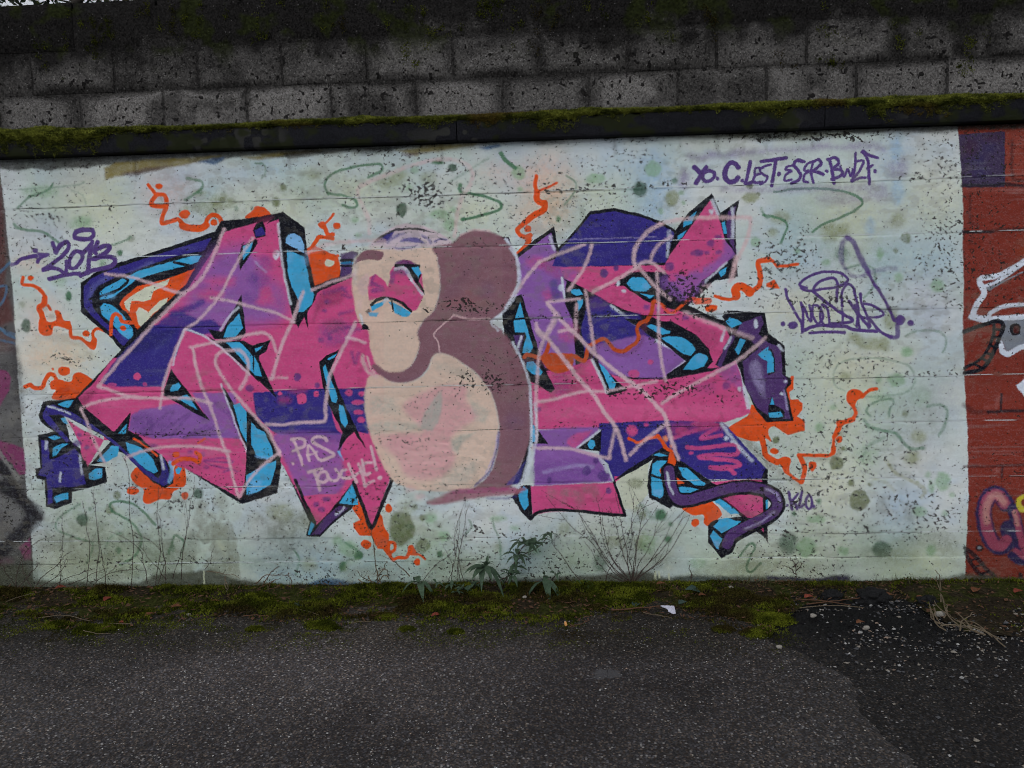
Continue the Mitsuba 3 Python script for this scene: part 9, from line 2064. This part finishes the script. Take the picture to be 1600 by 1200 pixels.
# dry grass clump at the right
key = thing("dry_grass", "bleached dry grass tuft sprawling over the gravel at the foot of the red wall", "grass tuft")
GRASS = [([[1.489, -0.607, 0.020], [1.484, -0.545, 0.020], [1.530, -0.380, 0.020], [1.622, -0.120, -0.010], [1.584, -0.120, 0.049]], 0.0034), ([[1.564, -0.449, 0.020], [1.620, -0.275, 0.020], [1.668, -0.120, 0.019], [1.658, -0.120, 0.063]], 0.0034), ([[1.599, -0.311, 0.020], [1.682, -0.120, 0.019], [1.675, -0.120, 0.063], [1.657, -0.120, 0.093]], 0.0034), ([[1.497, -0.545, 0.020], [1.487, -0.481, 0.020], [1.537, -0.345, 0.020]], 0.0034), ([[1.556, -0.577, 0.020], [1.564, -0.449, 0.020], [1.563, -0.346, 0.020], [1.599, -0.237, 0.020]], 0.0034), ([[1.600, -0.639, 0.020], [1.583, -0.546, 0.020], [1.569, -0.482, 0.020], [1.574, -0.415, 0.020]], 0.0034), ([[1.637, -0.754, 0.020], [1.636, -0.639, 0.020], [1.607, -0.547, 0.020], [1.572, -0.514, 0.020]], 0.0034), ([[1.654, -0.698, 0.020], [1.626, -0.609, 0.020], [1.562, -0.565, 0.020], [1.484, -0.545, 0.020]], 0.0034), ([[1.542, -0.608, 0.020], [1.584, -0.527, 0.020], [1.646, -0.463, 0.020], [1.674, -0.430, 0.020]], 0.0034), ([[1.633, -0.669, 0.020], [1.635, -0.566, 0.020], [1.609, -0.515, 0.020]], 0.0034), ([[1.488, -0.564, 0.020], [1.546, -0.546, 0.020], [1.575, -0.590, 0.020]], 0.0034), ([[1.537, -0.481, 0.020], [1.594, -0.381, 0.020], [1.604, -0.311, 0.020]], 0.0034), ([[1.590, -0.608, 0.020], [1.614, -0.450, 0.020], [1.604, -0.416, 0.020]], 0.0034), ([[1.618, -0.651, 0.020], [1.590, -0.608, 0.020], [1.554, -0.608, 0.020]], 0.0034), ([[1.542, -0.380, 0.020], [1.504, -0.481, 0.020], [1.495, -0.577, 0.020]], 0.0034)]
for i, (path, r0) in enumerate(GRASS):
    p = bend(path, 12, 0.012, i)
    put(key + "__blade", mesh_of(*tube(p, np.linspace(r0, r0 * 0.4, len(p)), 4)), "mat_straw")

# ---------------------------------------------------------------- litter
FALLEN = [(0.582, -0.173, 0.075, 0.03, -0.5, "mat_leaf_dark", "glossy dark green fallen leaf on the moss right of the paper scrap"),
    (0.522, -0.292, 0.05, 0.018, 0.6, "mat_leaf_dark", "dull grey-green fallen leaf touching the paper scrap"),
    (-0.533, -0.417, 0.05, 0.016, 0.2, "mat_leaf_red", "curled red-brown fallen leaf at the moss edge below the hanging leaves"),
    (-0.319, -0.399, 0.05, 0.013, 0.3, "mat_leaf_brown", "curled orange-brown fallen leaf at the moss edge below the middle plants"),
    (-2.386, -0.067, 0.05, 0.018, 0.4, "mat_leaf_red", "dark red fallen leaf close to the wall at the far left"),
    (-2.073, -0.217, 0.05, 0.018, 1.2, "mat_leaf_red", "orange-red fallen leaf in the moss at the left, nearest the dark stalks"),
    (-1.564, -0.242, 0.045, 0.012, 0.5, "mat_leaf_brown", "narrow orange-brown fallen leaf right of the bare concrete patch's foot"),
    (-1.716, -0.299, 0.05, 0.016, 0.3, "mat_leaf_brown", "tan fallen leaf in the moss below the tall stalks"),
    (-1.878, -0.474, 0.03, 0.012, 0.3, "mat_leaf_red", "small orange leaf fragment on the asphalt edge at the left"),
    (-1.166, -0.308, 0.06, 0.02, 0.1, "mat_leaf_dark", "dark green fallen leaf in the moss below the blue paint patch"),
    (0.320, -0.310, 0.05, 0.02, 1.0, "mat_leaf_dark", "dark fallen leaf under the brown stick, left of the paper scrap"),
    (0.454, -0.083, 0.05, 0.013, 0.3, "mat_leaf_brown", "brown fallen leaf behind the paper scrap, close to the wall"),
    (0.618, -0.212, 0.035, 0.014, 0.0, "mat_leaf_brown", "small tan fallen leaf right of the glossy green one"),
    (1.075, -0.235, 0.05, 0.017, 0.3, "mat_leaf_red", "rusty fallen leaf among the twigs beside the tarmac lumps"),
    (1.417, -0.219, 0.05, 0.016, 0.2, "mat_leaf_brown", "brown fallen leaf right of the largest tarmac lump"),
    (1.802, -0.189, 0.06, 0.02, 0.8, "mat_leaf_brown", "brown fallen leaf below the red wall at the far right"),
    (1.197, -0.513, 0.04, 0.014, 0.3, "mat_leaf_brown", "tan fallen leaf lying on the gravel"),
    (1.963, -0.229, 0.05, 0.018, 0.3, "mat_leaf_red", "orange leaf at the right edge of the picture"),
    (-1.797, -0.385, 0.045, 0.015, 0.9, "mat_leaf_brown", "brown fallen leaf at the moss edge, left of the middle of the stalks"),
    (-1.064, -0.273, 0.045, 0.008, 1.0, "mat_leaf_brown", "thin orange-brown leaf strip in the moss left of the dry creeper"),
    (1.542, -0.258, 0.05, 0.016, 0.4, "mat_leaf_brown", "brown fallen leaf left of the dry grass tuft")]
for i, (x, y, L, wd, a, mat, label) in enumerate(FALLEN):
    z = max(float(verge_z(np.array([x]), np.array([y]))[0]) if y > float(verge_out(np.array([x]))[0]) else 0.0, 0.0) + 0.014
    key = thing("fallen_leaf", label, "leaf")
    put(key, leaf([x - L / 2 * math.cos(a), y - L / 2 * math.sin(a), z], [math.cos(a), math.sin(a), 0.25], L, wd, 0.25, 0.45, None, i), mat, smooth=True)

TWIGS = [([[0.205, -0.380, 0.020], [0.315, -0.360, 0.020], [0.428, -0.341, 0.020]], 0.0036, "mat_rust_twig", "straight reddish brown stick lying on the moss, its end under the paper scrap"),
    ([[0.221, -0.271, 0.020], [0.311, -0.250, 0.020], [0.343, -0.266, 0.020]], 0.0022, "mat_straw", "thin pale twig on the moss behind the brown stick"),
    ([[-1.924, -0.500, 0.020], [-1.868, -0.494, 0.020], [-1.814, -0.502, 0.020]], 0.002, "mat_straw", "pale straw lying on the asphalt edge at the far left"),
    ([[-2.274, -0.426, 0.020], [-2.171, -0.407, 0.020], [-2.024, -0.465, 0.020]], 0.002, "mat_straw", "long pale straw in the moss at the far left"),
    ([[0.337, -0.410, 0.020], [0.400, -0.445, 0.020], [0.449, -0.472, 0.020]], 0.002, "mat_straw", "pale curved stalk on the asphalt edge below the paper scrap"),
    ([[1.010, -0.271, 0.020], [1.122, -0.302, 0.020], [1.217, -0.340, 0.020]], 0.003, "mat_rust_twig", "long rusty twig lying left of the largest tarmac lump"),
    ([[1.034, -0.330, 0.020], [1.180, -0.289, 0.020], [1.284, -0.261, 0.020]], 0.003, "mat_rust_twig", "rusty twig crossing the long one beside the tarmac lumps"),
    ([[0.026, -0.558, 0.020], [0.066, -0.533, 0.020], [0.106, -0.494, 0.020]], 0.0022, "mat_rust_twig", "dark thin twig beside the cigarette butt"),
    ([[-0.882, -0.507, 0.020], [-0.841, -0.488, 0.020], [-0.800, -0.488, 0.020]], 0.002, "mat_straw", "short pale straw on the asphalt below the dry creeper"),
    ([[-2.544, -0.237, 0.020], [-2.503, -0.158, 0.020], [-2.460, -0.118, 0.020]], 0.002, "mat_straw", "pale bent straw in the moss at the left edge"),
    ([[-1.173, -0.336, 0.020], [-1.105, -0.373, 0.020], [-1.035, -0.424, 0.020]], 0.002, "mat_straw", "pale stalk of the dark green fallen leaf"),
    ([[-1.995, -0.566, 0.020], [-1.922, -0.599, 0.020], [-1.866, -0.593, 0.020]], 0.0018, "mat_straw", "thin pale straw on the asphalt at the left beside the moss cushion"),
    ([[-1.371, -0.419, 0.020], [-1.317, -0.412, 0.020], [-1.258, -0.420, 0.020]], 0.0024, "mat_rust_twig", "brown twig lying at the foot of the pale bending stalks"),
    ([[-0.740, -0.231, 0.020], [-0.660, -0.194, 0.020], [-0.552, -0.132, 0.020]], 0.0022, "mat_rust_twig", "reddish twig in the moss under the hanging leaves"),
    ([[0.995, -0.371, 0.020], [1.109, -0.345, 0.020], [1.257, -0.376, 0.020]], 0.0022, "mat_straw", "dull straw in front of the tarmac lumps")]
for i, (p, r0, mat, label) in enumerate(TWIGS):
    key = thing("fallen_twig", label, "twig")
    q = bend(p, 9, 0.010, i + 50)
    put(key, mesh_of(*tube(q, np.linspace(r0, r0 * 0.6, len(q)), 5)), mat, smooth=True)

# a torn paper label lying on the moss
px, py = 0.440, -0.401
key = thing("paper_scrap", "crumpled torn white scrap of paper at the end of a brown stick on the moss", "paper")
outl = 0.72 * np.array([[-0.040, 0.018], [-0.030, 0.024], [0.036, 0.026], [0.042, 0.018], [0.044, -0.026], [0.030, -0.030], [0.004, -0.028], [0.000, -0.004], [-0.024, 0.004]])
poly = trimesh.creation.triangulate_polygon(__import__("shapely").Polygon(outl), engine="earcut")
sub = mesh_of(np.column_stack([poly[0], np.zeros(len(poly[0]))]), poly[1])
sub = sub.subdivide_to_size(0.006)
v = np.array(sub.vertices)
v[:, 2] = 0.016 * (vfbm(np.column_stack([v[:, :2] * 40, v[:, 2]]), 3, 5)) + 0.5 * np.clip(v[:, 1], -1, 1) + 0.012
both = np.vstack([v, v + [0, 0.0002, -0.0006]])
put(key, mesh_of(both + [px, py, 0.012], np.vstack([sub.faces, sub.faces[:, ::-1] + len(v)])), "mat_paper", smooth=True)

bx, by = 0.011, -0.491
key = thing("cigarette_butt", "orange cigarette butt lying at the edge of the asphalt", "cigarette butt")
d = np.array([0.10, -0.95, 0.0]); d /= np.linalg.norm(d)
a0 = np.array([bx, by, 0.0065])
put(key + "__filter", mesh_of(*tube([a0 - d * 0.013, a0 - d * 0.006, a0, a0 + d * 0.007, a0 + d * 0.013], [0.0052, 0.0056, 0.0058, 0.0057, 0.0056], 12)), "mat_filter", smooth=40)
put(key + "__tip", mesh_of(*tube([a0 - d * 0.0135, a0 - d * 0.017, a0 - d * 0.022], [0.0054, 0.005, 0.0036], 12)), "mat_ash", smooth=40)

for i, (x, y, s, label) in enumerate([(0.759, -0.122, 0.009, "white pebble on the moss right of the green fallen leaf"), (0.691, -0.088, 0.009, "small white pebble on the moss close to the wall at the right"), (-0.168, -0.213, 0.008, "small white pebble on the moss below the plant with big leaves"), (-1.631, -0.373, 0.01, "whitish pebble on the asphalt edge at the left"), (1.035, -0.419, 0.011, "tan pebble on the gravel at the left of the crumbled asphalt"), (1.552, -0.413, 0.016, "pale stone under the dry grass tuft"), (0.820, -0.719, 0.011, "yellowish pebble on the edge of the broken asphalt"), (1.209, -0.545, 0.011, "light flat stone in the middle of the gravel")]):
    b = trimesh.creation.icosphere(2)
    v = np.array(b.vertices)
    v = v * (0.6 + 0.8 * vfbm(v * 1.1 + i * 5, 2, 70 + i)[:, None]) * np.array([1.2, 0.9, 0.7]) * s
    key = thing("pebble", label, "pebble")
    z = max(float(verge_z(np.array([x]), np.array([y]))[0]), 0.0) + 0.006
    put(key, mesh_of(v + [x, y, z], b.faces), "mat_ash", smooth=True)

# ---------------------------------------------------------------- trees beyond the wall
def tree(label, x, y, height, seed):
    rr = np.random.default_rng(seed)
    key = thing("tree", label, "tree")
    top = np.array([x + rr.uniform(-0.4, 0.4), y, height * 0.62])
    trunk = bend([[x, y, -0.1], [x + 0.1, y, height * 0.3], top], 12, 0.2, seed)
    put(key + "__trunk", mesh_of(*tube(trunk, np.linspace(0.20, 0.09, len(trunk)), 9)), "mat_bark", smooth=True)
    tips, twigs = [], []
    for k in range(16):
        s = trunk[int(len(trunk) * rr.uniform(0.30, 0.99))]
        a = rr.uniform(0, 2 * np.pi)
        e = s + np.array([math.cos(a), math.sin(a), 0]) * rr.uniform(0.8, 2.4) + [0, 0, rr.uniform(0.5, 2.4)]
        m = (s + e) / 2 + [0, 0, -0.15]
        p = bend([s, m, e], 10, 0.25, seed + k)
        put(key + "__limb", mesh_of(*tube(p, np.linspace(0.055, 0.018, len(p)), 6)), "mat_bark", smooth=True)
        for _ in range(14):
            j = int(len(p) * rr.uniform(0.3, 1.0)) - 1
            q = p[j] + rr.normal(0, 1, 3) * [0.55, 0.55, 0.45]
            twigs.append(tube(bend([p[j], (p[j] + q) / 2 + [0, 0, 0.05], q], 5), np.linspace(0.012, 0.004, 6)[:len(bend([p[j], (p[j] + q) / 2 + [0, 0, 0.05], q], 5))], 4))
            tips.append(q)
            tips.append((q + p[j]) / 2)
    tips = np.array(tips)
    m = 26000
    c = tips[rr.integers(0, len(tips), m)] + rr.normal(0, 0.26, (m, 3))
    s1, s2 = rr.normal(size=(m, 3)), rr.normal(size=(m, 3))
    s1 /= np.linalg.norm(s1, axis=1, keepdims=True)
    s2 = np.cross(s1, s2); s2 /= np.linalg.norm(s2, axis=1, keepdims=True)
    L = rr.uniform(0.03, 0.07, (m, 1))
    v = np.stack([c - s1 * L, c + s2 * L * 0.5, c + s1 * L, c - s2 * L * 0.5], 1).reshape(-1, 3)
    q = np.arange(4 * m).reshape(-1, 4)
    f = np.vstack([q[:, [0, 1, 2]], q[:, [0, 2, 3]]])
    put(key + "__crown", mesh_of(v, f), "mat_tree_leaf")
    labels[key + "__crown"] = {"kind": "stuff"}
    put(key + "__twig", join(twigs), "mat_bark")
    labels[key + "__twig"] = {"kind": "stuff"}


tree("dark leafy tree beyond the block wall at the top left corner", -6.5, 7.0, 7.6, 5)
tree("denser dark tree beyond the block wall, just right of the corner tree", -5.5, 9.5, 8.2, 8)
